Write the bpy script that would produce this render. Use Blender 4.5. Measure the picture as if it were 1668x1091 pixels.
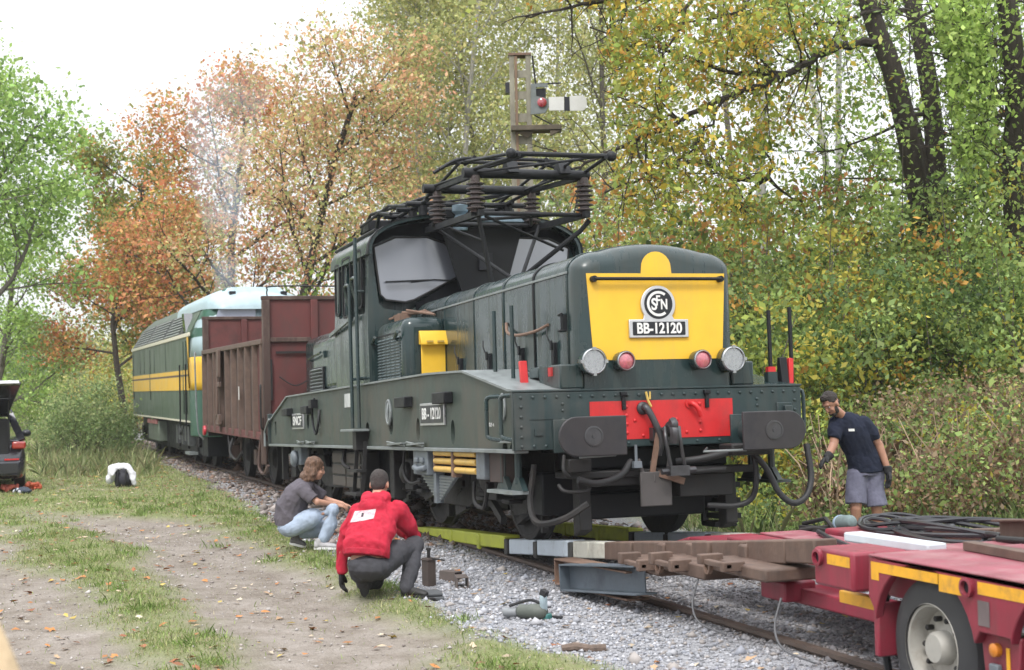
import bpy, bmesh, math, random
import numpy as np
from mathutils import Matrix, Vector
R = math.radians
for o in list(bpy.data.objects): bpy.data.objects.remove(o)
SC = bpy.context.scene; COL = SC.collection
# ------------------------------------------------------------------ camera
# world axes: +X along the track towards the photographer, +Y across it, z = 0 at rail top
CAM_T = Vector((12.92, -6.004, 1.80))
A_T = R(19.2)
_f = Vector((math.sin(A_T), -math.cos(A_T), 0)); _l = Vector((math.cos(A_T), math.sin(A_T), 0))
_base = Matrix((_f, _l, (0, 0, 1)))
CAM_R = _base @ Matrix.Rotation(math.pi/2 + R(1.8), 3, 'X') @ Matrix.Rotation(R(-1.25), 3, 'Z')
cam = bpy.data.cameras.new('camera'); camo = bpy.data.objects.new('camera', cam); COL.objects.link(camo)
camo.matrix_world = Matrix.Translation(CAM_T) @ CAM_R.to_4x4()
cam.sensor_width = 36; cam.lens = 2500/1668*36; cam.clip_start = .05; cam.clip_end = 3000
cam.dof.use_dof = True; cam.dof.focus_distance = 15.5; cam.dof.aperture_fstop = 3.6
SC.camera = camo
def at(px, py, depth):
    """world point seen at photo pixel px,py at this depth along the camera's level heading"""
    d = CAM_R @ Vector(((px-834)/2500, -(py-545.5)/2500, -1))
    k = depth/(-(d.x))
    fw = _base @ Vector((0, 1, 0)); k = depth/d.dot(fw)
    return CAM_T + d*k
RIGHT = _base @ Vector((1, 0, 0)); AWAY = _base @ Vector((0, 1, 0))
# ------------------------------------------------------------------ world, sun, exposure
w = bpy.data.worlds.new('World'); SC.world = w; w.use_nodes = True
nt = w.node_tree; nt.nodes.clear()
out = nt.nodes.new('ShaderNodeOutputWorld'); bg = nt.nodes.new('ShaderNodeBackground')
sky = nt.nodes.new('ShaderNodeTexSky'); sky.sky_type = 'NISHITA'; sky.sun_disc = False
sky.sun_elevation = R(48); sky.sun_rotation = R(120)
mix = nt.nodes.new('ShaderNodeMixRGB'); mix.inputs[0].default_value = .93
tc = nt.nodes.new('ShaderNodeTexCoord'); no = nt.nodes.new('ShaderNodeTexNoise'); no.inputs['Scale'].default_value = 2.2; no.inputs['Detail'].default_value = 4
cr = nt.nodes.new('ShaderNodeValToRGB'); cr.color_ramp.elements[0].color = (9.6, 9.9, 10.4, 1); cr.color_ramp.elements[1].color = (11.6, 11.7, 11.9, 1)
nt.links.new(tc.outputs['Generated'], no.inputs['Vector']); nt.links.new(no.outputs['Fac'], cr.inputs[0])
nt.links.new(sky.outputs[0], mix.inputs[1]); nt.links.new(cr.outputs[0], mix.inputs[2])
# overcast sky: about three times brighter overhead than at the horizon
sx = nt.nodes.new('ShaderNodeSeparateXYZ'); mz = nt.nodes.new('ShaderNodeMapRange'); mz.inputs['To Min'].default_value = .66; mz.inputs['To Max'].default_value = 1.85
mm_ = nt.nodes.new('ShaderNodeMixRGB'); mm_.blend_type = 'MULTIPLY'; mm_.inputs[0].default_value = 1
nt.links.new(tc.outputs['Generated'], sx.inputs[0]); nt.links.new(sx.outputs[2], mz.inputs['Value']); nt.links.new(mix.outputs[0], mm_.inputs[1]); nt.links.new(mz.outputs[0], mm_.inputs[2])
nt.links.new(mm_.outputs[0], bg.inputs[0]); bg.inputs[1].default_value = .088
nt.links.new(bg.outputs[0], out.inputs[0])
sl = bpy.data.lights.new('sun', 'SUN'); sl.energy = 1.5; sl.angle = R(14); sl.color = (1, .965, .92)
so = bpy.data.objects.new('sun', sl); COL.objects.link(so)
so.rotation_euler = Vector((.62, -.40, .95)).to_track_quat('Z', 'Y').to_euler()
sky.sun_elevation = math.atan2(.95, math.hypot(.62, .40)); sky.sun_rotation = math.atan2(.62, -.40)
vs = SC.view_settings; vs.view_transform = 'Standard'; vs.look = 'None'; vs.exposure = .72; vs.gamma = 1; vs.use_curve_mapping = False
SC.cycles.max_bounces = 8; SC.cycles.diffuse_bounces = 3; SC.cycles.transmission_bounces = 6; SC.cycles.transparent_max_bounces = 12
SC.cycles.volume_bounces = 1; SC.cycles.volume_step_rate = 4; SC.cycles.use_denoising = True; SC.cycles.caustics_reflective = False; SC.cycles.caustics_refractive = False
# ------------------------------------------------------------------ materials
def pm(name, col, rough=.55, metal=0, var=.18, scale=6, dirt=None, dirt_amt=.5, dirt_scale=2.5, bump=0, bscale=40, spec=.5, coat=0, stretch=None, rvar=.1, streak=None, streak_amt=.5):
    m = bpy.data.materials.new(name); m.use_nodes = True; n = m.node_tree; L = n.links
    b = n.nodes['Principled BSDF']; tc = n.nodes.new('ShaderNodeTexCoord')
    src = tc.outputs['Object']
    if stretch:
        mp = n.nodes.new('ShaderNodeMapping'); mp.inputs['Scale'].default_value = stretch; L.new(src, mp.inputs[0]); src = mp.outputs[0]
    nz = n.nodes.new('ShaderNodeTexNoise'); nz.inputs['Scale'].default_value = scale; nz.inputs['Detail'].default_value = 6; nz.inputs['Roughness'].default_value = .65
    L.new(src, nz.inputs['Vector'])
    rp = n.nodes.new('ShaderNodeValToRGB')
    lo = [max(0, c*(1-var)) for c in col]; hi = [min(1, c*(1+var)) for c in col]
    rp.color_ramp.elements[0].position = .3; rp.color_ramp.elements[0].color = (*lo, 1)
    rp.color_ramp.elements[1].position = .7; rp.color_ramp.elements[1].color = (*hi, 1)
    L.new(nz.outputs['Fac'], rp.inputs[0]); c = rp.outputs[0]
    mr = n.nodes.new('ShaderNodeMapRange'); mr.inputs['From Min'].default_value = .3; mr.inputs['From Max'].default_value = .7
    mr.inputs['To Min'].default_value = max(.03, rough-rvar); mr.inputs['To Max'].default_value = min(1, rough+rvar)
    L.new(nz.outputs['Fac'], mr.inputs['Value']); rr = mr.outputs[0]
    if dirt:
        n2 = n.nodes.new('ShaderNodeTexNoise'); n2.inputs['Scale'].default_value = dirt_scale; n2.inputs['Detail'].default_value = 8; n2.inputs['Roughness'].default_value = .7
        L.new(src, n2.inputs['Vector'])
        r2 = n.nodes.new('ShaderNodeMapRange'); r2.inputs['From Min'].default_value = .62-.25*dirt_amt; r2.inputs['From Max'].default_value = .85-.2*dirt_amt; r2.inputs['To Max'].default_value = min(1, .35+dirt_amt)
        L.new(n2.outputs['Fac'], r2.inputs['Value'])
        mx = n.nodes.new('ShaderNodeMixRGB'); L.new(r2.outputs[0], mx.inputs[0]); L.new(c, mx.inputs[1]); mx.inputs[2].default_value = (*dirt, 1); c = mx.outputs[0]
        mx2 = n.nodes.new('ShaderNodeMixRGB'); L.new(r2.outputs[0], mx2.inputs[0]); L.new(rr, mx2.inputs[1]); mx2.inputs[2].default_value = (.85, .85, .85, 1); rr = mx2.outputs[0]
    if streak:                                                   # rain-washed grime: noise drawn out vertically, broken up by a coarse one
        mp2 = n.nodes.new('ShaderNodeMapping'); mp2.inputs['Scale'].default_value = (11,11,.55); L.new(tc.outputs['Object'], mp2.inputs[0])
        n4 = n.nodes.new('ShaderNodeTexNoise'); n4.inputs['Scale'].default_value = 1.0; n4.inputs['Detail'].default_value = 7; n4.inputs['Roughness'].default_value = .62; L.new(mp2.outputs[0], n4.inputs['Vector'])
        n5 = n.nodes.new('ShaderNodeTexNoise'); n5.inputs['Scale'].default_value = 1.3; n5.inputs['Detail'].default_value = 3; L.new(tc.outputs['Object'], n5.inputs['Vector'])
        m5 = n.nodes.new('ShaderNodeMath'); m5.operation = 'MULTIPLY'; L.new(n4.outputs['Fac'], m5.inputs[0]); L.new(n5.outputs['Fac'], m5.inputs[1])
        r4 = n.nodes.new('ShaderNodeMapRange'); r4.inputs['From Min'].default_value = .22; r4.inputs['From Max'].default_value = .42; r4.inputs['To Max'].default_value = streak_amt; L.new(m5.outputs[0], r4.inputs['Value'])
        x4 = n.nodes.new('ShaderNodeMixRGB'); L.new(r4.outputs[0], x4.inputs[0]); L.new(c, x4.inputs[1]); x4.inputs[2].default_value = (*streak, 1); c = x4.outputs[0]
        x5 = n.nodes.new('ShaderNodeMixRGB'); L.new(r4.outputs[0], x5.inputs[0]); L.new(rr, x5.inputs[1]); x5.inputs[2].default_value = (.7,.7,.7,1); rr = x5.outputs[0]
    L.new(c, b.inputs['Base Color']); L.new(rr, b.inputs['Roughness'])
    b.inputs['Metallic'].default_value = metal; b.inputs['Specular IOR Level'].default_value = spec
    if coat: b.inputs['Coat Weight'].default_value = coat; b.inputs['Coat Roughness'].default_value = .12
    if bump:
        n3 = n.nodes.new('ShaderNodeTexNoise'); n3.inputs['Scale'].default_value = bscale; n3.inputs['Detail'].default_value = 5; L.new(src, n3.inputs['Vector'])
        bp = n.nodes.new('ShaderNodeBump'); bp.inputs['Strength'].default_value = bump; bp.inputs['Distance'].default_value = .02; L.new(n3.outputs['Fac'], bp.inputs['Height']); L.new(bp.outputs[0], b.inputs['Normal'])
    return m
def leafmat(name, trans=.35, rough=.5, gain=1.0):
    m = bpy.data.materials.new(name); m.use_nodes = True; n = m.node_tree; L = n.links
    b = n.nodes['Principled BSDF']; at_ = n.nodes.new('ShaderNodeAttribute'); at_.attribute_name = 'Col'
    b.inputs['Roughness'].default_value = rough; b.inputs['Specular IOR Level'].default_value = .35
    tr = n.nodes.new('ShaderNodeBsdfTranslucent'); ms = n.nodes.new('ShaderNodeMixShader'); ms.inputs[0].default_value = trans
    L.new(at_.outputs['Color'], b.inputs['Base Color']); L.new(at_.outputs['Color'], tr.inputs['Color'])
    L.new(b.outputs[0], ms.inputs[1]); L.new(tr.outputs[0], ms.inputs[2]); L.new(ms.outputs[0], n.nodes['Material Output'].inputs['Surface'])
    return m
def glassmat(name, tint=(.55, .62, .65), rough=.04, alpha=.35, pane_col=(.01, .012, .014)):
    m = bpy.data.materials.new(name); m.use_nodes = True; n = m.node_tree; L = n.links
    b = n.nodes['Principled BSDF']; b.inputs['Base Color'].default_value = (*pane_col, 1); b.inputs['Roughness'].default_value = rough; b.inputs['Specular IOR Level'].default_value = 1.0; b.inputs['IOR'].default_value = 1.9
    t = n.nodes.new('ShaderNodeBsdfTransparent'); t.inputs[0].default_value = (*tint, 1); ms = n.nodes.new('ShaderNodeMixShader'); ms.inputs[0].default_value = alpha
    L.new(b.outputs[0], ms.inputs[1]); L.new(t.outputs[0], ms.inputs[2]); L.new(ms.outputs[0], n.nodes['Material Output'].inputs['Surface'])
    return m
# ------------------------------------------------------------------ mesh builder
class MB:
    def __init__(s): s.v = []; s.f = []
    def add(s, vs, fs, M=None):
        b = len(s.v)
        s.v += [tuple(M @ Vector(p)) for p in vs] if M is not None else [tuple(p) for p in vs]
        s.f += [tuple(i+b for i in f) for f in fs]; return s
    def box(s, x0, x1, y0, y1, z0, z1, M=None):
        return s.add([(x0,y0,z0),(x1,y0,z0),(x1,y1,z0),(x0,y1,z0),(x0,y0,z1),(x1,y0,z1),(x1,y1,z1),(x0,y1,z1)],
                     [(3,2,1,0),(4,5,6,7),(0,1,5,4),(1,2,6,5),(2,3,7,6),(3,0,4,7)], M)
    def cbox(s, c, d, rot=None):
        M = Matrix.Translation(c)
        if rot: M = M @ Matrix.Rotation(rot[2],4,'Z') @ Matrix.Rotation(rot[1],4,'Y') @ Matrix.Rotation(rot[0],4,'X')
        return s.box(-d[0]/2,d[0]/2,-d[1]/2,d[1]/2,-d[2]/2,d[2]/2, M)
    def bar(s, p, q, wd, ht, up=(0,0,1)):
        p = Vector(p); q = Vector(q); d = q-p; X = d.normalized(); Y = Vector(up).cross(X).normalized(); Z = X.cross(Y)
        M = Matrix((X,Y,Z)).transposed().to_4x4(); M.translation = p
        return s.box(0, d.length, -wd/2, wd/2, -ht/2, ht/2, M)
    def tube(s, pts, r, n=8, caps=True):
        P = [Vector(p) for p in pts]; m = len(P)
        rs = [r]*m if not hasattr(r, '__len__') else list(r)
        T = [((P[min(i+1,m-1)]-P[max(i-1,0)])).normalized() for i in range(m)]
        u = T[0].orthogonal().normalized(); V = []; F = []
        for i in range(m):
            u = (u - T[i]*u.dot(T[i])).normalized(); w_ = T[i].cross(u)
            for k in range(n):
                a = 2*math.pi*k/n; V.append(P[i] + (u*math.cos(a) + w_*math.sin(a))*rs[i])
        for i in range(m-1):
            for k in range(n): F.append((i*n+k, i*n+(k+1)%n, (i+1)*n+(k+1)%n, (i+1)*n+k))
        if caps: F.append(tuple(range(n-1,-1,-1))); F.append(tuple((m-1)*n+k for k in range(n)))
        return s.add(V, F)
    def lathe(s, prof, o, ax, n=20, caps=True):
        """prof: (radius, distance along ax)"""
        X = Vector(ax).normalized(); u = X.orthogonal().normalized(); w_ = X.cross(u); o = Vector(o); V = []; F = []; m = len(prof)
        for r, h in prof:
            for k in range(n):
                a = 2*math.pi*k/n; V.append(o + X*h + (u*math.cos(a)+w_*math.sin(a))*r)
        for i in range(m-1):
            for k in range(n): F.append((i*n+k, i*n+(k+1)%n, (i+1)*n+(k+1)%n, (i+1)*n+k))
        if caps: F.append(tuple(range(n-1,-1,-1))); F.append(tuple((m-1)*n+k for k in range(n)))
        return s.add(V, F)
    def prism(s, poly, pl, a0, a1):
        """poly 2-D in plane pl ('xz','yz','xy'), swept along the third axis from a0 to a1"""
        def p3(p, a): return (p[0],a,p[1]) if pl == 'xz' else (a,p[0],p[1]) if pl == 'yz' else (p[0],p[1],a)
        n = len(poly); V = [p3(p,a0) for p in poly] + [p3(p,a1) for p in poly]
        F = [tuple(range(n)), tuple(range(2*n-1,n-1,-1))] + [(i,i+n,(i+1)%n+n,(i+1)%n) for i in range(n)]
        return s.add(V, F)
    def loft(s, secs, closed=True, caps=True):
        n = len(secs[0]); V = [p for q in secs for p in q]; F = []
        for i in range(len(secs)-1):
            for k in range(n if closed else n-1): F.append((i*n+k, i*n+(k+1)%n, (i+1)*n+(k+1)%n, (i+1)*n+k))
        if caps: F.append(tuple(range(n-1,-1,-1))); F.append(tuple((len(secs)-1)*n+k for k in range(n)))
        return s.add(V, F)
    def ell(s, c, r, n=14, m=9, M=None):
        V = []; F = []
        for i in range(1,m):
            t = math.pi*i/m
            for k in range(n):
                a = 2*math.pi*k/n; V.append((c[0]+r[0]*math.sin(t)*math.cos(a), c[1]+r[1]*math.sin(t)*math.sin(a), c[2]+r[2]*math.cos(t)))
        V += [(c[0],c[1],c[2]+r[2]),(c[0],c[1],c[2]-r[2])]; T = len(V)-2
        for i in range(m-2):
            for k in range(n): F.append((i*n+k,(i+1)*n+k,(i+1)*n+(k+1)%n,i*n+(k+1)%n))
        for k in range(n): F.append((T,k,(k+1)%n)); F.append((T+1,(m-2)*n+(k+1)%n,(m-2)*n+k))
        return s.add(V, F, M)
    def mesh(s, name, ang=38):
        me = bpy.data.meshes.new(name); me.from_pydata(s.v, [], s.f)
        bm = bmesh.new(); bm.from_mesh(me); bmesh.ops.recalc_face_normals(bm, faces=bm.faces); bm.to_mesh(me); bm.free()
        me.polygons.foreach_set('use_smooth', [True]*len(me.polygons)); me.set_sharp_from_angle(angle=R(ang)); me.update(); return me
    def build(s, name, mat, parent=None, bevel=0, seg=2, kind=None, label=None, ang=38):
        me = s.mesh(name, ang); me.materials.append(mat); return link(name, me, parent, bevel, seg, kind, label)
def link(name, me, parent=None, bevel=0, seg=2, kind=None, label=None):
    o = bpy.data.objects.new(name, me); COL.objects.link(o)
    if parent: o.parent = parent
    if kind: o['kind'] = kind
    if label: o['label'] = label
    if bevel:
        b = o.modifiers.new('bevel', 'BEVEL'); b.width = bevel; b.segments = seg; b.limit_method = 'ANGLE'; b.angle_limit = R(40)
    return o
def thing(name, label, cat, loc=(0,0,0), rz=0, group=None):
    o = bpy.data.objects.new(name, None); COL.objects.link(o); o.empty_display_size = .2
    o.location = loc; o.rotation_euler = (0,0,rz); o['label'] = label; o['category'] = cat
    if group: o['group'] = group
    return o
def tag(o, label, cat, group=None):
    o['label'] = label; o['category'] = cat
    if group: o['group'] = group
    return o
def like(o, parent, loc=(0,0,0), rot=(0,0,0)):
    c = o.copy(); COL.objects.link(c); c.parent = parent; c.location = loc; c.rotation_euler = rot; return c
def copy_tree(o, parent=None):
    c = o.copy(); COL.objects.link(c)
    if parent: c.parent = parent
    for ch in [x for x in bpy.data.objects if x.parent == o]: copy_tree(ch, c)
    return c
def arr_mesh(name, V, nper, cols=None, mat=None, tris=False):
    """V: (n, nper, 3) separate polygons of nper corners, cols (n,3) one colour each"""
    n = len(V); me = bpy.data.meshes.new(name)
    me.vertices.add(n*nper); me.vertices.foreach_set('co', np.asarray(V, np.float32).ravel())
    me.loops.add(n*nper); me.loops.foreach_set('vertex_index', np.arange(n*nper, dtype=np.int32))
    me.polygons.add(n); me.polygons.foreach_set('loop_start', np.arange(0, n*nper, nper, dtype=np.int32))
    me.update(calc_edges=True)
    if cols is not None:
        a = me.attributes.new('Col', 'FLOAT_COLOR', 'POINT'); c = np.ones((n, nper, 4), np.float32); c[:,:,:3] = np.asarray(cols)[:,None,:]
        a.data.foreach_set('color', c.ravel())
    if mat: me.materials.append(mat)
    return me
def idx_mesh(name, V, F, cols=None, mat=None, smooth=False):
    """V (n,3), F (m,k) index array, cols (n,3) per vertex"""
    V = np.asarray(V, np.float32); F = np.asarray(F, np.int32); m, k = F.shape
    me = bpy.data.meshes.new(name); me.vertices.add(len(V)); me.vertices.foreach_set('co', V.ravel())
    me.loops.add(m*k); me.loops.foreach_set('vertex_index', F.ravel()); me.polygons.add(m)
    me.polygons.foreach_set('loop_start', np.arange(0, m*k, k, dtype=np.int32))
    if smooth: me.polygons.foreach_set('use_smooth', np.ones(m, bool))
    me.update(calc_edges=True)
    if cols is not None:
        a = me.attributes.new('Col', 'FLOAT_COLOR', 'POINT'); c = np.ones((len(V), 4), np.float32); c[:,:3] = cols; a.data.foreach_set('color', c.ravel())
    if mat: me.materials.append(mat)
    return me
def text(name, body, size, mat, parent, M, extr=.003, sx=1.0, bold=0):
    cu = bpy.data.curves.new(name, 'FONT'); cu.body = body; cu.size = size; cu.extrude = extr; cu.align_x = 'CENTER'; cu.align_y = 'CENTER'; cu.offset = bold
    t = bpy.data.objects.new('tmp', cu); COL.objects.link(t); bpy.context.view_layer.update()
    me = bpy.data.meshes.new_from_object(t.evaluated_get(bpy.context.evaluated_depsgraph_get())); bpy.data.objects.remove(t)
    me.transform(M @ Matrix.Diagonal((sx,1,1,1))); me.name = name; me.materials.clear(); me.materials.append(mat)
    return link(name, me, parent)
FRONT_X = Matrix(((0,0,1,0),(1,0,0,0),(0,1,0,0),(0,0,0,1)))      # text in the yz plane read from +X
SIDE_Y = Matrix(((1,0,0,0),(0,0,-1,0),(0,1,0,0),(0,0,0,1)))      # text in the xz plane read from -Y
def rrect(w_, h, r, n=5):
    P = []
    for cx, cz, a0 in ((w_/2-r,h/2-r,0),(-w_/2+r,h/2-r,90),(-w_/2+r,-h/2+r,180),(w_/2-r,-h/2+r,270)):
        for k in range(n+1):
            a = R(a0+90*k/n); P.append((cx+r*math.cos(a), cz+r*math.sin(a)))
    return P
def arc(c, r, a0, a1, n):
    return [(c[0]+r*math.cos(R(a0+(a1-a0)*k/n)), c[1]+r*math.sin(R(a0+(a1-a0)*k/n))) for k in range(n+1)]
def smooth_path(pts, n=6):
    P = [Vector(p) for p in pts]; Q = [P[0]+(P[0]-P[1])] + P + [P[-1]+(P[-1]-P[-2])]; o = []
    for i in range(1, len(Q)-2):
        for k in range(n):
            t = k/n; a,b,c,d = Q[i-1],Q[i],Q[i+1],Q[i+2]
            o.append(.5*((2*b)+(c-a)*t+(2*a-5*b+4*c-d)*t*t+(-a+3*b-3*c+d)*t**3))
    return o+[P[-1]]
# ------------------------------------------------------------------ shared materials
M_GREEN = pm('green_paint', (.016,.034,.035), .21, var=.14, scale=2.2, dirt=(.032,.044,.041), dirt_amt=.2, bump=.05, bscale=3.5, rvar=.05, coat=.12, spec=.5, streak=(.052,.054,.045), streak_amt=.6)
M_FRAME = pm('dusty_green_paint', (.037,.053,.044), .5, var=.2, scale=2, dirt=(.10,.092,.075), dirt_amt=.45, bump=.06, bscale=10, streak=(.105,.088,.068), streak_amt=.6)
M_BEAM = pm('beam_green_paint', (.019,.037,.039), .42, var=.2, scale=5, dirt=(.085,.08,.07), dirt_amt=.35, streak=(.075,.066,.055), streak_amt=.5)
M_EDGE = pm('worn_edge_paint', (.19,.21,.21), .45, var=.3, scale=8)
M_BLACK = pm('black_paint', (.007,.008,.010), .55, var=.3, scale=5, dirt=(.022,.021,.020), dirt_amt=.3, spec=.35)
M_DARKM = pm('grimy_iron', (.013,.012,.012), .66, var=.4, scale=7, dirt=(.045,.036,.028), dirt_amt=.35, dirt_scale=5, bump=.15, bscale=30)
M_IRON = pm('oily_steel', (.060,.060,.064), .42, metal=.4, var=.3, scale=8, dirt=(.06,.05,.04), dirt_amt=.3)
M_BUF = pm('greased_buffer_steel', (.036,.033,.035), .5, metal=.25, var=.22, scale=5, dirt=(.022,.024,.03), dirt_amt=.45, dirt_scale=4)
M_YEL = pm('yellow_paint', (.80,.48,.035), .42, var=.06, scale=3, dirt=(.55,.36,.08), dirt_amt=.15, bump=.04, bscale=5, streak=(.52,.35,.10), streak_amt=.35)
M_YEL2 = pm('pale_yellow_pipe_paint', (.62,.40,.10), .5, var=.15, scale=9, dirt=(.2,.14,.06), dirt_amt=.3)
M_RED = pm('red_paint', (.55,.020,.022), .42, var=.12, scale=4, dirt=(.26,.035,.03), dirt_amt=.4, streak=(.20,.035,.03), streak_amt=.5)
M_SILVER = pm('silver_metal', (.62,.62,.64), .35, metal=.75, var=.08, scale=10)
M_PLATE = pm('plate_black', (.010,.011,.016), .4, var=.1, scale=10)
M_WHITE = pm('off_white_paint', (.72,.72,.70), .5, var=.05, scale=8)
M_CHROME = pm('chrome', (.75,.76,.78), .12, metal=1, var=.04, scale=5)
M_PINK = pm('pale_pink_lens', (.46,.115,.14), .12, var=.35, scale=45, spec=.9, coat=1)  # pale pink lens colour with random mottling
M_LAMP = pm('lamp_reflector', (.42,.43,.45), .28, metal=.8, var=.2, scale=30)
M_RIMG = pm('dull_chrome', (.38,.39,.40), .3, metal=.8, var=.1)
M_REDL = pm('red_lens', (.36,.035,.05), .1, var=.25, scale=60, spec=.9, coat=1)
M_GLASS = glassmat('window_glass', alpha=.15)
M_SCREEN = glassmat('windscreen_glass', rough=.2, alpha=.05, pane_col=(.17,.185,.22))  # pale base colour stands in for sky reflected in the windscreen
M_GLASSC = glassmat('clear_side_glass', tint=(.8,.84,.83), alpha=.55)
M_RUBBER = pm('black_rubber', (.018,.018,.019), .6, var=.3, scale=9)
M_GREY = pm('grey_fittings', (.14,.16,.18), .5, var=.2, scale=8, dirt=(.06,.055,.05), dirt_amt=.4)
M_INSUL = pm('insulator_glaze', (.060,.045,.042), .3, var=.3, scale=6, spec=.6)
M_RUST = pm('rusty_steel', (.17,.105,.075), .75, var=.3, scale=9, dirt=(.25,.16,.11), dirt_amt=.5, dirt_scale=6, bump=.12, bscale=40)
M_BLUE = pm('bluish_grey_paint', (.20,.28,.34), .5, var=.2, scale=6)

# ------------------------------------------------------------------ LOCOMOTIVE
loco = thing('electric_locomotive', 'dark green electric locomotive with yellow nose panel, its front wheels up on ramp rails', 'locomotive', (-.0115,-.036,.264))
loco.rotation_euler = (0, -math.asin(.0265), R(-.5))
LX = 13.06
def cut(me_obj, cutter_mb):
    c = cutter_mb.build('cutter', M_BLACK); b = me_obj.modifiers.new('b', 'BOOLEAN'); b.object = c; b.operation = 'DIFFERENCE'; b.solver = 'EXACT'
    bpy.context.view_layer.update()
    me = bpy.data.meshes.new_from_object(me_obj.evaluated_get(bpy.context.evaluated_depsgraph_get()))
    me_obj.modifiers.clear(); me_obj.data = me; bpy.data.objects.remove(c)
    me.polygons.foreach_set('use_smooth', [True]*len(me.polygons)); me.set_sharp_from_angle(angle=R(38))
# side frames with their oval openings
TOP = [(-.05,1.455),(-.22,1.47),(-1.66,1.70),(-3.0,1.725),(-11.4,1.69),(-12.85,1.36),(-LX,1.30)]
for s in (-1, 1):
    m = MB(); m.prism([(-.05,.945)]+TOP+[(-LX,.945)], 'xz', s*1.36, s*1.40)
    sf = m.build('side_frame', M_FRAME, loco)
    c = MB()
    for cx, cz, rx, rz in ((-3.52,1.31,.075,.13),(-2.16,1.31,.075,.13),(-11.13,1.31,.09,.13),(-9.82,1.31,.09,.13),(-8.98,1.33,.12,.16),(-4.75,1.35,.10,.13),(-5.95,1.24,.10,.11)):
        c.prism([(cx+rx*math.cos(R(a)), cz+rz*math.sin(R(a))) for a in range(0,360,18)], 'xz', s*1.2, s*1.5)
    for cx in (-.47,-.25,-12.6):
        c.prism([(cx+p[0], 1.13+p[1]) for p in rrect(.15,.24,.05,3)], 'xz', s*1.2, s*1.5)
    cut(sf, c)
    m = MB()                                                   # walkway plate running along the frame's top edge
    for (x0,z0),(x1,z1) in zip(TOP[:-1], TOP[1:]):
        m.add([(x0,s*.78,z0),(x0,s*1.43,z0),(x0,s*1.43,z0+.022),(x0,s*.78,z0+.022),(x1,s*.78,z1),(x1,s*1.43,z1),(x1,s*1.43,z1+.022),(x1,s*.78,z1+.022)],
              [(0,1,2,3),(7,6,5,4),(0,4,5,1),(1,5,6,2),(2,6,7,3),(3,7,4,0)])
    m.build('walkway_plate', M_EDGE if s < 0 else M_GREEN, loco)
    m = MB(); m.box(-LX, -.05, s*1.30, s*1.44, .905, .943); m.build('bottom_flange', M_EDGE, loco, .006)
# black infill box added behind the openings so that they look dark
m = MB(); m.box(-LX+.1, -.12, -1.05, 1.05, .96, 1.44); m.build('dark_infill', M_BLACK, loco)
# buffer beams with rivets
for x0, x1 in ((-.045, 0), (-LX, -LX+.045)):
    m = MB(); m.box(x0, x1, -1.45, 1.45, .93, 1.45); m.build('buffer_beam', M_BEAM, loco, .008)
m = MB(); m.prism([(-.05,.93),(0,.93),(0,1.45),(-.05,1.45)], 'xz', -1.46, -1.452); m.box(-.10,.006,-1.46,1.46,1.452,1.472); m.build('beam_cap', M_BEAM, loco, .004)
m = MB(); m.box(.001, .006, -.72, .72, 1.0, 1.352); m.build('red_panel', M_RED, loco)
riv = MB()
def rivet(y, z, x=.0): riv.lathe([(.016,x),(.014,x+.008),(.007,x+.013)], (0,y,z), (1,0,0), 8)
for k in range(25):
    y = -1.38+2.76*k/24; rivet(y, 1.405, .001)
    if abs(y) > .75 or k % 2: rivet(y, .965, .001)
for z in (1.05,1.14,1.23,1.32): rivet(-1.38,z); rivet(1.38,z)
for z in (1.20,1.28,1.34): rivet(-.98,z); rivet(.98,z)
rivr = MB()
for y, z in ((-.36,1.06),(-.36,1.14),(-.36,1.22),(-.36,1.30),(.38,1.06),(.38,1.14),(.38,1.24),(.38,1.31),(-.28,1.17),(-.1,1.13),(.14,1.17),(.10,1.14),(-.2,1.03),(.24,1.05)):
    rivr.lathe([(.017,.006),(.015,.015),(.008,.02)], (0,y,z), (1,0,0), 8)
riv.build('beam_rivets', M_BEAM, loco, kind='stuff'); rivr.build('panel_rivets', M_RED, loco, kind='stuff')
m = MB(); m.box(.001,.02,1.18,1.34,1.17,1.30); m.box(.02,.07,1.24,1.32,1.2,1.27); m.build('socket_box', M_BEAM, loco, .006)
m = MB(); m.box(.001,.008,-1.3,-1.0,1.205,1.215); m.box(.001,.012,-1.26,-1.18,1.06,1.12); m.build('label_holder', M_BEAM, loco)
for y in (-.39, .45):
    m = MB(); m.bar((.02,y,1.43),(.02,y,1.27),.035,.03,(1,0,0)); m.box(.0,.05,y-.03,y+.03,1.40,1.435); m.build('lamp_bracket', M_BLACK, loco, .004)
m = MB(); m.tube([(.03,-.17,1.43),(.05,-.16,1.35),(.07,-.14,1.29)], .012, 6); m.tube([(.03,-.13,1.43),(.05,-.14,1.36)], .009, 6); m.build('brass_tag', pm('brass', (.55,.38,.10), .4, metal=.6), loco)
m = MB(); m.tube(smooth_path([(.0,.27,1.31),(.06,.29,1.31),(.08,.33,1.26),(.07,.36,1.19)]), .024, 10); m.lathe([(.04,0),(.04,.02)], (0,.27,1.31), (1,0,0), 12); m.build('red_cock', M_RED, loco)
m = MB(); m.tube(smooth_path([(.0,-.20,1.28),(.07,-.20,1.29),(.10,-.17,1.24),(.12,-.10,1.08),(.12,-.07,.98),(.08,-.09,.85)]), .032, 12); m.lathe([(.06,0),(.06,.03),(.04,.05)], (0,-.2,1.28), (1,0,0), 14); m.build('brake_hose', M_IRON, loco)
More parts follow.
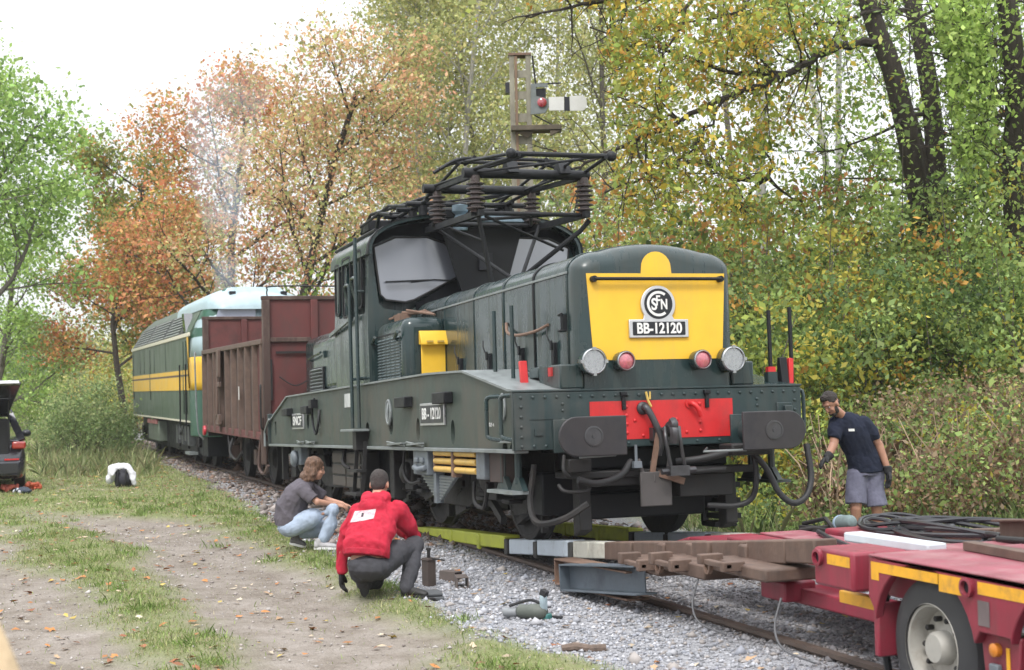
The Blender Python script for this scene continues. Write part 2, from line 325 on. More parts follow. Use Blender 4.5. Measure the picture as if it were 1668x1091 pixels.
# buffers
for s in (-1, 1):
    y = s*.885; m = MB()
    pr = []
    for yy, zz in rrect(.64, .36, .13, 6):
        pr.append((y+yy, 1.045+zz))
    # outer end round, inner end square
    pr = []
    yo = s*.325; yi = -s*.315
    poly = [(yi,-.175),(yi,.175)] + [(yo-s*.17+s*.17*math.sin(R(a)), .175*math.cos(R(a))) for a in range(0,181,15)]
    pf = [(y+p[0], 1.045+p[1]) for p in poly]
    m.prism(pf, 'yz', .47, .50); bp = m.build('buffer_plate', M_BUF, loco, .01, 3)
    m = MB(); m.lathe([(.09,.499),(.09,.506),(.075,.508),(.075,.503),(.02,.503)], (0,y,1.045), (1,0,0), 24, caps=False); m.lathe([(.018,.49),(.018,.5065)], (0,y,1.045), (1,0,0), 10); m.build('buffer_boss', M_IRON, bp)
    m = MB(); m.lathe([(.135,0),(.135,.06),(.12,.08),(.12,.26),(.085,.27),(.085,.475)], (0,y,1.045), (1,0,0), 22); m.box(-.0,.03,y-.2,y+.2,.90,1.2); m.build('buffer_housing', M_BEAM, loco, .006)
# ---- front hood
def hood_sec(x, ins, hw=.80, zb=1.47, zs=2.56, zt=2.82):
    h = hw-ins; P = [(x,-h,zb)]; P.append((x,-h,zs-.06)); P.append((x,-h+.004,zs))
    for k in range(1,9):
        a = R(90*k/8); P.append((x, -h+.27*(1-math.cos(a)), zs+(zt-.075-zs-ins)*math.sin(a)))
    for k in range(1,8):
        y = -h+.27+(2*h-.54)*k/8; P.append((x, y, zt-.075-ins+.075*(1-(y/(h-.27+1e-6))**2)))
    Q = [(p[0],-p[1],p[2]) for p in P[:11]]
    return P + Q[::-1]
secs = [hood_sec(-5.6, 0), hood_sec(-.19, 0)]
for k in range(1,7):
    a = R(90*k/6); secs.append(hood_sec(-.19+.16*math.sin(a), .14*(1-math.cos(a))))
m = MB(); m.loft(secs); hood = m.build('hood', M_GREEN, loco, ang=30)
def hoop(x, wd, pr, name='hood_seam', mat=M_GREEN, **k):
    m = MB(); a = [(x,p[1]*(1+pr/.8),p[2]+(pr if p[2]>2.5 else 0)) for p in hood_sec(x,0,**k)]; b = [(x+wd,p[1],p[2]) for p in a]
    m.loft([a,b], closed=False, caps=False); o = m.build(name, mat, hood); md = o.modifiers.new('s','SOLIDIFY'); md.thickness = pr+.006; md.offset = -1; return o
for x, wd, mt in ((-4.36,.018,M_GREEN),(-3.2,.02,M_GREEN),(-2.17,.05,M_GREEN),(-1.22,.05,M_BLACK),(-.28,.03,M_GREEN)): hoop(x, wd, .010, mat=mt)
for s in (-1,1):
    m = MB(); m.box(-5.4,-.24,s*.80,s*.813,2.548,2.57); m.build('rain_strip', M_EDGE, hood, .003)
    for x in (-3.69,-2.62,-1.55,-.61):
        m = MB(); m.box(x-.035,x+.035,s*.80,s*.84,1.72,1.93); m.tube([(x-.02,s*.85,1.92),(x-.05,s*.87,2.0),(x-.08,s*.86,2.07)],.008,6); m.box(x-.02,x+.02,s*.84,s*.86,1.86,1.95); m.build('door_latch', M_BLACK, hood, .005)
    m = MB(); m.tube([(-.50,s*.805,2.18),(-.30,s*.85,2.18),(-.30,s*.85,2.03),(-.50,s*.805,2.03)],.013,6); m.box(-.33,-.27,s*.80,s*.85,2.02,2.17); m.build('grab_bracket', M_BLACK, hood)
    m = MB(); m.tube(smooth_path([(-2.04,s*.81,2.21),(-1.85,s*.86,2.10),(-1.42,s*.90,2.05),(-1.0,s*.87,2.06),(-.78,s*.81,2.11)]),.016,8); m.build('rusty_grab_rail', M_RUST, hood)
    m = MB(); m.box(-5.4,-.8,s*.80,s*.815,1.70,1.715); m.build('lower_moulding', M_GREEN, hood)
    m = MB(); m.box(-.62,-.04,s*.75,s*.98,1.475,1.70); sb = m.build('step_box', M_GREEN, loco, .015)
    m = MB(); m.box(-.31,-.23,s*.98,s*.998,1.60,1.68); m.build('red_reflector', M_RED, sb)
    m = MB(); m.box(-.92,-.66,s*.8,s*.97,1.6,1.7); m.box(-1.35,-.95,s*.85,s*.95,1.62,1.66); m.tube([(-1.25,s*.9,1.62),(-1.1,s*.95,1.55),(-.9,s*1.0,1.56)],.02,6); m.build('pipe_fitting', M_GREEN, loco, .01)
    # thin marker rods and red blocks at the corners
    for x, y, z0, z1 in ((-1.50,1.12,1.62,2.30),(-.95,1.12,1.50,2.31)) if s < 0 else ((-.3,1.30,1.48,2.2),(-.3,1.53,1.48,2.23)):
        m = MB(); m.tube([(x,s*y,z0),(x,s*y,z1)],.021,8); m.build('marker_rod', M_BLACK if s > 0 else M_GREEN, loco)
m = MB(); m.bar((-.62,-1.12,1.48),(-.67,-1.12,1.76),.075,.04,(1,0,0)); m.build('red_flag_holder', M_RED, loco, .006)
m = MB(); m.bar((-.29,1.50,1.47),(-.31,1.52,1.73),.05,.06,(1,0,0)); m.build('red_flag_holder', M_RED, loco, .006)
m = MB(); m.prism([(-.36,1.46),(-.24,1.46),(-.28,1.74),(-.33,1.74)], 'xz', 1.39, 1.47); m.build('flag_socket', M_BLACK, loco, .006)
m = MB(); m.box(-.33,-.27,1.26,1.34,1.6,1.65); m.build('red_collar', M_RED, loco)
m = MB(); m.box(-.34,-.26,1.25,1.35,1.45,1.6); m.build('rod_socket', M_BEAM, loco)
# ---- nose: panel, rail, plates, lamps
def gz(z): return -.026 - .02*max(0, z-2.45)
pan = [(-.70,2.53),(-.655,1.80),(-.64,1.73),(.64,1.73),(.655,1.80),(.70,2.53),(.155,2.53)] + [(.150*math.cos(R(a)), 2.585+.150*math.sin(R(a))) for a in range(0,181,15)] + [(-.155,2.53)]
m = MB(); m.prism(pan, 'yz', -.032, -.024); m.build('yellow_nose_panel', M_YEL, loco)
m = MB(); m.tube([(.03,-.64,2.475),(.03,.64,2.475)],.016,10)
for y in (-.64,.64): m.tube([(-.03,y,2.475),(.035,y,2.475)],.03,10)
m.build('nose_handrail', M_BLACK, loco)
m = MB(); pl = [(-.30,1.93),(.30,1.93),(.30,2.10),(.155,2.10)] + [(.175*math.cos(R(a)), 2.24+.175*math.sin(R(a))) for a in range(-38,219,12)] + [(-.155,2.10),(-.30,2.10)]
m.prism(pl, 'yz', -.024, .0); npl = m.build('nameplate', M_SILVER, loco, .006)
m = MB(); m.prism([(p[0],2.015+p[1]) for p in rrect(.53,.125,.008,2)], 'yz', .0, .004); m.build('plate_field', M_PLATE, npl)
text('lettering', 'BB-12120', .135, M_WHITE, npl, Matrix.Translation((.004,0,2.013)) @ FRONT_X, sx=.86, bold=.004)
m = MB(); m.lathe([(.142,0),(.142,.004)], (0,0,2.245), (1,0,0), 32); m.build('roundel_field', M_PLATE, npl)
m = MB(); A = arc((.0,2.245),.118,52,308,28); B = arc((.0,2.245),.094,308,52,28)
m.prism(A+B, 'yz', .004, .008); m.build('roundel_letter', M_WHITE, npl)      # the big C of the monogram
# C must open towards the reader's right (+y)
text('lettering', 'S', .15, M_WHITE, npl, Matrix.Translation((.0045,-.045,2.235)) @ FRONT_X, sx=.85, bold=.004)
text('lettering', 'F', .13, M_WHITE, npl, Matrix.Translation((.0055,-.005,2.27)) @ FRONT_X, sx=.75, bold=.003)
text('lettering', 'N', .13, M_WHITE, npl, Matrix.Translation((.005,.055,2.235)) @ FRONT_X, sx=.72, bold=.004)
for s in (-1,1):
    for y, r, nm in ((s*.70,.125,'headlight'),(s*.385,.092,'tail_light')):
        m = MB(); m.lathe([(r*.8,-.06),(r*.95,-.02),(r,.05),(r*1.02,.10),(r*.92,.105),(r*.86,.09)], (0,y,1.715), (1,0,0), 28, caps=False); h = m.build(nm, M_GREEN, loco)
        rim = MB(); rim.lathe([(r*.93,.088),(r*.96,.108),(r*.88,.118),(r*.82,.108)], (0,y,1.715), (1,0,0), 28, caps=False)
        if nm == 'headlight':
            for a in (0,90,180,270): rim.cbox((.112,y+r*.93*math.cos(R(a)),1.715+r*.93*math.sin(R(a))),(.02,.03,.03))
        rim.build('rim', M_RIMG, h)
        if nm == 'headlight':
            l_ = MB(); l_.lathe([(r*.84,.10),(r*.5,.075),(r*.2,.05),(.012,.04)], (0,y,1.715), (1,0,0), 24); l_.build('reflector', M_LAMP, h)
            l_ = MB(); l_.ell((.07,y,1.715),(.02,.018,.018),10,6); l_.build('bulb', M_WHITE, h)
        else:
            l_ = MB(); l_.lathe([(r*.84,.095),(r*.6,.108),(.3*r,.116),(.002,.118)], (0,y,1.715), (1,0,0), 24); l_.build('lens', M_PINK, h)
# ---- cab
HW = 1.395
def arch(hw, zs, zt, n=20, flat=.30):
    P = []
    for k in range(n+1):
        a = math.pi*k/n; c = math.cos(a); P.append((-hw*math.copysign(abs(c)**.80, c), zs+(zt-zs)*abs(math.sin(a))**.78))
    return P
m = MB(); body = [(-HW,1.70),(-HW-.01,2.4)]+[(p[0],p[1]) for p in arch(HW-.02,3.36,3.80)]+[(HW+.01,2.4),(HW,1.70)]
m.prism(body, 'yz', -7.70, -5.72); cab = m.build('cab', M_GREEN, loco, ang=30)
c = MB()
WIN = [(-7.52,-7.28,2.72,3.36),(-7.05,-6.62,2.66,3.40),(-6.36,-5.98,2.72,3.42)]
for x0,x1,z0,z1 in WIN:
    for s in (-1,1): c.prism([((x0+x1)/2+p[0],(z0+z1)/2+p[1]) for p in rrect(x1-x0,z1-z0,.05,3)], 'xz', s*1.2, s*1.6)
WS = [(-1.31,3.44),(-1.24,2.84),(-1.17,2.77),(-.92,2.74),(-.80,2.77),(-.26,3.04),(-.19,3.11),(-.24,3.32),(-.38,3.49),(-.62,3.57),(-1.03,3.56)]
for s in (1,-1): c.prism([(s*p[0],p[1]) for p in WS], 'yz', -5.95, -5.6)
cut(cab, c)
for x0,x1,z0,z1 in WIN:
    for s in (-1,1):
        m = MB(); o_ = rrect(x1-x0+.06,z1-z0+.06,.07,4); i_ = rrect(x1-x0,z1-z0,.05,4); X = (x0+x1)/2; Z = (z0+z1)/2; ya, yb = s*1.40, s*1.425; n_ = len(o_)
        V = [(X+p[0],ya,Z+p[1]) for p in o_]+[(X+p[0],yb,Z+p[1]) for p in o_]+[(X+p[0],yb,Z+p[1]) for p in i_]+[(X+p[0],ya,Z+p[1]) for p in i_]
        m.add(V, [(r*n_+k, r*n_+(k+1)%n_, ((r+1)%4)*n_+(k+1)%n_, ((r+1)%4)*n_+k) for r in range(4) for k in range(n_)])
        wf = m.build('side_window', M_BLACK, cab)
        m = MB(); m.prism([(X+p[0],Z+p[1]) for p in i_], 'xz', s*1.335, s*1.345); m.build('pane', M_GLASSC, wf)
for s in (1,-1):
    m = MB(); m.tube([(-5.698,s*p[0],p[1]) for p in WS+WS[:1]], .013, 6); wf = m.build('windscreen', M_RUBBER, cab)
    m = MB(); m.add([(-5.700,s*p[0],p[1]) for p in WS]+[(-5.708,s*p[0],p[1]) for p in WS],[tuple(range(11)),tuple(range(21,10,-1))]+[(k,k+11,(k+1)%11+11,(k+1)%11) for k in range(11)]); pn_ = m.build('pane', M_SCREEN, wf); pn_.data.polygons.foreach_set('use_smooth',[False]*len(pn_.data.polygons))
    m = MB(); m.tube([(-5.66,s*-.12,3.0),(-5.64,s*-.55,3.02),(-5.66,s*-.85,2.99)],.010,6); m.bar((-5.65,s*-.62,3.015),(-5.65,s*-1.18,2.99),.035,.02); m.build('wiper', M_BLACK, wf)
m = MB(); fc = [(-1.375,3.36)]+arch(1.365,3.35,3.785)[1:-1]+[(1.375,3.36),(1.375,2.5),(.8,2.5),(-.8,2.5)]
hd = [(-.78,2.5),(-.78,2.72),(-.27,3.02),(-.20,3.12),(-.26,3.28),(-.40,3.44),(-.62,3.52),(-1.05,3.50),(-1.33,3.41)]
fp = hd + [(-p[0],p[1]) for p in hd[::-1]]
top_ = [p for p in arch(1.365,3.37,3.78) if True]
m.prism(top_+[(1.33,3.46),(1.05,3.58),(.62,3.59),(.38,3.51),(.22,3.33),(.20,3.12),(.27,3.02),(.78,2.72),(.78,2.5),(-.78,2.5),(-.78,2.72),(-.27,3.02),(-.20,3.12),(-.22,3.33),(-.38,3.51),(-.62,3.59),(-1.05,3.58),(-1.33,3.46)], 'yz', -5.718, -5.705)
m.build('cab_front_panel', pm('soot_black_paint', (.007,.008,.010), .85, var=.3, scale=4, spec=.15), cab)
# roof shell overhanging front and back
m = MB(); oa = arch(1.425,3.34,3.86); ia = arch(1.385,3.33,3.82)
m.loft([[(x,p[0],p[1]) for p in oa]+[(x,p[0],p[1]) for p in ia[::-1]] for x in (-7.80,-5.52)]); roof = m.build('cab_roof', M_GREEN, loco, ang=30)
m = MB(); ob = arch(1.440,3.325,3.868)
m.loft([[(x,p[0],p[1]) for p in ob]+[(x,p[0],p[1]) for p in oa[::-1]] for x in (-5.60,-5.50)]); m.build('roof_rim', M_BLACK, roof)
m = MB(); m.prism([(-.62,3.79),(.62,3.79),(.55,3.88),(-.55,3.88)],'yz',-7.9,-5.45); m.build('roof_walkway', M_BLACK, roof)
for s in (-1,1):
    m = MB(); m.tube([(-7.95,s*1.30,3.63),(-5.6,s*1.30,3.64)],.025,6); m.build('rain_gutter', M_BLACK, roof)
m = MB(); m.box(-7.95,-7.45,-.95,-.35,3.87,4.02); m.tube([(-7.7,-1.0,3.8),(-7.7,-.2,3.98)],.04,8); m.build('roof_equipment', M_BLACK, roof, .02)
m = MB(); m.lathe([(.09,0),(.11,.1),(.06,.2),(.10,.24),(.10,.32),(.0,.34)],(-5.42,-.25,3.62),(0,0,1),14); m.tube([(-5.42,-.2,3.75),(-5.4,0,3.78)],.05,8); m.build('blue_fitting', M_BLUE, roof)
m = MB(); m.prism([(-.15,3.72),(.55,3.72),(.45,3.82),(.0,3.84)],'yz',-5.45,-5.25); m.build('blue_fitting', M_BLUE, roof)
m = MB(); m.prism([(-.52,3.78),(.62,3.78),(.30,2.75),(-.22,2.75)],'yz',-5.5,-5.44); m.build('pantograph_support_plate', M_BLACK, roof)
m = MB(); m.box(-5.44,-5.40,-.02,.16,3.12,3.34); m.build('support_hatch', M_PLATE, roof)
# vertical grab rails, steps beside the door
for x, zt in ((-6.30,3.02),(-5.92,3.08)):
    m = MB(); m.tube(smooth_path([(x-.25,-1.42,zt-.40),(x-.25,-1.5,zt-.05),(x-.12,-1.5,zt),(x,-1.5,zt-.03)],4),.022,8); m.tube([(x,-1.5,zt+.5 if x > -6 else zt),(x,-1.5,1.17)],.024,8)
    for z in (2.9,1.8): m.tube([(x,-1.40,z),(x,-1.5,z)],.02,6)
    m.build('door_handrail', M_GREEN, loco)
m = MB(); m.bar((-6.35,-1.47,2.60),(-7.85,-1.44,2.45),.03,.05); m.build('waist_rail', M_GREEN, cab)
m = MB(); m.box(-6.5,-5.75,-1.62,-1.41,1.13,1.16); m.build('door_step', M_EDGE, loco, .005)
m = MB(); m.box(-6.1,-5.9,-1.55,-1.38,.9,1.13); m.bar((-6.25,-1.45,1.0),(-6.3,-1.5,.36),.05,.02,(1,0,0)); m.bar((-5.8,-1.45,1.0),(-5.85,-1.5,.36),.05,.02,(1,0,0)); m.box(-6.4,-5.75,-1.60,-1.42,.33,.36); m.box(-6.35,-5.8,-1.58,-1.44,.62,.65); m.build('ladder', M_DARKM, loco)
m = MB(); m.box(-7.15,-6.65,-1.412,-1.402,1.45,1.63); m.build('notice_plate', pm('grey_notice', (.45,.47,.46), .6), loco)
# ---- shoulders beside the hoods
def shoulder(x0, x1, s, zt):
    m = MB(); m.box(x0,x1,s*.76,s*1.30,1.69,zt) if s > 0 else m.box(x0,x1,-1.30,-.76,1.69,zt); return m.build('shoulder_casing', M_GREEN, loco, .125, 6)
louv = pm('louvre_paint', (.10,.13,.135), .5, var=.2, scale=6)
for s in (-1,1):
    sh = shoulder(-5.74,-4.38,s,2.46)
    m = MB(); m.box(-5.68,-4.52,s*1.30,s*1.312,2.285,2.30); m.build('casing_seam', M_BLACK, sh)
    m = MB()
    for i in range(5):
        for j in range(14):
            x = -5.60+i*.222; z = 1.755+j*.036; m.add([(x,s*1.303,z),(x+.17,s*1.303,z),(x+.17,s*1.325,z+.006),(x,s*1.325,z+.006),(x,s*1.303,z+.026),(x+.17,s*1.303,z+.026)],[(0,1,2,3),(3,2,5,4),(0,3,4),(1,5,2)])
    m.build('louvres', louv, sh, kind='stuff')
    for x in (-5.72,-4.6):
        m = MB(); m.tube([(x,s*1.30,2.20),(x+.03,s*1.36,2.22),(x+.16,s*1.36,2.29)],.022,6); m.build('catch', M_GREEN, sh)
    sr = shoulder(-9.85,-7.66,s,2.50)
    m = MB(); m.box(-9.76,-8.92,s*1.30,s*1.33,1.71,2.08); gf = m.build('grille', M_BLACK, sr, .005)
    for j in range(7):
        z = 1.73+j*.05; m = MB(); m.add([(-9.73,s*1.33,z),(-8.95,s*1.33,z),(-8.95,s*1.37,z+.012),(-9.73,s*1.37,z+.012),(-9.73,s*1.33,z+.03),(-8.95,s*1.33,z+.03)],[(0,1,2,3),(3,2,5,4),(0,3,4),(1,5,2)]); m.build('slat', M_EDGE, gf)
    m = MB(); m.tube([(-9.9,s*1.28,2.2),(-9.8,s*1.36,2.22),(-8.9,s*1.36,2.28)],.018,6); m.box(-8.86,-8.8,s*1.3,s*1.34,2.2,2.3); m.build('catch', M_GREEN, sr)
m = MB(); m.box(-4.36,-4.335,-1.10,-.805,1.73,2.13); yl = m.build('yellow_locker', M_YEL, loco, .008)
m = MB(); m.prism([(-4.37,2.29),(-4.33,2.29),(-4.25,2.15),(-4.25,2.12),(-4.37,2.13)],'xz',-1.12,-.79); m.build('locker_hood', M_YEL, yl, .006)
M_WORNY = pm('worn_yellow', (.5,.34,.08), .6)
for y in (-1.06,-.93): m = MB(); m.box(-4.24,-4.225,y,y+.08,2.15,2.17); m.build('locker_hinge', M_WORNY, yl)
# rusty wiper linkage and pipes on the shoulder in front of the windscreen
m = MB()
for k in range(5): m.tube([(-5.62+.1*k,-1.15+.03*k,2.52+.02*k),(-5.0+.1*k,-.85,2.58-.02*k)],.016,6)
m.box(-5.5,-5.2,-1.12,-.98,2.45,2.56); m.build('wiper_linkage', M_RUST, loco)
# rear hood
m = MB(); m.loft([hood_sec(x,i) for x,i in ((-LX+.03,.14),(-LX+.07,.07),(-LX+.19,0),(-7.6,0))]); m.build('rear_hood', M_GREEN, loco, ang=30)
# ---- side plates, boxes, handles
def splate(x0, x1, z0, z1, body, size, sx):
    m = MB(); m.box(x0,x1,-1.425,-1.402,z0,z1); p = m.build('number_plate', M_SILVER, loco, .004)
    m = MB(); m.box(x0+.025,x1-.025,-1.429,-1.424,z0+.025,z1-.025); m.build('plate_field', pm('plate_grey', (.035,.037,.04), .5), p)
    text('lettering', body, size, M_WHITE, p, Matrix.Translation(((x0+x1)/2,-1.4295,(z0+z1)/2)) @ SIDE_Y, sx=sx, bold=.003)
splate(-3.28,-2.34,1.18,1.42,'BB - 12120',.17,.98); splate(-10.92,-10.02,1.18,1.42,'SNCF',.19,1.5)
for x, z in ((-3.85,1.45),(-2.25,1.46),(-11.15,1.45),(-9.55,1.46)):
    m = MB(); m.box(x-.28,x+.18,-1.50,-1.40,z-.06,z+.06); m.build('lamp_box', M_BLACK, loco, .01)
for x in (-4.75,):
    m = MB(); m.tube([(x+.11*math.cos(R(a)),-1.41,1.35+.14*math.sin(R(a))) for a in range(0,361,20)],.018,6); m.tube([(x,-1.41,1.46),(x+.03,-1.43,1.35),(x,-1.41,1.24)],.02,6); m.build('filler_ring', M_EDGE, loco)
m = MB(); m.tube(smooth_path([(-9.1,-1.43,1.62),(-9.05,-1.47,1.5),(-9.1,-1.46,1.3),(-8.9,-1.46,1.10),(-8.75,-1.45,1.25),(-8.8,-1.42,1.45)]),.018,6); m.box(-9.2,-9.0,-1.5,-1.4,1.48,1.60); m.build('cable_loop', M_BLACK, loco)
for x in (-.62,-.20):
    m = MB(); m.tube(smooth_path([(x+.14,-1.40,1.43),(x,-1.49,1.42),(x-.02,-1.50,1.33),(x-.02,-1.50,1.12),(x,-1.49,1.05),(x+.16,-1.40,1.02)],5),.021,8); m.build('corner_handrail', M_GREEN, loco)
m = MB(); m.box(-.55,-.15,-1.43,-1.39,1.0,1.02); m.build('corner_step', M_EDGE, loco)
m = MB(); m.tube([(-.43+.07*math.cos(R(a)),-1.41,1.33+.12*math.sin(R(a))) for a in range(0,361,20)],.014,6); m.build('eye_ring', M_EDGE, loco)
m = MB(); m.tube([(-12.85,-1.46,1.36),(-13.3,-1.46,1.15),(-13.3,-1.46,.9)],.02,6); m.build('rear_handrail', M_EDGE, loco)
for s in (1,):
    m = MB(); m.tube(smooth_path([(-.1,s*1.46,1.40),(-.05,s*1.50,1.38),(-.05,s*1.50,1.0)],5),.018,8); m.build('corner_handrail', M_BEAM, loco)
for x0, x1 in ((-10.4,-9.9),(-9.7,-9.1),(-4.7,-3.9),(-3.8,-3.1)):
    m = MB(); m.bar((x0,-1.43,.97),(x1,-1.46,.99),.05,.02); m.tube([(x0,-1.45,1.0),(x1,-1.45,.96)],.012,6); m.build('jack_lever', M_EDGE, loco)
text('lettering', '33,5 t', .05, M_WHITE, loco, Matrix.Translation((-.82,-1.4015,1.17)) @ SIDE_Y, sx=1.6)
# ---- underframe
for bx in (-3.25,-9.75):                                        # motors, brake rigging and pipework that fill the space between the wheels
    m = MB()
    for k in (-1,1): m.lathe([(.30,-.5),(.36,-.45),(.36,.45),(.30,.5)],(bx+k*.85,0,.52),(0,1,0),14)
    m.box(bx-.45,bx+.45,-.6,.6,.25,.55); m.build('traction_motor', M_BLACK, loco)
    for s in (-1,1):
        m = MB(); q = random.Random(int(bx*10)+s)
        for j in range(26):
            x_ = bx+q.uniform(-2.5,2.5); z_ = q.uniform(.24,.86); y_ = s*q.uniform(.80,1.05); a_ = q.uniform(-.5,.5); m.bar((x_-.25,y_,z_-a_*.2),(x_+.25,y_+s*.03,z_+a_*.2),q.uniform(.03,.08),q.uniform(.04,.13))
        m.box(bx-2.6,bx+2.6,s*.80,s*.84,.34,.88); m.build('brake_rigging', M_DARKM, loco)
m = MB(); m.box(-1.55,-.62,-.98,.98,.30,.70); m.box(-.7,-.4,-.60,.60,.26,.5); m.build('front_guard_frame', M_BLACK, loco, .02)
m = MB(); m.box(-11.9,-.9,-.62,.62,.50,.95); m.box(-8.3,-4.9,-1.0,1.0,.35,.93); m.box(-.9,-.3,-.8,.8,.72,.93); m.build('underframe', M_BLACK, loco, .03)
for bx in (-3.25,-9.75):
    bog = MB()
    for s in (-1,1):
        bog.prism([(bx-2.35,.55),(bx-2.2,.75),(bx-.6,.78),(bx-.4,.60),(bx+.4,.60),(bx+.6,.78),(bx+2.2,.75),(bx+2.35,.55),(bx+2.1,.48),(bx+.9,.42),(bx+.5,.30),(bx-.5,.30),(bx-.9,.42),(bx-2.1,.48)],'xz',s*.98,s*1.06)
        for k in (-1,1):
            ax = bx+k*1.6; bog.box(ax-.18,ax+.18,s*.95,s*1.16,.42,.78); bog.lathe([(.13,0),(.13,.1),(.06,.14)],(ax,s*1.12,.625),(0,s,0),16)
            for q in (-.42,.42):
                for j in range(5): bog.lathe([(.10,0),(.10,.03)],(ax+q,s*1.06,.48+j*.06),(0,0,1),12)
                bog.box(ax+q-.12,ax+q+.12,s*.95,s*1.15,.40,.44)
    bog.box(bx-2.3,bx+2.3,-.5,.5,.5,.8); bog.build('bogie_frame', M_DARKM, loco, .012)
    for k in (-1,1):
        ax = bx+k*1.6
        for s in (-1,1):
            wm = MB(); wm.lathe([(.655,-.068),(.655,-.035),(.625,-.028),(.618,.065),(.57,.07),(.54,.045),(.25,.02),(.2,.07),(.1,.08)],(ax,s*.72,.622),(0,s,0),36); wm.build('wheel', M_DARKM, loco)
        m = MB(); m.tube([(ax,-.72,.622),(ax,.72,.622)],.09,12); m.build('axle', M_DARKM, loco)
        for s in (-1,1):
            bk = MB(); bk.prism([(ax+.60,.35),(ax+.72,.35),(ax+.76,.70),(ax+.66,.78)],'xz',s*.66,s*.78); bk.bar((ax+.70,s*.85,.45),(ax+.70,s*.85,.12),.06,.05,(1,0,0)); bk.build('brake_block', M_DARKM, loco)
# side details below the frame, visible side
m = MB(); m.box(-3.72,-3.12,-1.40,-1.2,.64,.93); m.tube([(-3.6,-1.42,.72),(-3.35,-1.45,.70),(-3.15,-1.42,.72)],.035,8); m.cbox((-3.52,-1.41,.80),(.12,.04,.06)); m.cbox((-3.3,-1.41,.80),(.12,.04,.06)); m.build('valve_box', M_GREY, loco, .02)
m = MB(); m.prism([(-3.75,.64),(-2.35,.64),(-3.0,.36),(-3.1,.36)],'xz',-1.30,-1.27); bl = m.build('step_bracket', M_GREY, loco)
for j in range(8):
    z = .62-j*.032; t = (.64-z)/.28; m = MB(); m.box(-3.75+.65*t+.02,-3.13,-1.315,-1.30,z-.012,z+.004); m.build('slat', M_EDGE, bl); m = MB(); m.box(-2.97,-2.35-.62*t-.02,-1.315,-1.30,z-.012,z+.004); m.build('slat', M_EDGE, bl)
m = MB(); m.box(-3.1,-3.0,-1.34,-1.26,.34,.66); m.build('step_bracket_post', M_GREY, bl)
for z in (.885,.80,.715):
    for x0, x1 in ((-2.92,-2.22),(-2.14,-1.42)):
        m = MB(); m.tube([(x0,-1.36,z),(x1,-1.36,z)],.033,10); m.build('yellow_pipe', M_YEL2, loco)
m = MB(); m.box(-2.21,-2.15,-1.40,-1.3,.64,.94); m.box(-2.95,-2.91,-1.38,-1.3,.68,.93); m.build('pipe_clamp', M_RUST, loco)
m = MB(); m.box(-1.41,-1.14,-1.38,-1.30,.64,.93); m.build('grey_cover', M_GREY, loco, .01)
m = MB(); m.box(-1.14,-.75,-1.33,-1.2,.62,.92); m.build('rusty_box', pm('dull_rust', (.07,.052,.047), .8, var=.3), loco, .01)
for s in (-1,1):
    for x in (-.78,-.36):
        m = MB(); m.tube([(x,s*1.30,.92),(x,s*1.30,.62)],.035,8); m.prism([(x-.18,.56),(x+.18,.56),(x+.05,.68),(x-.05,.68)],'xz',s*1.27,s*1.32); m.build('step_hanger', M_BEAM, loco)
    m = MB(); m.box(-.95,-.2,s*1.22,s*1.42,.53,.56); m.build('corner_step', M_EDGE if s < 0 else M_BEAM, loco)
for q_,r_ in (([(-4.4,-1.32,.90),(-4.42,-1.33,.65),(-4.25,-1.3,.52),(-3.95,-1.25,.55)],.02),([(-1.9,-1.25,.6),(-1.8,-1.28,.40),(-1.5,-1.28,.36),(-1.35,-1.28,.6)],.022),([(-.2,-1.2,.80),(-.2,-1.25,.45),(0,-1.25,.28),(.25,-1.1,.32),(.35,-.9,.45)],.03),([(-10.2,-1.3,.9),(-10.1,-1.33,.6),(-9.9,-1.3,.5)],.03),([(-7.7,-1.3,.9),(-7.6,-1.35,.7),(-7.4,-1.3,.62)],.03)):
    m = MB(); m.tube(smooth_path(q_),r_,6); m.build('hanging_pipe', M_DARKM, loco)
m = MB(); m.box(-8.62,-6.75,-1.28,-1.05,.36,.86); bb = m.build('battery_box', M_DARKM, loco, .01)
for i in range(2):
    for j in range(3): m = MB(); m.box(-8.55+i*.9,-7.72+i*.9,-1.30,-1.28,.38+j*.16,.51+j*.16); m.build('battery_drawer', pm('brown_drawer', (.06,.05,.042), .75, var=.25), bb, .006)
m = MB(); m.box(-11.25,-10.7,-1.35,-1.2,.62,.93); m.lathe([(.12,0),(.14,.05),(.1,.1)],(-10.95,-1.35,.72),(0,-1,0),14); m.build('valve_box', M_GREY, loco, .02)
for bx_ in ((-12.3,-11.9,-1.2,-1.1,.4,.9),(-12.6,-12.5,-1.3,-1.2,.35,.92),(-5.4,-5.2,-1.25,-1.1,.3,.9)): m = MB(); m.box(*bx_); m.build('hanger', M_DARKM, loco, .01)
# ---- coupling gear and hoses under the front beam
m = MB(); m.box(0,.09,-.14,.10,.98,1.10); m.tube(smooth_path([(.06,-.02,1.05),(.22,-.02,1.06),(.30,-.02,1.12),(.26,-.02,1.16)]),.04,8); m.build('coupling_hook', M_IRON, loco, .006)
ring = MB()
for y in (-.09,.05): ring.tube(smooth_path([(.20,y+.02,1.10),(.26,y,1.0),(.25,y+.03,.82),(.24,y+.05,.74)]),.019,8)
ring.tube(smooth_path([(.18,-.03,1.08),(.24,-.02,1.12),(.3,-.02,1.06),(.28,-.02,.96)]),.045,8); ring.box(.2,.3,-.07,.12,.66,.75); ring.tube([(.25,-.14,.70),(.25,.2,.71)],.028,8); ring.build('coupling_shackle', M_IRON, loco, .004)
m = MB(); m.bar((.12,-.10,1.05),(.10,-.17,.66),.05,.02,(1,0,0)); m.bar((.1,-.1,.68),(.1,.14,.6),.07,.06); m.build('draw_link', M_RUST, loco)
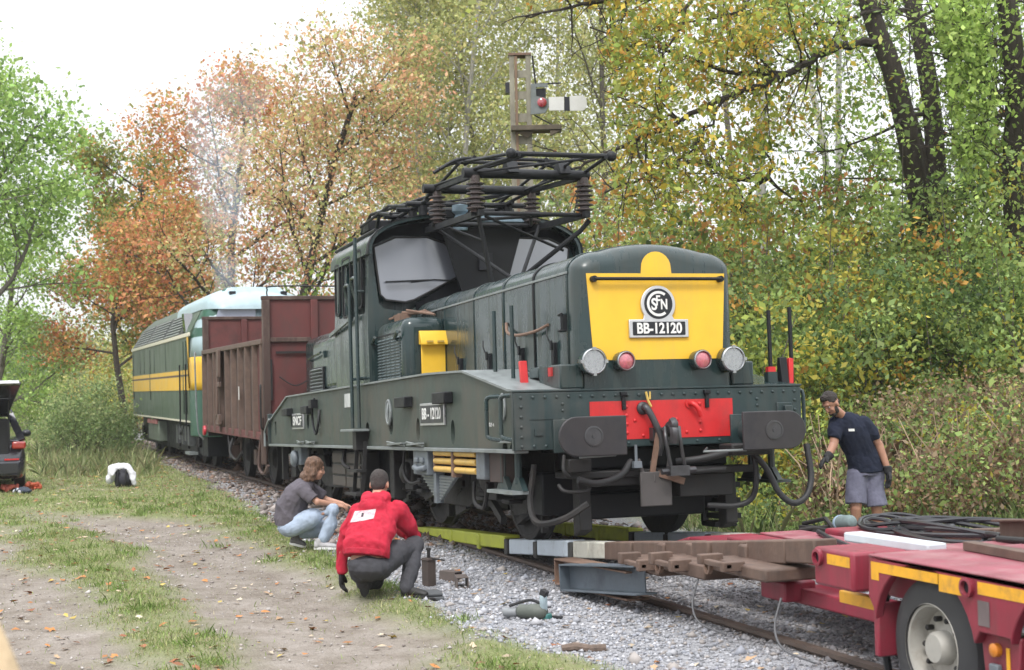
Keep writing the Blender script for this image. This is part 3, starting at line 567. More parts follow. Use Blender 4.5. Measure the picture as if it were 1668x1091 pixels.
m = MB(); m.bar((.06,-.15,.80),(.10,-.15,.60),.02,.06); m.box(.085,.115,-.29,.02,.385,.70); m.tube([(.08,-.29,.82),(.1,-.25,.66)],.02,6); m.tube([(.08,.02,.82),(.1,-.02,.66)],.02,6); m.build('coupling_guard_plate', pm('dull_grey_plate', (.075,.068,.066), .7, var=.2), loco, .012, 3)
def hose(name, pts, r, mat=M_RUBBER): m = MB(); m.tube(smooth_path(pts), r, 10); return m.build(name, mat, loco)
hose('air_hose', [(.05,-.35,.80),(.15,-.5,.68),(.22,-.75,.62),(.25,-.95,.66)], .032)
hose('air_hose', [(.05,.10,.78),(.15,.3,.80),(.2,.6,.86),(.2,.78,.92)], .034)
hose('air_hose', [(.05,.05,.68),(.12,.3,.69),(.15,.55,.70)], .024)
hose('hanging_hose', [(.15,.82,.86),(.2,.95,.68),(.24,1.05,.46),(.26,1.18,.36),(.26,1.32,.42),(.22,1.40,.60),(.16,1.40,.90)], .030)
hose('air_hose', [(.12,.86,.86),(.14,.87,.6),(.1,.84,.42),(.05,.70,.35),(-.05,.45,.36)], .028)
m = MB(); m.tube([(.3,-.95,.86),(.34,-.62,.87),(.34,-.6,.90)],.012,6); m.tube([(.3,.3,.90),(.32,.25,.87),(.33,.68,.87)],.012,6); m.build('uncoupling_lever', M_EDGE, loco)
m = MB(); m.tube([(.10,-.32,.95),(.10,-.32,.82),(.1,-.32,.74)],.014,6); m.box(.08,.14,-.36,-.28,.74,.80); m.build('valve_spindle', M_GREY, loco)
m = MB(); m.tube(smooth_path([(.1,-1.02,.88),(.16,-1.05,.75),(.16,-1.0,.68)]),.02,6); m.box(.05,.16,-1.0,-.78,.72,.84); m.tube(smooth_path([(.14,-1.1,.62),(.2,-1.05,.56),(.2,-.85,.56),(.16,-.8,.64)]),.02,6); m.build('hose_coupling_head', M_DARKM, loco, .01)
m = MB(); m.box(.02,.30,.55,.95,.82,.93); m.tube([(.15,.76,.88),(.25,.9,.9)],.05,8); m.build('air_valve', M_DARKM, loco, .02)
m = MB(); m.box(-.35,.05,-.95,.95,.66,.72); m.box(-.3,.0,-.6,-.05,.58,.72); m.box(-.3,0,.15,.7,.45,.66); m.build('guard_beam', M_DARKM, loco, .01)
for s in (-1,1):
    m = MB(); m.prism([(-.30,.70),(-.15,.70),(-.12,.18),(-.30,.12)],'xz',s*.68,s*.80); m.build('rail_guard', M_DARKM, loco, .01)
m = MB()
for j in range(7): m.box(-.75,-.45,.72+.05*(j%2),.95+.05*(j%2),.12+j*.075,.17+j*.075)
m.build('sand_pipe_stack', M_BLACK, loco)
# ---- pantograph: folded, on insulators ahead of the cab roof
PZ = 3.56
for (x,y,z) in ((-3.45,-.66,3.60),(-3.45,.66,3.60),(-5.15,-.62,3.70),(-5.15,.62,3.70)):
    m = MB(); pf = [(.075,-.03)]
    for k in range(6): pf += [(.055,k*.055),(.105,k*.055+.014),(.105,k*.055+.026),(.055,k*.055+.04)]
    pf += [(.06,.36),(.06,.39)]; m.lathe(pf, (x,y,z), (0,0,1), 16); m.build('insulator', M_INSUL, loco)
fr = MB()
for s in (-1,1):
    fr.bar((-5.6,s*.64,3.64),(-3.3,s*.64,3.55),.06,.07); fr.tube([(-5.5,s*.62,3.86),(-5.2,s*.62,3.72)],.03,8)
fr.tube([(-3.45,-.72,3.56),(-3.45,.72,3.56)],.026,8); fr.tube([(-5.15,-.7,3.66),(-5.15,.7,3.66)],.03,8)
fr.tube([(-3.45,-.64,3.58),(-3.55,-.45,2.72)],.028,8)                       # post down to the hood
fr.tube([(-5.5,-.62,3.70),(-3.95,-.05,2.85)],.024,8); fr.tube([(-3.45,.72,3.50),(-3.5,.62,3.38),(-4.0,-.0,2.84)],.03,8); fr.tube([(-4.9,.62,3.62),(-4.05,.05,2.84)],.024,8)
fr.tube([(-3.45,-.55,3.53),(-3.9,.55,3.2)],.018,8); fr.tube([(-4.6,-.62,3.62),(-3.45,.2,3.55)],.02,8); fr.tube([(-5.15,.6,3.66),(-3.45,.0,3.56)],.02,8); fr.tube([(-5.15,-.6,3.66),(-4.3,-.3,3.35)],.016,8)
fr.build('pantograph_support_frame', M_BLACK, loco)
pn = MB()
for x, z in ((-3.45,4.02),(-5.15,4.10)): pn.tube([(x,-.80,z),(x,.72,z)],.058,12)
for s in (-1,1): pn.bar((-5.2,s*.62,4.10),(-3.4,s*.66,4.0),.06,.05)
for y in (-.25,.38): pn.prism([(-3.6,4.02),(-3.3,4.02),(-3.4,4.16),(-3.5,4.16)],'xz',y-.05,y+.08)
pn.build('pantograph_base', M_BLACK, loco)
ar = MB()
for s in (-1,1):
    ar.tube([(-3.45,s*.68,4.06),(-2.35,s*.50,4.04)],.022,8); ar.tube([(-5.15,s*.66,4.14),(-2.5,s*.28,4.10)],.018,8)      # arms to the front knuckle
    ar.tube([(-5.15,s*.66,4.12),(-6.15,s*.55,4.05)],.022,8); ar.tube([(-3.45,s*.62,4.08),(-6.2,s*.45,4.12)],.018,8)
    ar.tube([(-2.42,s*.5,4.08),(-4.2,s*.55,4.28)],.02,8); ar.tube([(-6.2,s*.52,4.08),(-4.4,s*.55,4.30)],.02,8)
ar.tube([(-2.4,-.58,4.06),(-2.4,.58,4.06)],.028,8); ar.tube([(-6.2,-.62,4.06),(-6.2,.62,4.06)],.028,8)
ar.tube([(-3.45,-.7,4.02),(-2.4,.5,4.06)],.014,6); ar.tube([(-5.15,.6,4.1),(-6.2,-.5,4.06)],.014,6)
for y in (-.58,.58):
    for x in (-2.4,-6.2): ar.ell((x,y,4.06),(.065,.06,.06),10,7)
ar.build('pantograph_arm', M_BLACK, loco)
hd_ = MB()
for x in (-4.18,-4.45): hd_.tube(smooth_path([(x,-.86,4.18),(x,-.66,4.29),(x,-.4,4.32),(x,.4,4.32),(x,.66,4.29),(x,.86,4.18)],4),.022,8)
for y in (-.45,.45): hd_.tube([(-4.1,y,4.31),(-4.5,y,4.31)],.03,8)
hd_.build('contact_head', M_BLACK, loco)
# rear pantograph, folded flat on the roof
pn = MB()
for y in (-.6,.55): pn.tube([(-7.95,y,4.02),(-5.7,y,4.04)],.03,8)
for x in (-7.7,-7.1,-6.4,-5.9): pn.tube([(x,-.82,4.02),(x,.8,4.02)],.036,8); pn.lathe([(.06,0),(.06,.18)],(x,-.6,3.82),(0,0,1),10); pn.lathe([(.06,0),(.06,.18)],(x,.55,3.82),(0,0,1),10)
pn.tube([(-7.9,-.95,3.88),(-7.5,-.9,4.1),(-5.8,-.5,4.12)],.022,6); pn.tube([(-7.7,-1.0,3.95),(-6.3,-.95,4.05),(-5.6,-.9,3.95)],.02,6); pn.tube([(-7.6,-.85,4.08),(-5.8,.6,4.16)],.02,6); pn.tube([(-7.2,-.9,3.85),(-6.8,-.95,4.02),(-6.0,-1.0,3.9)],.025,6)
pn.build('rear_pantograph', M_BLACK, loco)
# ------------------------------------------------------------------ GROUND
rng = np.random.default_rng(7)
_nz = [np.random.default_rng(100+i).random((64,64)) for i in range(6)]
def vnoise(x, y, sc, k=0):
    g = _nz[k]; X = np.asarray(x)*sc+50; Y = np.asarray(y)*sc+50; i = np.floor(X).astype(int); j = np.floor(Y).astype(int); u = X-i; v = Y-j
    u = u*u*(3-2*u); v = v*v*(3-2*v); i %= 64; j %= 64; i1 = (i+1)%64; j1 = (j+1)%64
    return (g[i,j]*(1-u)+g[i1,j]*u)*(1-v)+(g[i,j1]*(1-u)+g[i1,j1]*u)*v
def fbm(x, y, sc, k=0): return .5*vnoise(x,y,sc,k)+.28*vnoise(x,y,sc*2.3,(k+1)%6)+.22*vnoise(x,y,sc*5.1,(k+2)%6)
def sst(a, b, t): t = np.clip((t-a)/(b-a), 0, 1); return t*t*(3-2*t)
def weights(x, y):
    n = (fbm(x,y,1.1,0)-.5)*1.0; n2 = (fbm(x,y,.55,3)-.5)*1.3
    yg = np.interp(x, [-60,-30.6,-18,-10.6,-4.1,.4,3.7,9,14], [-1.5,-1.45,-1.75,-1.98,-2.42,-2.45,-2.33,-2.2,-2.2])
    grav = sst(-.18,.18, y-yg+n*.55)*sst(-.3,.3, 2.3+n2*.6-y)*sst(-70,-50,x)
    r1 = np.interp(x, [-30,-14,-12,-9.1,-6,-2.4,2.6,9], [-6.5,-5.6,-4.7,-3.3,-2.95,-2.8,-3.0,-3.1])
    r2 = np.interp(x, [-30,-13,-10.1,-6.8,0,2.6,9], [-7.2,-5.7,-4.9,-4.35,-4.25,-4.45,-4.5])
    rut1 = sst(-.3,.3, r1-y+n*.8)*sst(-.35,.3, y-r2+n2*.7)*sst(-14,-9,x)
    r3 = np.interp(x, [-14,-7.7,-2.1,2.4,9], [-6.9,-5.8,-5.05,-4.98,-5.0])
    rut2 = sst(-.3,.35, r3-y+n2*.8)*sst(-9.5,-6,x)
    dirt = np.clip(rut1+rut2+.45*sst(.62,.75,fbm(x,y,.7,2))*sst(-26,-12,x), 0, 1)*(1-grav)
    return grav, dirt
def ground_z(x, y):
    g, d = weights(x, y); z = -.055+.0*x
    z = z + .045*(1-g)*(1-d) - .02*d + (fbm(x,y,1.5,1)-.5)*.06*(1-g) + (fbm(x,y,3,4)-.5)*.02
    z = z + .10*np.clip(y-3.4,0,9) - .05*np.clip(y-14,0,60)*(y>14)*0
    z = z + .035*np.clip(-y-12,0,40)*0
    return z
xs = np.concatenate([-np.geomspace(26,900,46)[::-1], np.arange(-25.8,14,.16), np.geomspace(14.2,400,26)])
ys = np.concatenate([-np.geomspace(9.4,700,36)[::-1], np.arange(-9.2,4.2,.16), np.geomspace(4.3,600,44)])
GX, GY = np.meshgrid(xs, ys, indexing='ij'); GZ = ground_z(GX, GY); gw, dw = weights(GX, GY)
nx, ny = GX.shape; I = np.arange(nx*ny).reshape(nx,ny)
F = np.stack([I[:-1,:-1],I[1:,:-1],I[1:,1:],I[:-1,1:]],-1).reshape(-1,4)
gm = idx_mesh('ground', np.stack([GX,GY,GZ],-1).reshape(-1,3), F, np.stack([gw.ravel(),dw.ravel(),gw.ravel()*0],1), None, True)
m = bpy.data.materials.new('ground_soil'); m.use_nodes = True; n = m.node_tree; Lk = n.links; b = n.nodes['Principled BSDF']
att = n.nodes.new('ShaderNodeAttribute'); att.attribute_name = 'Col'; sep = n.nodes.new('ShaderNodeSeparateColor'); Lk.new(att.outputs['Color'], sep.inputs[0])
tcn = n.nodes.new('ShaderNodeTexCoord')
def nzr(sc, stops, det=8, rough=.7):
    a = n.nodes.new('ShaderNodeTexNoise'); a.inputs['Scale'].default_value = sc; a.inputs['Detail'].default_value = det; a.inputs['Roughness'].default_value = rough; Lk.new(tcn.outputs['Object'], a.inputs['Vector'])
    r = n.nodes.new('ShaderNodeValToRGB'); e = r.color_ramp.elements
    while len(e) < len(stops): e.new(.5)
    for i,(p,c) in enumerate(stops): e[i].position = p; e[i].color = (*c,1)
    Lk.new(a.outputs['Fac'], r.inputs[0]); return r.outputs[0], a.outputs['Fac']
cg, _ = nzr(3.5, [(.3,(.13,.16,.06)),(.5,(.185,.205,.085)),(.7,(.25,.23,.14))])
cd, fd = nzr(2.2, [(.28,(.135,.11,.088)),(.45,(.215,.185,.155)),(.58,(.275,.242,.212)),(.75,(.36,.325,.295))], 12, .78)
ck, fk = nzr(45, [(.32,(.15,.15,.158)),(.5,(.30,.30,.315)),(.68,(.48,.48,.505))])
m1 = n.nodes.new('ShaderNodeMixRGB'); m2 = n.nodes.new('ShaderNodeMixRGB')
Lk.new(sep.outputs[1], m1.inputs[0]); Lk.new(cg, m1.inputs[1]); Lk.new(cd, m1.inputs[2]); Lk.new(sep.outputs[0], m2.inputs[0]); Lk.new(m1.outputs[0], m2.inputs[1]); Lk.new(ck, m2.inputs[2])
gr_, _ = nzr(70, [(.3,(.62,.61,.60)),(.5,(1,1,1)),(.72,(1.28,1.27,1.25))], 10, .8)
mg = n.nodes.new('ShaderNodeMixRGB'); mg.blend_type = 'MULTIPLY'; mg.inputs[0].default_value = .9; Lk.new(m2.outputs[0], mg.inputs[1]); Lk.new(gr_, mg.inputs[2])
Lk.new(mg.outputs[0], b.inputs['Base Color']); b.inputs['Roughness'].default_value = .95; b.inputs['Specular IOR Level'].default_value = .2
bn = n.nodes.new('ShaderNodeTexNoise'); bn.inputs['Scale'].default_value = 28; bn.inputs['Detail'].default_value = 9; Lk.new(tcn.outputs['Object'], bn.inputs['Vector'])
bp = n.nodes.new('ShaderNodeBump'); bp.inputs['Strength'].default_value = .9; bp.inputs['Distance'].default_value = .045; Lk.new(bn.outputs['Fac'], bp.inputs['Height']); Lk.new(bp.outputs[0], b.inputs['Normal'])
gm.materials.append(m); ground = link('ground', gm, kind='structure')

# ------------------------------------------------------------------ TRACK
track = thing('railway_track', 'rusty railway track', 'track'); del track['label']; del track['category']; track['kind'] = 'structure'
M_RAIL = pm('rail_steel', (.085,.062,.050), .6, metal=.2, var=.3, scale=7, dirt=(.13,.085,.06), dirt_amt=.5)
rp = [(-.035,0),(-.036,-.03),(-.01,-.045),(-.01,-.12),(-.06,-.14),(.06,-.14),(.01,-.12),(.01,-.045),(.036,-.03),(.035,0)]
for s in (-1,1):
    secs = []
    for x in list(np.arange(-120,-40,8))+list(np.arange(-40,14,2)):
        off = .0026*max(0,-x-38)**2
        secs.append([(x, s*.752+p[0]+off, p[1]) for p in rp])
    mm = MB(); mm.loft(secs); mm.build('rail', M_RAIL, track)
M_TIE = pm('old_oak_sleeper', (.085,.068,.055), .9, var=.35, scale=4, stretch=(8,1,8), bump=.3, bscale=12)
mm = MB(); mm.box(-.12,.12,-1.25,1.25,-.2,-.052); tie = mm.mesh('sleeper'); tie.materials.append(M_TIE)
for i in range(70):
    x = 3.0-i*.62
    o = link('sleeper', tie, track); o.location = (x, .0026*max(0,-x-38)**2, random.Random(i).uniform(-.012,.012)+(.012 if x < -9 else -.02)); o.rotation_euler = (0,0,random.Random(i).uniform(-.02,.02))
# gravel stones, one joined mesh
def stones(name, n, xr, yr, size, cols, seed, wfun, mat, zoff=0):
    r = np.random.default_rng(seed); x = r.uniform(*xr,n); y = r.uniform(*yr,n); keep = r.random(n) < wfun(x,y); x = x[keep]; y = y[keep]; n = len(x); z = ground_z(x,y)+zoff
    base = np.array([(1,0,0),(0,1,0),(-1,0,0),(0,-1,0),(0,0,1),(0,0,-1)],float)
    s = size*np.exp(r.normal(0,.45,n)); V = base[None]*(1+r.uniform(-.35,.35,(n,6,3)))+r.uniform(-.22,.22,(n,6,3)); V *= s[:,None,None]*np.array([1,.85,.62])
    a = r.uniform(0,6.28,n); c, sn = np.cos(a)[:,None], np.sin(a)[:,None]
    V = np.stack([V[:,:,0]*c-V[:,:,1]*sn, V[:,:,0]*sn+V[:,:,1]*c, V[:,:,2]],-1)+np.stack([x,y,z+s*.25],-1)[:,None]
    f = np.array([(0,1,4),(1,2,4),(2,3,4),(3,0,4),(1,0,5),(2,1,5),(3,2,5),(0,3,5)]); F = (np.arange(n)*6)[:,None,None]+f[None]
    C = np.array(cols)[r.integers(0,len(cols),n)]*r.uniform(.75,1.25,(n,1))
    near = np.exp(-(np.abs(np.abs(y)-.752)/.22)**2); st = np.clip(near*.75+(np.abs(y)<.7)*.45+(fbm(x,y,.9,2)-.5)*.7,0,.85)[:,None]; C = C*(1-st)+C*np.array([.50,.43,.38])*st      # stones stained brown beside the rails, darker between them too
    return link(name, idx_mesh(name, V.reshape(-1,3), F.reshape(-1,3), np.repeat(C,6,0), mat), kind='stuff')
M_STONE = leafmat('stone', trans=0, rough=.85)
GC = [(.28,.285,.305),(.36,.365,.39),(.215,.22,.235),(.44,.44,.46),(.30,.275,.26),(.27,.28,.315),(.33,.335,.36)]
gv = stones('gravel', 62000, (-9,9), (-2.9,1.6), .0125, GC, 3, lambda x,y: weights(x,y)[0]*sst(-9,-2,x), M_STONE); gv.parent = ground
g2 = stones('ballast', 19000, (-46,-4), (-2.2,1.9), .028, [(.20,.17,.155),(.26,.225,.21),(.15,.125,.115),(.32,.28,.26),(.21,.14,.105)], 4, lambda x,y: weights(x,y)[0], M_STONE); g2.parent = ground
g3 = stones('pebbles', 9000, (-12,9), (-8,-2.2), .009, [(.33,.29,.27),(.25,.215,.195),(.42,.39,.37)], 5, lambda x,y: .25+.6*weights(x,y)[1], M_STONE); g3.parent = ground

# ------------------------------------------------------------------ RAMP RAILS between the trailer and the track
M_LIME = pm('lime_yellow_paint', (.46,.50,.055), .5, var=.15, scale=5, dirt=(.16,.15,.06), dirt_amt=.4, dirt_scale=4)
M_PALE = pm('pale_blue_white_paint', (.50,.56,.62), .5, var=.1, scale=6, dirt=(.18,.17,.17), dirt_amt=.35, dirt_scale=5)
M_CREAM = pm('cream_paint', (.55,.54,.47), .6, var=.12, scale=6, dirt=(.20,.17,.13), dirt_amt=.45, dirt_scale=6)
M_BROWN = pm('brown_steel', (.100,.062,.046), .68, var=.3, scale=6, dirt=(.075,.055,.045), dirt_amt=.5, dirt_scale=5, bump=.15, bscale=25, streak=(.17,.115,.088), streak_amt=.6)
M_JOINT = pm('dark_joint', (.05,.048,.045), .7, var=.3)
def ramp(s, label):
    t = thing('ramp_rail', label, 'ramp', (0,0,0), group='ramp rails under the locomotive wheels')
    ya, yb = s*.62, s*.80
    def seg(nm, x0, x1, t0, t1, b0, b1, mat, sub=1, proud=0):
        m = MB(); m.prism([(x0,b0),(x1,b1),(x1,t1),(x0,t0)], 'xz', ya, yb+s*proud); return m.build(nm, mat, t, .012, 2)
    seg('tapered_toe', -5.84,-4.36,.012,.103,-.05,-.03,M_LIME); seg('lime_section', -4.34,-3.30,.105,.155,-.03,.012,M_LIME); seg('lime_section', -3.28,-2.42,.157,.20,.012,.06,M_LIME)
    seg('pale_section', -2.27,-1.50,.175,.238,.022,.088,M_PALE); seg('pale_section', -1.42,-.56,.244,.316,.092,.158,M_PALE)
    seg('cream_section', -.44,-.06,.322,.347,.165,.195,M_CREAM); seg('cream_section', -.05,.34,.349,.376,.196,.232,M_CREAM)
    for x0,x1,t0,t1 in ((.37,.95,.385,.44),(.96,1.50,.441,.488),(1.60,2.02,.50,.54),(2.13,2.42,.548,.575),(2.44,2.92,.575,.622),(3.0,3.55,.632,.685),(3.56,3.95,.686,.725)):
        seg('brown_section', x0,x1,t0,t1,t0-.155,t1-.165,M_BROWN,proud=.02 if x0 in (.37,2.13) else 0)
    for x, z0, z1 in ((-4.35,-.05,.13),(-3.29,-.0,.17),(-2.35,.03,.20),(-1.46,.08,.25),(-.50,.15,.33)):
        m = MB(); m.box(x-.05,x+.05,min(ya,yb)-.012,max(ya,yb)+.012,z0-.02,z1-.03); m.build('hinge_joint', M_JOINT if x > -2.4 else M_LIME, t, .01)
    for x, z in ((1.55,.48),(2.08,.53),(2.96,.60)):
        m = MB(); m.box(x-.06,x+.06,min(ya,yb)-.02,max(ya,yb)+.02,z-.25,z+.0); m.build('hinge_joint', M_BROWN, t, .015)
    return t
ramp(-1, 'jointed ramp rail nearest the photographer, lime yellow toe to brown steel sections')
ramp(1, 'jointed ramp rail on the far side, mostly hidden beneath the locomotive')
def ibeam(L, h, wd, tk=.016):
    m = MB(); m.box(0,L,-wd/2,wd/2,0,tk); m.box(0,L,-wd/2,wd/2,h-tk,h); m.box(0,L,-tk/2,tk/2,tk,h-tk); return m
def lay(m, name, label, cat, mat, loc, rot=(0,0,0), group=None, bevel=.004):
    o = m.build(name, mat, None, bevel); o.location = loc; o.rotation_euler = rot; return tag(o, label, cat, group)
mb = ibeam(1.7,.235,.20); mb.box(-.016,0,-.10,.10,0,.235); lay(mb,'steel_beam','rust brown I-beam on the gravel under the ramp, plated at its end','beam',M_RUST,(-.15,-.99,-.03),(0,R(-2.2),R(-1)))
mb = ibeam(1.45,.235,.20); mb.box(-.016,0,-.10,.10,0,.235); lay(mb,'steel_beam','dark blue-grey I-beam lying in front of the rusty one below the ramp','beam',pm('slate_steel',(.085,.105,.125),.5,var=.25,scale=5,dirt=(.03,.03,.035),dirt_amt=.4),(.32,-1.12,-.025),(0,R(-5.2),R(3)))
# lower brown brackets beneath the ramp
for i,(x0,x1,z0,z1) in enumerate(((1.35,1.95,.27,.38),(1.95,2.75,.33,.44),(2.80,3.68,.42,.51))):
    m = MB(); m.box(x0,x1,-1.02,-.60,z0,z1); c_ = m.build('outrigger_arm', M_BROWN, None, .015); tag(c_, ('brown steel arm under the ramp next to the blue-grey beam','brown steel arm in the middle of the row under the ramp','brown steel arm under the ramp next to the red trailer')[i], 'steel arm')
    m = MB(); xx = x0+.12; m.box(xx,xx+.07,-1.16,-.98,z0+.06,z1+.04); m.box(xx+.07,xx+.42,-1.14,-1.09,z0+.06,z0+.10); m.box(xx+.36,xx+.42,-1.16,-.99,z0+.04,z1+.02); m.build('bracket', M_BROWN, c_, .008)
    m = MB(); m.lathe([(.05,0),(.05,.03),(.03,.03),(.03,.0)],(x0+.05,-1.02,z0+.02),(0,-1,0),14); m.build('pin_eye', M_RUST, c_)
for i,(x,z) in enumerate(((2.62,.34),(3.85,.34))):
    m = MB(); m.tube(smooth_path([(x,-1.0,z),(x+.05,-1.08,z-.18),(x+.20,-1.1,z-.30),(x+.42,-1.0,z-.36)]),.008,6); tag(m.build('dangling_cable', pm('grey_cable',(.085,.085,.09),.6), None), ('thin grey cable hanging below the middle of the ramp','thin grey cable hanging below the red trailer front')[i], 'cable')

# ------------------------------------------------------------------ TRAILER
M_TRED = pm('trailer_red', (.235,.020,.040), .45, var=.16, scale=3, dirt=(.24,.085,.085), dirt_amt=.35, dirt_scale=4, bump=.05, bscale=20, streak=(.10,.04,.04), streak_amt=.6)
M_TDECK = pm('trailer_deck_glare_red', (.25,.060,.082), .5, var=.2, scale=3, dirt=(.30,.19,.185), dirt_amt=.6, dirt_scale=3.5, bump=.08, bscale=30)  # deck-top glare put into the colour: pinker and paler than the side red
M_TAPE = pm('yellow_reflective_tape', (.72,.36,.02), .5, var=.1, scale=14, dirt=(.30,.17,.06), dirt_amt=.4, dirt_scale=9)
tr = thing('lowloader_trailer', 'dark red low-loader trailer with yellow tape and big tyres, ramp at its tail', 'trailer')
m = MB(); m.box(5.36,11,-1.275,1.25,.7815,.795); m.build('deck', M_TDECK, tr, .012)
m = MB(); pts = [(5.36,.78),(11,.78),(11,.50),(7.62,.50)]+[(7.07+.47*math.cos(R(a)),.40+.40*math.sin(R(a))) for a in range(10,171,10)]+[(6.60,.50),(6.36,.50)]+[(5.86+.46*math.cos(R(a)),.36+.42*math.sin(R(a))) for a in range(10,171,10)]+[(5.39,.50),(5.345,.56)]
m.prism(pts,'xz',-1.27,-1.215); m.build('side_plate', M_TRED, tr, .012)
m = MB(); m.box(5.36,11,-1.15,1.2,.55,.744); m.build('chassis', M_TRED, tr, .01)
m = MB(); m.box(4.70,5.14,-1.24,-.86,.545,.775); m.build('front_block', M_TRED, tr, .02)
m = MB(); m.box(5.14,5.36,-1.10,-.8,.56,.77); m.build('recess_plate', M_TRED, tr)
m = MB(); m.box(4.70,5.36,-.86,1.2,.60,.738); m.build('neck_deck', M_TDECK, tr, .015)
m = MB(); m.box(1.0,2.0,-.30,.30,.38,.46); m.prism([(.55,.30),(1.0,.38),(1.0,.46),(.55,.36)],'xz',-.3,-.2); m.build('gooseneck_tip', M_TRED, tr, .015)
m = MB(); m.box(1.9,4.72,-.40,.30,.44,.545); m.build('gooseneck_beam', M_TRED, tr, .015)
m = MB(); m.box(1.9,3.2,-.1,.28,.546,.562); m.box(3.3,4.6,-.40,.25,.546,.566); m.build('gooseneck_top', M_TDECK, tr, .005)
m = MB(); m.box(2.2,4.7,.31,1.22,.53,.60); m.build('far_arm', M_TRED, tr, .02)
m = MB(); m.box(3.3,5.3,-.62,-.35,.22,.33); m.box(3.1,3.45,-.75,-.5,.24,.38); m.build('lower_frame', M_TRED, tr, .015)
m = MB(); m.box(4.58,5.02,-1.0,-.95,.405,.48); m.build('lower_yellow_plate', M_TAPE, tr, .006)
for x0,x1,z0,z1 in ((4.86,5.11,.685,.745),(5.385,6.02,.70,.755),(6.03,6.235,.665,.755),(6.36,7.3,.69,.752),(7.32,8.5,.69,.752),(5.385,5.46,.655,.70)):
    m = MB(); y = -1.243 if x0 < 5.2 else -1.273; m.box(x0,x1,y,y+.004,z0,z1); m.build('reflective_tape', M_TAPE, tr)
for x, y in ((4.77,-1.24),(6.285,-1.27)):
    m = MB(); m.lathe([(.048,-.01),(.052,.025),(.036,.028),(.034,0)],(x,y,.715),(0,-1,0),20,caps=False); m.build('lashing_eye', M_TRED, tr)
    m = MB(); m.lathe([(.034,.002),(.034,.004)],(x,y,.715),(0,-1,0),16); m.build('eye_hole', M_PLATE, tr)
m = MB(); m.box(6.36,6.45,-1.275,-1.268,.535,.66); m.build('slot', pm('slot_grey',(.13,.10,.10),.7), tr)
m = MB(); m.prism([(6.30,.5),(6.62,.5),(6.56,.02),(6.36,.02)],'xz',-1.22,-1.16); mf = m.build('mudguard', M_TRED, tr, .01)
m = MB(); m.lathe([(.035,0),(.035,.03),(.02,.04)],(6.44,-1.22,.42),(0,-1,0),16); m.build('orange_lamp', pm('amber_lens',(.5,.17,.02),.25), mf)
m = MB(); m.box(6.40,6.47,-1.25,-1.22,.22,.35); m.lathe([(.03,0),(.03,.04)],(6.46,-1.24,.28),(0,-1,0),12); m.build('valve', M_GREY, mf, .006)
m = MB(); m.box(6.51,6.535,-1.225,-1.218,.30,.44); m.build('side_marker', M_TAPE, mf)
m = MB(); m.box(5.36,5.41,-1.25,-1.0,.22,.52); m.build('mud_flap', M_TRED, tr, .01)
m = MB(); m.tube([(5.28,-1.1,.56),(5.27,-1.15,.40),(5.30,-1.12,.10)],.022,6); m.tube(smooth_path([(5.2,-1.1,.5),(5.25,-1.15,.3),(5.4,-1.1,.2)]),.014,6); m.build('air_pipe', M_BLACK, tr)
m = MB(); m.tube([(4.9,-.75,.13),(5.4,-.9,.18)],.05,10); m.build('cylinder', M_GREY, tr)
M_TYRE = pm('tyre_rubber', (.028,.028,.030), .62, var=.2, scale=4, dirt=(.12,.115,.11), dirt_amt=.4, dirt_scale=3)
M_RIM = pm('dusty_rim', (.36,.345,.31), .55, var=.12, scale=5, dirt=(.16,.13,.10), dirt_amt=.45, dirt_scale=5)
for s in (-1,1):
    for x in (5.86,7.07,8.28):
        m = MB(); m.lathe([(.235,-.06),(.235,-.0),(.30,-.002),(.36,-.018),(.372,-.024),(.374,-.032),(.392,-.06),(.40,-.09),(.40,-.13),(.40,-.22),(.37,-.27),(.235,-.29)],(x,s*1.215,.335),(0,s,0),56,caps=False); wh = m.build('tyre', M_TYRE, tr)
        for r_ in (.378,.345): pass
        m = MB(); m.lathe([(.238,.004),(.245,-.008),(.222,-.014),(.215,-.05),(.20,-.11),(.13,-.10),(.092,-.095),(.088,-.03),(.074,-.012),(.0,-.010)],(x,s*1.215,.335),(0,s,0),40,caps=False); rm = m.build('rim', M_RIM, wh)
        m = MB()
        for k in range(10):
            a = 2*math.pi*k/10; m.lathe([(.015,-.10),(.015,-.06),(.008,-.055)],(x+.155*math.cos(a),s*1.215,.335+.155*math.sin(a)),(0,s,0),6)
        m.build('wheel_nuts', M_DARKM, rm, kind='stuff')
# things lying on the trailer
M_CABLE = pm('black_cable', (.022,.023,.027), .42, var=.2)
def coil(name, label, c, rx, ry, n, r, seed):
    rr = random.Random(seed); m = MB()
    for k in range(n):
        a0 = rr.uniform(0,6.28); q = []
        for j in range(33):
            a = a0+2*math.pi*j/32; q.append((c[0]+rx*(1+.12*math.sin(k*2+a))*math.cos(a)+rr.uniform(-.01,.01), c[1]+ry*(1+.1*math.cos(k+a))*math.sin(a), c[2]+.02+k*.013+.03*math.sin(a*2+k)))
        m.tube(q, r, 6, caps=False)
    return tag(m.build(name, M_CABLE), label, 'cable')
coil('cable_coil','big loose coil of black cable on the far side of the trailer neck',(3.62,.78,.605),.95,.36,6,.018,1)
coil('cable_coil','tighter black cable coil lying where the trailer neck meets the deck',(4.42,.70,.61),.42,.38,6,.018,5)
coil('cable_coil','few turns of black cable nearest the standing person on the trailer neck',(2.72,.72,.605),.45,.25,4,.016,2)
m = MB(); m.tube(smooth_path([(2.3,.20,.585),(3.0,-.05,.585),(3.9,-.25,.59),(4.68,.1,.60),(4.76,.2,.775)]),.020,8); tag(m.build('hydraulic_hose', M_CABLE), 'long black hose running over the red trailer neck', 'hose')
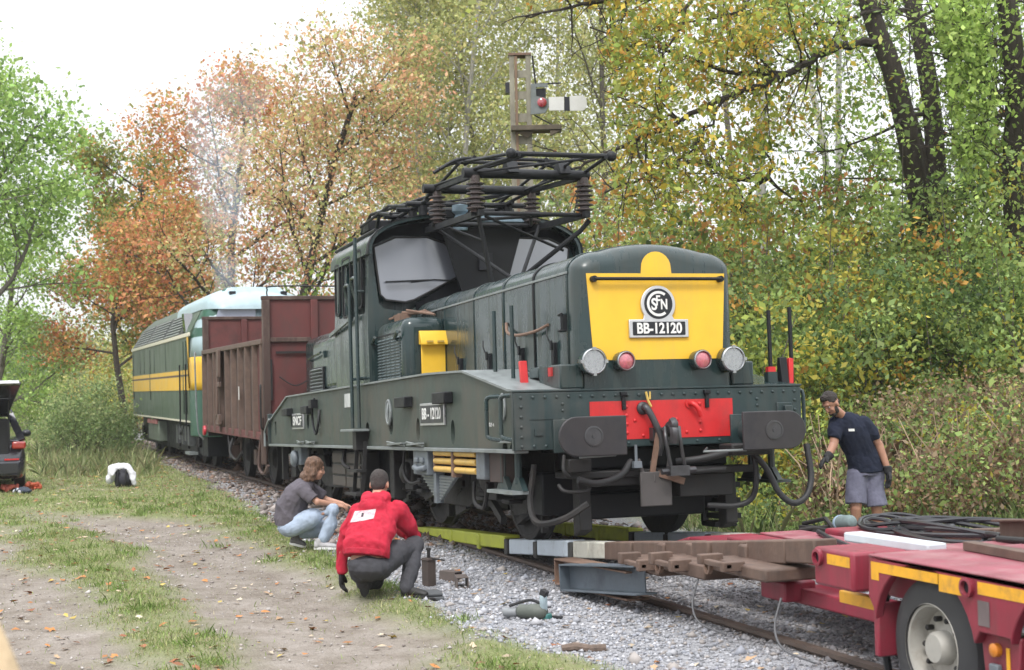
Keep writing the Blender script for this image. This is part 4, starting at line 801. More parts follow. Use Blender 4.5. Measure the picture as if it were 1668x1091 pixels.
lay(MB().box(0,.86,-.07,.07,0,.06),'white_beam','long white painted beam lying at the front edge of the trailer','beam',pm('chalk_white_paint',(.52,.56,.60),.5,var=.06,scale=6,dirt=(.4,.38,.36),dirt_amt=.2),(4.30,-.72,.742),(0,0,R(3)),bevel=.012)
lay(ibeam(1.12,.115,.12,.014),'steel_beam','short rusty I-beam on the red trailer neck in front of the black cable','beam',M_BROWN,(3.52,-.12,.568),(0,0,R(7)))
lay(ibeam(2.6,.13,.13,.014),'steel_beam','long rusty I-beam sloping up across the edge of the red deck','beam',M_BROWN,(4.72,.10,.742),(0,R(-4.9),R(-7)))
lay(MB().box(0,1.9,-.04,.04,0,.05),'steel_bar','flat brown steel bar lying nearest the edge of the red deck','bar',M_BROWN,(5.5,-.70,.798),(0,0,R(-5)))
m = MB(); m.tube([(0,0,.05),(.9,.25,.06)],.02,8); lay(m,'steel_rod','dark round rod resting on the deck beside the white beam','rod',M_DARKM,(5.42,-.45,.79))
m = MB(); m.lathe([(.028,0),(.028,.1),(.04,.1),(.04,.13)],(0,0,0),(0,0,1),14); lay(m,'deck_bollard','short rusty bollard standing on the red deck','bollard',M_BROWN,(6.0,-.42,.797))
m = MB(); m.lathe([(.03,0),(.055,.03),(.055,.08),(.045,.10),(.062,.11),(.06,.36),(.04,.42),(.02,.43)],(0,0,.06),(1,0,0),16); o = lay(m,'grey_tool_bag','grey-green rolled hose bundle lying on the far side of the trailer neck','hose bundle',pm('teal_grey_fabric',(.13,.17,.17),.8,var=.3,scale=8),(1.52,.84,.50),(0,R(-6),R(-14)))
m = MB(); m.lathe([(.066,0),(.067,.04)],(.09,0,.06),(1,0,0),16); m.build('blue_cap', pm('pale_blue_cap',(.32,.42,.52),.5), o)
m = MB(); m.box(0,.5,-.05,.05,0,.05); m.tube([(0,0,.06),(.25,.06,.12),(.5,-.03,.05)],.02,6); m.tube([(.1,-.1,.02),(.45,.1,.08)],.018,6); lay(m,'lever_tool','dark tangled lever tool beside the grey-green bundle','tool',M_DARKM,(1.05,.78,.46),(0,0,R(5)))

# ------------------------------------------------------------------ OPEN WAGON
wg = thing('open_wagon', 'brown open goods wagon with ribbed sides and tall red end walls', 'wagon', (0,0,0))
M_WBR = pm('wagon_brown', (.064,.037,.030), .75, var=.25, scale=3, dirt=(.16,.12,.10), dirt_amt=.5, dirt_scale=3, stretch=(1,1,.35))
M_WRED = pm('wagon_red', (.112,.030,.028), .68, var=.25, scale=2.5, dirt=(.075,.045,.04), dirt_amt=.6, dirt_scale=2, stretch=(1,1,.4))
M_WDK = pm('wagon_dark_red', (.120,.035,.032), .75, var=.3, scale=4, dirt=(.06,.035,.03), dirt_amt=.5)
X0, X1 = -20.95, -13.5
m = MB(); m.box(X0,X1,-1.30,1.30,1.02,1.16); m.build('floor', M_WDK, wg)
for s in (-1,1):
    n_ = 9; xs_ = np.linspace(X0+.08, X1-.08, n_+1)
    for i in range(n_):
        m = MB(); m.box(xs_[i]+.012,xs_[i+1]-.012,s*1.27,s*1.31,1.05,2.56); m.build('side_panel', M_WRED if i >= 8 else M_WBR, wg, .005)
    for i in range(n_+1):
        m = MB(); x = xs_[i]; m.prism([(x-.045,s*1.31),(x-.03,s*1.40),(x+.03,s*1.40),(x+.045,s*1.31)],'xy',.95,2.57); m.build('side_rib', pm('rib_dust',(.125,.083,.066),.75,var=.25) if i == 0 and s < 0 else bpy.data.materials['rib_dust'], wg)
    m = MB(); m.box(X0,X1,s*1.26,s*1.40,2.57,2.66); m.build('top_rail', bpy.data.materials['rib_dust'], wg, .01)
    m = MB(); m.box(X0,X1,s*1.28,s*1.36,.90,1.04); m.build('sill', M_WDK, wg, .01)
    m = MB(); x = -18.2; m.box(x-.2,x+.05,s*1.40,s*1.46,2.05,2.6); m.tube([(x-.1,s*1.45,2.1),(x-.1,s*1.46,1.3),(x-.25,s*1.46,1.2)],.03,6); m.box(x-.3,x+.1,s*1.4,s*1.47,1.1,1.3); m.box(x-.25,x+.1,s*1.4,s*1.46,1.85,1.95); m.build('door_lock', bpy.data.materials['rib_dust'], wg, .01)
    m = MB(); m.box(-15.9,-15.84,s*1.405,s*1.41,1.6,1.85); m.build('white_mark', M_WHITE, wg)
for x, inner in ((X1,0),(X0,1)):
    m = MB(); m.box(x-.03,x+.03,-1.34,1.34,2.68,3.33); m.build('upper_end_panel', M_WDK if inner else M_WRED, wg, .005)
    m = MB(); m.box(x-.03,x+.03,-1.34,1.34,1.05,2.60); m.build('lower_end_panel', M_WRED, wg, .005)
    m = MB(); m.box(x-.06,x+.09,-1.36,1.36,2.60,2.68); m.build('end_beam', M_WBR, wg, .01)
    m = MB(); m.box(x-.05,x+.07,-1.38,1.38,3.33,3.40); m.build('end_rim', M_WBR, wg, .01)
    for y in (-1.31,-.47,.47,1.31):
        m = MB(); m.box(x-.04,x+.11,y-.06,y+.06,1.0,3.33); m.build('end_post', M_WBR if abs(y) > 1 else M_WRED, wg, .01)
m = MB(); m.tube(smooth_path([(X1,-1.27,3.38),(X1,-1.27,3.50),(X1,-1.15,3.57),(X1,0,3.57),(X1,1.15,3.57),(X1,1.27,3.5),(X1,1.27,3.38)],5),.014,6); m.build('top_handrail', M_DARKM, wg)
m = MB(); m.box(X1+.06,X1+.08,-1.15,-.60,2.40,2.44); m.tube(smooth_path([(X1+.1,-1.1,2.0),(X1+.15,-.9,1.86),(X1+.15,-.75,1.86),(X1+.1,-.5,2.0)]),.012,6); m.build('end_grab_rail', M_DARKM, wg)
m = MB(); m.box(X1+.08,X1+.10,-1.30,-1.22,1.6,2.3); m.tube(smooth_path([(X1+.05,-1.42,1.85),(X1+.15,-1.44,1.8),(X1+.15,-1.44,1.2),(X1+.12,-1.40,1.1)]),.02,6); m.build('corner_handrail', M_DARKM, wg)
m = MB(); m.tube(smooth_path([(X1-.3,-1.36,1.0),(X1-.25,-1.42,.55),(X1-.1,-1.42,.38),(X1+.3,-1.42,.36),(X1+.45,-1.38,.5)]),.028,6); m.bar((X1+.02,-1.38,1.3),(X1+.02,-1.38,.5),.07,.05,(1,0,0)); m.build('step_iron', M_WBR, wg)
m = MB(); m.box(X0+.3,X1-.3,-.5,.5,.7,1.02); m.box(X1-.2,X1,-1.3,1.3,.8,1.05); m.box(X0,X0+.2,-1.3,1.3,.8,1.05); m.build('underframe', M_DARKM, wg, .01)
for s in (-1,1):
    for ax in (-15.9,-18.9):
        m = MB(); m.lathe([(.53,-.068),(.53,-.035),(.50,-.028),(.493,.065),(.45,.07),(.43,.045),(.2,.02),(.15,.07),(.08,.08)],(ax,s*.72,.497),(0,s,0),32); m.build('wheel', M_DARKM, wg)
        m = MB(); m.box(ax-.15,ax+.15,s*.95,s*1.12,.38,.66); m.prism([(ax-.75,.86),(ax-.4,.74),(ax,.70),(ax+.4,.74),(ax+.75,.86),(ax+.75,.82),(ax,.64),(ax-.75,.82)],'xz',s*.98,s*1.06); m.prism([(ax-.5,.95),(ax-.35,.95),(ax-.15,.3),(ax-.22,.3)],'xz',s*.93,s*.96); m.prism([(ax+.5,.95),(ax+.35,.95),(ax+.15,.3),(ax+.22,.3)],'xz',s*.93,s*.96); m.build('axle_box', M_WBR, wg, .008)
    for x, d in ((X1,1),(X0,-1)):
        m = MB(); m.lathe([(.12,0),(.10,.3),(.07,.3),(.07,.5),(.22,.5),(.22,.54)],(x,s*.875,1.0),(d,0,0),18); m.build('buffer', M_DARKM, wg)
m = MB(); m.lathe([(.09,0),(.11,.02),(.10,.06)],(X0+.55,-1.40,.93),(0,-1,0),14); m.build('red_tail_disc', pm('tail_red',(.5,.02,.04),.4), wg)
m = MB(); m.tube(smooth_path([(-17.3,-1.3,.85),(-17.1,-1.4,.6),(-16.7,-1.35,.45),(-16.3,-1.3,.6)]),.03,6); m.tube([(-17.9,-1.3,.9),(-17.3,-1.35,.45)],.025,6); m.build('brake_lever', M_DARKM, wg)

# ------------------------------------------------------------------ DIESEL LOCOMOTIVE
dl = thing('diesel_locomotive', 'green diesel locomotive with yellow band and pale blue cab roof, far end of the train', 'locomotive')
M_DGR = pm('diesel_green', (.062,.095,.062), .5, var=.15, scale=2, dirt=(.10,.115,.085), dirt_amt=.4, stretch=(1,1,.4))
M_DGR2 = pm('diesel_bright_green', (.02,.085,.055), .4, var=.15, scale=3)
M_DBL = pm('diesel_pale_blue', (.36,.47,.51), .4, var=.1, scale=3, dirt=(.22,.3,.32), dirt_amt=.3)
M_DYE = pm('diesel_yellow', (.75,.44,.03), .45, var=.08, scale=3, dirt=(.45,.3,.08), dirt_amt=.2)
M_DCR = pm('diesel_cream', (.66,.62,.50), .5, var=.08)
XA, XB = -36.3, -22.75
def dsec(x, k=1.0, dz=0): return [(x,-1.43*k,1.10),(x,-1.45*k,3.06),(x,-1.13*k,3.66+dz),(x,-.75*k,3.98+dz),(x,-.3*k,4.12+dz),(x,.3*k,4.12+dz),(x,.75*k,3.98+dz),(x,1.13*k,3.66+dz),(x,1.45*k,3.06),(x,1.43*k,1.10)]
m = MB(); m.loft([dsec(XA),dsec(XB)]); body = m.build('body', M_DGR, dl, ang=25)
def nose(x, hw, zt, sl): return [(x-sl*0,-hw,.75),(x,-hw-.01,2.3),(x-sl*.5,-hw*.97,3.06),(x-sl,-hw*.80,3.62),(x-sl*1.6,-hw*.45,zt),(x-sl*1.6,hw*.45,zt),(x-sl,hw*.80,3.62),(x-sl*.5,hw*.97,3.06),(x,hw+.01,2.3),(x,hw,.75)]
m = MB(); m.loft([nose(XB+.0,1.43,4.12,.0),nose(XB+.55,1.42,4.13,.1),nose(XB+1.05,1.28,4.05,.25),nose(XB+1.35,.95,3.95,.4)]); cabn = m.build('cab_nose', M_DGR2, dl, .03)
def overlay(name, mat, lo, hi, off, xr=None):
    """painted sheet following the nose surface between two heights"""
    m = MB(); S = []
    for x,hw,sl in ((XB+.0,1.43,0),(XB+.55,1.42,.1),(XB+1.05,1.28,.25),(XB+1.35,.95,.4)):
        def pt(z): 
            zs = [.75,2.3,3.06,3.62,4.15]; hs = [hw,hw+.01,hw*.97,hw*.80,hw*.40]; ss = [0,0,.5,1,1.6]
            return (x-sl*np.interp(z,zs,ss)+off*.6, -np.interp(z,zs,hs)-off, z)
        S.append([pt(z) for z in np.linspace(lo,hi,5)])
    m.loft(S, closed=False, caps=False); S2 = [[(p[0],-p[1],p[2]) for p in q] for q in S]; m.loft(S2, closed=False, caps=False)
    a = [tuple(p) for p in S[-1]]; bq = [tuple(p) for p in S2[-1]]; m.loft([a,bq], closed=False, caps=False)
    o = m.build(name, mat, cabn); md = o.modifiers.new('s','SOLIDIFY'); md.thickness = .004; return o
overlay('blue_upper_front', M_DBL, 2.55, 4.12, .012); overlay('yellow_front_band', M_DYE, 1.8, 2.55, .012); 
for s in (-1,1):
    m = MB(); m.box(XA,XB,s*1.436,s*1.452,1.80,2.12); m.build('yellow_band', M_DYE, dl)
    m = MB(); m.box(XA,XB,s*1.438,s*1.455,2.17,2.27); m.build('yellow_stripe', M_DYE, dl)
    m = MB(); m.box(XA,XB,s*1.436,s*1.453,2.12,2.17); m.build('dark_stripe', pm('stripe_brown',(.10,.06,.045),.6), dl)
    m = MB(); m.box(XA,XB+.3,s*1.44,s*1.475,3.03,3.12); m.build('cream_moulding', M_DCR, dl, .01)
    m = MB(); m.prism([(XB-.25,3.06),(XB+.05,3.06),(XB+.05,1.85),(XB+.3,1.85),(XB-.05,2.6)],'xz',s*1.455,s*1.46); m.build('yellow_flash', M_DYE, dl)
    m = MB(); m.add([(XA,s*1.442,3.13),(XB-1.1,s*1.442,3.13),(XB-1.6,s*1.14,3.68),(XA+1.0,s*1.14,3.68)],[(0,1,2,3)]); gb = m.build('louvre_band', M_PLATE, dl)
    # long louvre panels: six slats high, three lengths
    for xa, xb in ((XA+.7,XA+4.6),(XA+4.8,XA+8.6),(XA+8.9,XB-1.7)):
        for j in range(7):
            t = (j+.15)/7.2; t2 = t+.085; ya = 1.445-.31*t; za = 3.13+.55*t; yb = 1.445-.31*t2+.03; zb = 3.13+.55*t2; sh = .8*t*(1 if xa < XA+1 else 0)
            m = MB(); m.add([(xa+sh,s*ya,za),(xb-.4*t,s*ya,za),(xb-.4*t,s*(ya+.03),za+.01),(xa+sh,s*(ya+.03),za+.01),(xa+sh,s*yb,zb),(xb-.4*t,s*yb,zb)],[(0,1,2,3),(3,2,5,4),(0,3,4),(1,5,2),(0,4,5,1)]); m.build('louvre_slat', bpy.data.materials.get('slat_grey') or pm('slat_grey',(.19,.21,.20),.5,var=.2), gb)
    for x in (XA+.35,XA+5.2,XA+12.6,XA+13.1):
        m = MB(); m.box(x-.05,x+.05,s*1.44,s*1.462,1.55 if x < XA+6 else 1.25,2.95); m.build('door_post', pm('door_dark',(.028,.05,.034),.5), dl)
    for x in (XA+2.4,XA+3.6,XA+6.3,XA+9.0):
        m = MB(); m.box(x-.02,x+.02,s*1.44,s*1.455,2.3,3.0); m.build('panel_seam', bpy.data.materials['door_dark'], dl)
    m = MB(); m.tube([(XA+12.3,s*1.5,2.4),(XA+12.3,s*1.5,1.0)],.02,6); m.tube([(XA+13.4,s*1.5,2.4),(XA+13.4,s*1.5,1.0)],.02,6); m.build('door_handrail', M_BLACK, dl)
    m = MB(); m.box(XA,XB,s*1.40,s*1.445,1.06,1.10); m.build('skirt_edge', M_DCR, dl)
    m = MB(); m.box(-32.4,-29.8,s*1.1,s*1.38,.42,.98); m.build('fuel_tank', pm('tank_green',(.13,.155,.12),.6,var=.15,dirt=(.08,.08,.07),dirt_amt=.3), dl, .03)
    m = MB(); [m.box(-32.3+k*.5,-31.98+k*.5,s*1.36,s*1.42,.90,1.02) for k in range(5)]; m.build('pink_brackets', pm('pinkish',(.33,.13,.12),.6), dl, kind='stuff')
    m = MB(); m.box(-24.0,-23.2,s*1.2,s*1.4,.3,.36); m.build('cab_step', M_EDGE, dl)
    m = MB(); m.prism([(XB-1.2,3.13),(XB-.75,3.13),(XB-1.15,3.62),(XB-1.5,3.62)],'xz',s*1.20,s*1.40); m.build('cab_side_window', M_GLASS, dl)
for y0,y1 in ((-1.05,-.08),(.08,1.05)):
    m = MB(); m.prism([(y0,3.12),(y1,3.12),(y1*.86,3.60),(y0*.86,3.60)],'yz',XB+1.0,XB+1.06); wf = m.build('windscreen', pm('front_window_glass',(.30,.33,.42),.08,var=.1,spec=.9), dl)
# slope windows back over the nose front
m = MB(); S = []
for x_,hw_,z0_,zt_ in ((XB-4.4,1.16,3.64,4.15),(XB-1.5,1.16,3.64,4.17),(XB+.1,1.16,3.64,4.17),(XB+.5,1.12,3.63,4.12),(XB+.85,1.03,3.62,4.00),(XB+1.08,.92,3.61,3.83),(XB+1.16,.84,3.60,3.66)): S.append([(x_,-hw_*math.cos(math.pi*k/18),z0_+(zt_-z0_)*math.sin(math.pi*k/18)**.75) for k in range(19)])
m.loft(S); m.build('cab_roof_dome', M_DBL, dl, ang=60)
for y in (-.55,.62):
    m = MB(); m.box(XB+.70,XB+.86,y-.07,y+.07,3.86,4.02); m.build('marker_lamp', M_PLATE, dl)
m = MB(); m.box(-26.9,-26.2,-.35,.35,4.1,4.25); m.build('exhaust', M_BLACK, dl, .03)
m = MB(); m.box(XA+.1,XB+.8,-1.15,1.15,.30,1.08); m.build('underframe', M_BLACK, dl)
for bx in (-34.2,-25.2):
    m = MB()
    for s in (-1,1):
        m.prism([(bx-2.3,.5),(bx-2.2,.85),(bx+2.2,.85),(bx+2.3,.5),(bx+.6,.35),(bx-.6,.35)],'xz',s*1.0,s*1.1)
        for k in (-1.7,0,1.7): m.box(bx+k-.16,bx+k+.16,s*1.05,s*1.2,.38,.75); m.lathe([(.13,0),(.13,.12)],(bx+k+.5,s*1.1,.6),(0,s,0),12)
    m.build('bogie_frame', M_DARKM, dl, .01)
    for s in (-1,1):
        for k in (-1.7,0,1.7):
            m = MB(); m.lathe([(.53,-.068),(.53,-.035),(.50,-.028),(.493,.065),(.45,.07),(.2,.02),(.1,.08)],(bx+k,s*.72,.50),(0,s,0),28); m.build('wheel', M_DARKM, dl)
m = MB(); [m.box(XB-3.3+k*.55,XB-3.0+k*.55,-1.36,-1.15,.5+.1*(k%2),.95) for k in range(5)]; m.lathe([(.09,0),(.09,.05)],(XB-2.1,-1.38,.82),(0,-1,0),12); m.build('piping_boxes', pm('boxes_grey',(.06,.065,.065),.5,var=.4), dl, kind='stuff')
for s in (-1,1):
    m = MB(); m.tube(smooth_path([(XB+1.2,s*1.3,.7),(XB+1.2,s*1.42,1.0),(XB+1.1,s*1.45,2.5),(XB+.9,s*1.40,2.6)]),.02,6); m.build('cab_handrail', M_EDGE, dl)
    m = MB(); m.lathe([(.12,0),(.10,.3),(.07,.3),(.07,.5),(.25,.5),(.25,.54)],(XB+1.3,s*.875,1.0),(1,0,0),16); m.build('buffer', M_DARKM, dl)
# ------------------------------------------------------------------ PEOPLE
VIEW_RZ = math.atan2(RIGHT.y, RIGHT.x)                 # people are laid out in X right, Y away from the photographer
def etube(mb, pts, rad, side=(1,0,0), n=18, caps=True):
    """tube of elliptical sections: rad = (half width along side, half depth)"""
    P = [Vector(p) for p in pts]; S = Vector(side); secs = []; m = len(P)
    for i in range(m):
        t = (P[min(i+1,m-1)]-P[max(i-1,0)]).normalized(); u = (S-t*S.dot(t)).normalized(); v = t.cross(u); a, b = rad[i] if hasattr(rad[i],'__len__') else (rad[i],rad[i])
        secs.append([P[i]+u*a*math.cos(2*math.pi*k/n)+v*b*math.sin(2*math.pi*k/n) for k in range(n)])
    mb.loft(secs, caps=caps)
    return mb
def limb(mb, pts, rad, ends=True, flat=False):
    etube(mb, smooth_path(pts,4) if False else pts, rad)
    for p, r in zip(pts, rad):
        if not (flat and p is pts[-1]):
            r = r[0] if hasattr(r,'__len__') else r; mb.ell(p, (r*.99,)*3, 14, 9)
    return mb
def hand(mb, wrist, d, nrm, thumb, L=.18, curl=.5):
    """palm, four bent fingers and a thumb; d: pointing direction, nrm: out of the back of the hand, thumb: side of the thumb"""
    w = Vector(wrist); d = Vector(d).normalized(); n_ = Vector(nrm); n_ = (n_-d*n_.dot(d)).normalized(); t = Vector(thumb); t = (t-d*t.dot(d)-n_*t.dot(n_)).normalized()
    etube(mb, [w, w+d*.03, w+d*.07, w+d*.095], [(.028,.022),(.036,.018),(.042,.016),(.040,.013)], side=t)
    for k,(o,l) in enumerate(((.030,.075),(.010,.085),(-.010,.078),(-.029,.060))):
        p = w+d*.088+t*o; a = curl*(.5+.12*k); q1 = p+(d*math.cos(a)-n_*math.sin(a))*l*.5; q2 = q1+(d*math.cos(a*2.1)-n_*math.sin(a*2.1))*l*.3; q3 = q2+(d*math.cos(a*2.9)-n_*math.sin(a*2.9))*l*.25
        limb(mb, [p,q1,q2,q3], [.0105,.0098,.009,.0078])
    p = w+d*.03+t*.03; q1 = p+(d*.7+t*.7-n_*.2).normalized()*.045; q2 = q1+(d*.9+t*.25-n_*.3).normalized()*.032; limb(mb, [p,q1,q2], [.015,.012,.010])
def head(mb, c, f, up=(0,0,1)):
    f = Vector(f).normalized(); u = Vector(up); u = (u-f*u.dot(f)).normalized(); s = u.cross(f)
    M = Matrix((f,s,u)).transposed().to_4x4(); M.translation = Vector(c)
    mb.ell((-.015,0,.03),(.098,.077,.092),18,12,M); mb.ell((.03,0,-.035),(.062,.060,.085),16,10,M); mb.ell((.055,0,-.085),(.035,.036,.03),12,8,M)
    mb.ell((.098,0,-.022),(.020,.014,.026),10,7,M); mb.ell((.088,0,.005),(.014,.011,.03),10,7,M); mb.ell((.078,0,.035),(.018,.05,.014),12,7,M); mb.ell((.086,0,-.062),(.012,.024,.010),10,6,M)
    for k in (-1,1): mb.ell((-.01,k*.078,-.01),(.022,.010,.034),10,7,M); mb.ell((.062,k*.040,-.03),(.022,.02,.02),10,7,M)
    return M
def remesh(mb, name, mat, parent, voxel=.008, smooth=5, fold=0, fs=9, seed=0, stretch=(1,1,.45)):
    me = mb.mesh('tmp'); o = bpy.data.objects.new('tmp', me); COL.objects.link(o)
    r = o.modifiers.new('r','REMESH'); r.mode = 'VOXEL'; r.voxel_size = voxel; r.use_smooth_shade = True
    s_ = o.modifiers.new('s','SMOOTH'); s_.factor = .5; s_.iterations = smooth
    bpy.context.view_layer.update(); e = o.evaluated_get(bpy.context.evaluated_depsgraph_get()); me2 = bpy.data.meshes.new_from_object(e); bpy.data.objects.remove(o)
    if fold:
        n = len(me2.vertices); co = np.empty(n*3,np.float32); no_ = np.empty(n*3,np.float32); me2.vertices.foreach_get('co',co); me2.vertices.foreach_get('normal',no_); co = co.reshape(-1,3); no_ = no_.reshape(-1,3)
        a = co*np.array(stretch)*fs; w_ = (fbm(a[:,0]+a[:,1]*.6+seed, a[:,2]*1.6+a[:,1], 1.0, seed%6)-.5)*2; w2 = np.abs(vnoise(a[:,0]*.8+a[:,2]*1.5+seed, a[:,1]*.9-a[:,2]*1.3, 1.0, (seed+2)%6)-.5)*2
        co += no_*((w_*.9+(.35-w2)*.9)*fold)[:,None]; me2.vertices.foreach_set('co',co.astype(np.float32).ravel()); me2.update()
    me2.name = name; me2.materials.clear(); me2.materials.append(mat); me2.polygons.foreach_set('use_smooth',[True]*len(me2.polygons))
    o = bpy.data.objects.new(name, me2); COL.objects.link(o); o.parent = parent; return o
def cloth(name, col, var=.12, rough=.9, dirt=None, amt=.3): return pm(name, col, rough, var=var, scale=10, dirt=dirt, dirt_amt=amt, bump=.3, bscale=34, spec=.25)
M_SKIN = pm('skin', (.46,.25,.175), .5, var=.1, scale=14, spec=.4)
M_SKIN2 = pm('tanned_skin', (.36,.185,.125), .5, var=.1, scale=14, spec=.4)
M_GLOVE = pm('black_glove', (.016,.016,.018), .8, var=.3, scale=30)
M_EYE = pm('eye_white',(.40,.36,.34),.3)
def eyes(M, parent, skin):
    for k in (-1,1):
        m = MB(); m.ell((.073,k*.030,.006),(.010,.012,.006),10,7,M); m.build('eye', M_EYE, parent)
        m = MB(); m.ell((.080,k*.030,.006),(.004,.006,.005),8,6,M); m.build('iris', M_PLATE, parent)
def shoe(name, heel, toe, mat, parent, sole_mat, up=(0,0,1), hgt=.085):
    h = Vector(heel); t = Vector(toe); d = (t-h).normalized(); u = Vector(up); u = (u-d*u.dot(d)).normalized(); s = d.cross(u); L = (t-h).length
    m = MB(); etube(m, [h+u*.045, h+d*L*.25+u*.045, h+d*L*.55+u*.038, h+d*L*.85+u*.03, h+d*L+u*.022], [(.034,.045),(.037,.045),(.043,.036),(.044,.027),(.026,.018)], side=s)
    m.ell(h+d*.03+u*.04,(.04,.04,.04)); etube(m,[h+d*.055+u*.04,h+d*.05+u*(hgt+.03)],[.042,.043]); o = remesh(m, name, mat, parent, .007, 4)
    sm = MB(); P = [h-d*.012]; n_ = 12
    out = []
    for k in range(n_*2):
        a = 2*math.pi*k/(n_*2); cx = .5+.54*math.cos(a); wd = (.040+.007*math.cos(a))*math.sin(a); out.append(h+d*(L*cx)+s*wd)
    sm.loft([[p-u*.012 for p in out],[p+u*.016 for p in out]]); sm.build('sole', sole_mat, o, .004); return o

# -- A: red hooded sweatshirt, back to the photographer
gp = at(615,968,13.25); pa = thing('person','person in red hoodie and dark trousers kneeling with back to the camera','person',(gp.x,gp.y,ground_z(gp.x,gp.y)+.0),VIEW_RZ)
b = MB(); etube(b,[(-.07,-.05,.30),(-.06,.0,.45),(-.03,.12,.66),(.0,.21,.79)],[(.16,.12),(.15,.11),(.18,.11),(.10,.08)]); b.ell((-.06,-.04,.30),(.17,.14,.12)); limb(b,[(.0,.20,.80),(.0,.29,.90)],[.06,.056])
MA = head(b,(.005,.335,.965),(.12,.95,-.28)); 
limb(b,[(-.18,.16,.75),(-.31,.20,.46),(-.335,.25,.20)],[.055,.042,.03]); limb(b,[(.18,.19,.74),(.29,.36,.50),(.15,.50,.55)],[.055,.042,.03])
limb(b,[(.03,.0,.30),(.30,.26,.44),(.25,.06,.12)],[.085,.046,.040]); limb(b,[(-.14,.02,.28),(-.05,.42,.14),(-.13,.12,.13)],[.085,.046,.036])
hand(b,(-.335,.25,.20),(-.02,.12,-1),(-1,.2,0),(.1,1,0),curl=.5); hand(b,(.15,.50,.55),(-.8,.3,-.1),(.1,-.6,.8),(0,.6,.5),curl=.8)
remesh(b,'body',M_SKIN,pa,.007,4)
h = MB(); etube(h,[(-.085,-.065,.395),(-.08,-.05,.45),(-.06,.02,.56),(-.03,.10,.66),(.0,.17,.755),(.0,.22,.83)],[(.195,.145),(.205,.155),(.205,.15),(.215,.14),(.205,.12),(.09,.085)])
limb(h,[(-.17,.16,.735),(-.26,.19,.58),(-.315,.215,.44),(-.325,.235,.30),(-.335,.25,.20)],[.085,.072,.066,.055,.042],flat=True); limb(h,[(.17,.19,.735),(.25,.28,.61),(.30,.37,.50),(.23,.44,.53),(.17,.49,.55)],[.088,.076,.07,.058,.045],flat=True)
h.ell((-.015,.13,.845),(.118,.085,.06)); h.ell((-.03,.075,.79),(.135,.07,.07)); h.ell((.0,.23,.875),(.10,.09,.045)); h.ell((-.075,.17,.87),(.05,.07,.05)); h.ell((.07,.18,.86),(.05,.07,.05))
remesh(h,'hooded_sweatshirt',cloth('red_sweatshirt',(.43,.022,.045)),pa,.008,3,.026,7,1)
lg = MB(); etube(lg,[(-.085,-.075,.375),(-.08,-.06,.425)],[(.200,.150),(.205,.156)]); remesh(lg,'ribbed_hem',cloth('red_rib',(.36,.02,.04)),pa,.008,3,.005,20,3)
# white print across the shoulders of the sweatshirt, laid on its surface
def project_patch(name, target, corners, mat, parent, off=.004, nu=16, nv=8, d=(0,1,0)):
    bpy.context.view_layer.update(); V = []; D = Vector(d)
    for j in range(nv+1):
        for i in range(nu+1):
            u, v_ = i/nu, j/nv; a = Vector(corners[0]).lerp(Vector(corners[1]),u); c_ = Vector(corners[3]).lerp(Vector(corners[2]),u); p = a.lerp(c_,v_)
            ok, loc, nor, idx = target.ray_cast(p-D*.6, D); V.append((loc if ok else p)-D*off)
    F = [(j*(nu+1)+i,j*(nu+1)+i+1,(j+1)*(nu+1)+i+1,(j+1)*(nu+1)+i) for j in range(nv) for i in range(nu)]
    m = MB(); m.add(V,F); return m.build(name, mat, parent)
hood_o = [o for o in pa.children if o.name.startswith('hooded')][0]
project_patch('white_print', hood_o, [(-.225,0,.665),(-.015,0,.70),(-.0,0,.775),(-.19,0,.755)], pm('white_print_ink',(.55,.45,.47),.85,var=.12,dirt=(.44,.10,.12),dirt_amt=.6,dirt_scale=26), pa)
project_patch('dark_print', hood_o, [(-.125,0,.715),(-.105,0,.715),(-.105,0,.745),(-.125,0,.745)], M_PLATE, pa, .006, 3, 3)
t = MB(); t.ell((-.06,-.05,.285),(.20,.165,.115)); etube(t,[(-.075,-.055,.30),(-.075,-.05,.352)],[(.188,.150),(.178,.138)]); limb(t,[(.04,-.02,.28),(.17,.13,.385),(.30,.27,.43),(.285,.18,.27),(.25,.06,.10)],[.115,.105,.085,.078,.072]); limb(t,[(-.14,.02,.26),(-.08,.25,.19),(-.05,.42,.12),(-.12,.2,.11),(-.13,.10,.13)],[.115,.10,.075,.065,.058])
remesh(t,'trousers',cloth('charcoal_trousers',(.055,.055,.062),dirt=(.10,.095,.095)),pa,.008,3,.020,7,2)
hr = MB(); hr.ell((-.022,0,.042),(.100,.081,.090),18,12,MA); hr.ell((-.055,0,-.005),(.060,.070,.070),14,9,MA); remesh(hr,'hair',pm('cropped_dark_hair',(.050,.041,.038),.85,var=.45,scale=60,bump=.9,bscale=120),pa,.007,3,.003,60,4)
shoe('boot',(.205,.09,.015),(.43,-.02,.015),pm('black_boot',(.02,.019,.018),.6,var=.3),pa,M_RUBBER); shoe('boot',(-.13,.035,.27),(-.12,.085,.02),bpy.data.materials['black_boot'],pa,M_RUBBER,up=(0,1,.2))
g_ = MB(); hand(g_,(-.335,.25,.20),(-.02,.12,-1),(-1,.2,0),(.1,1,0),curl=.5); g2_ = MB(); hand(g2_,(.15,.50,.55),(-.8,.3,-.1),(.1,-.6,.8),(0,.6,.5),curl=.8)
for q in (g_,g2_):
    o = remesh(q,'glove',M_GLOVE,pa,.006,2); md = o.modifiers.new('d','DISPLACE'); md.strength = .006; md.mid_level = 0
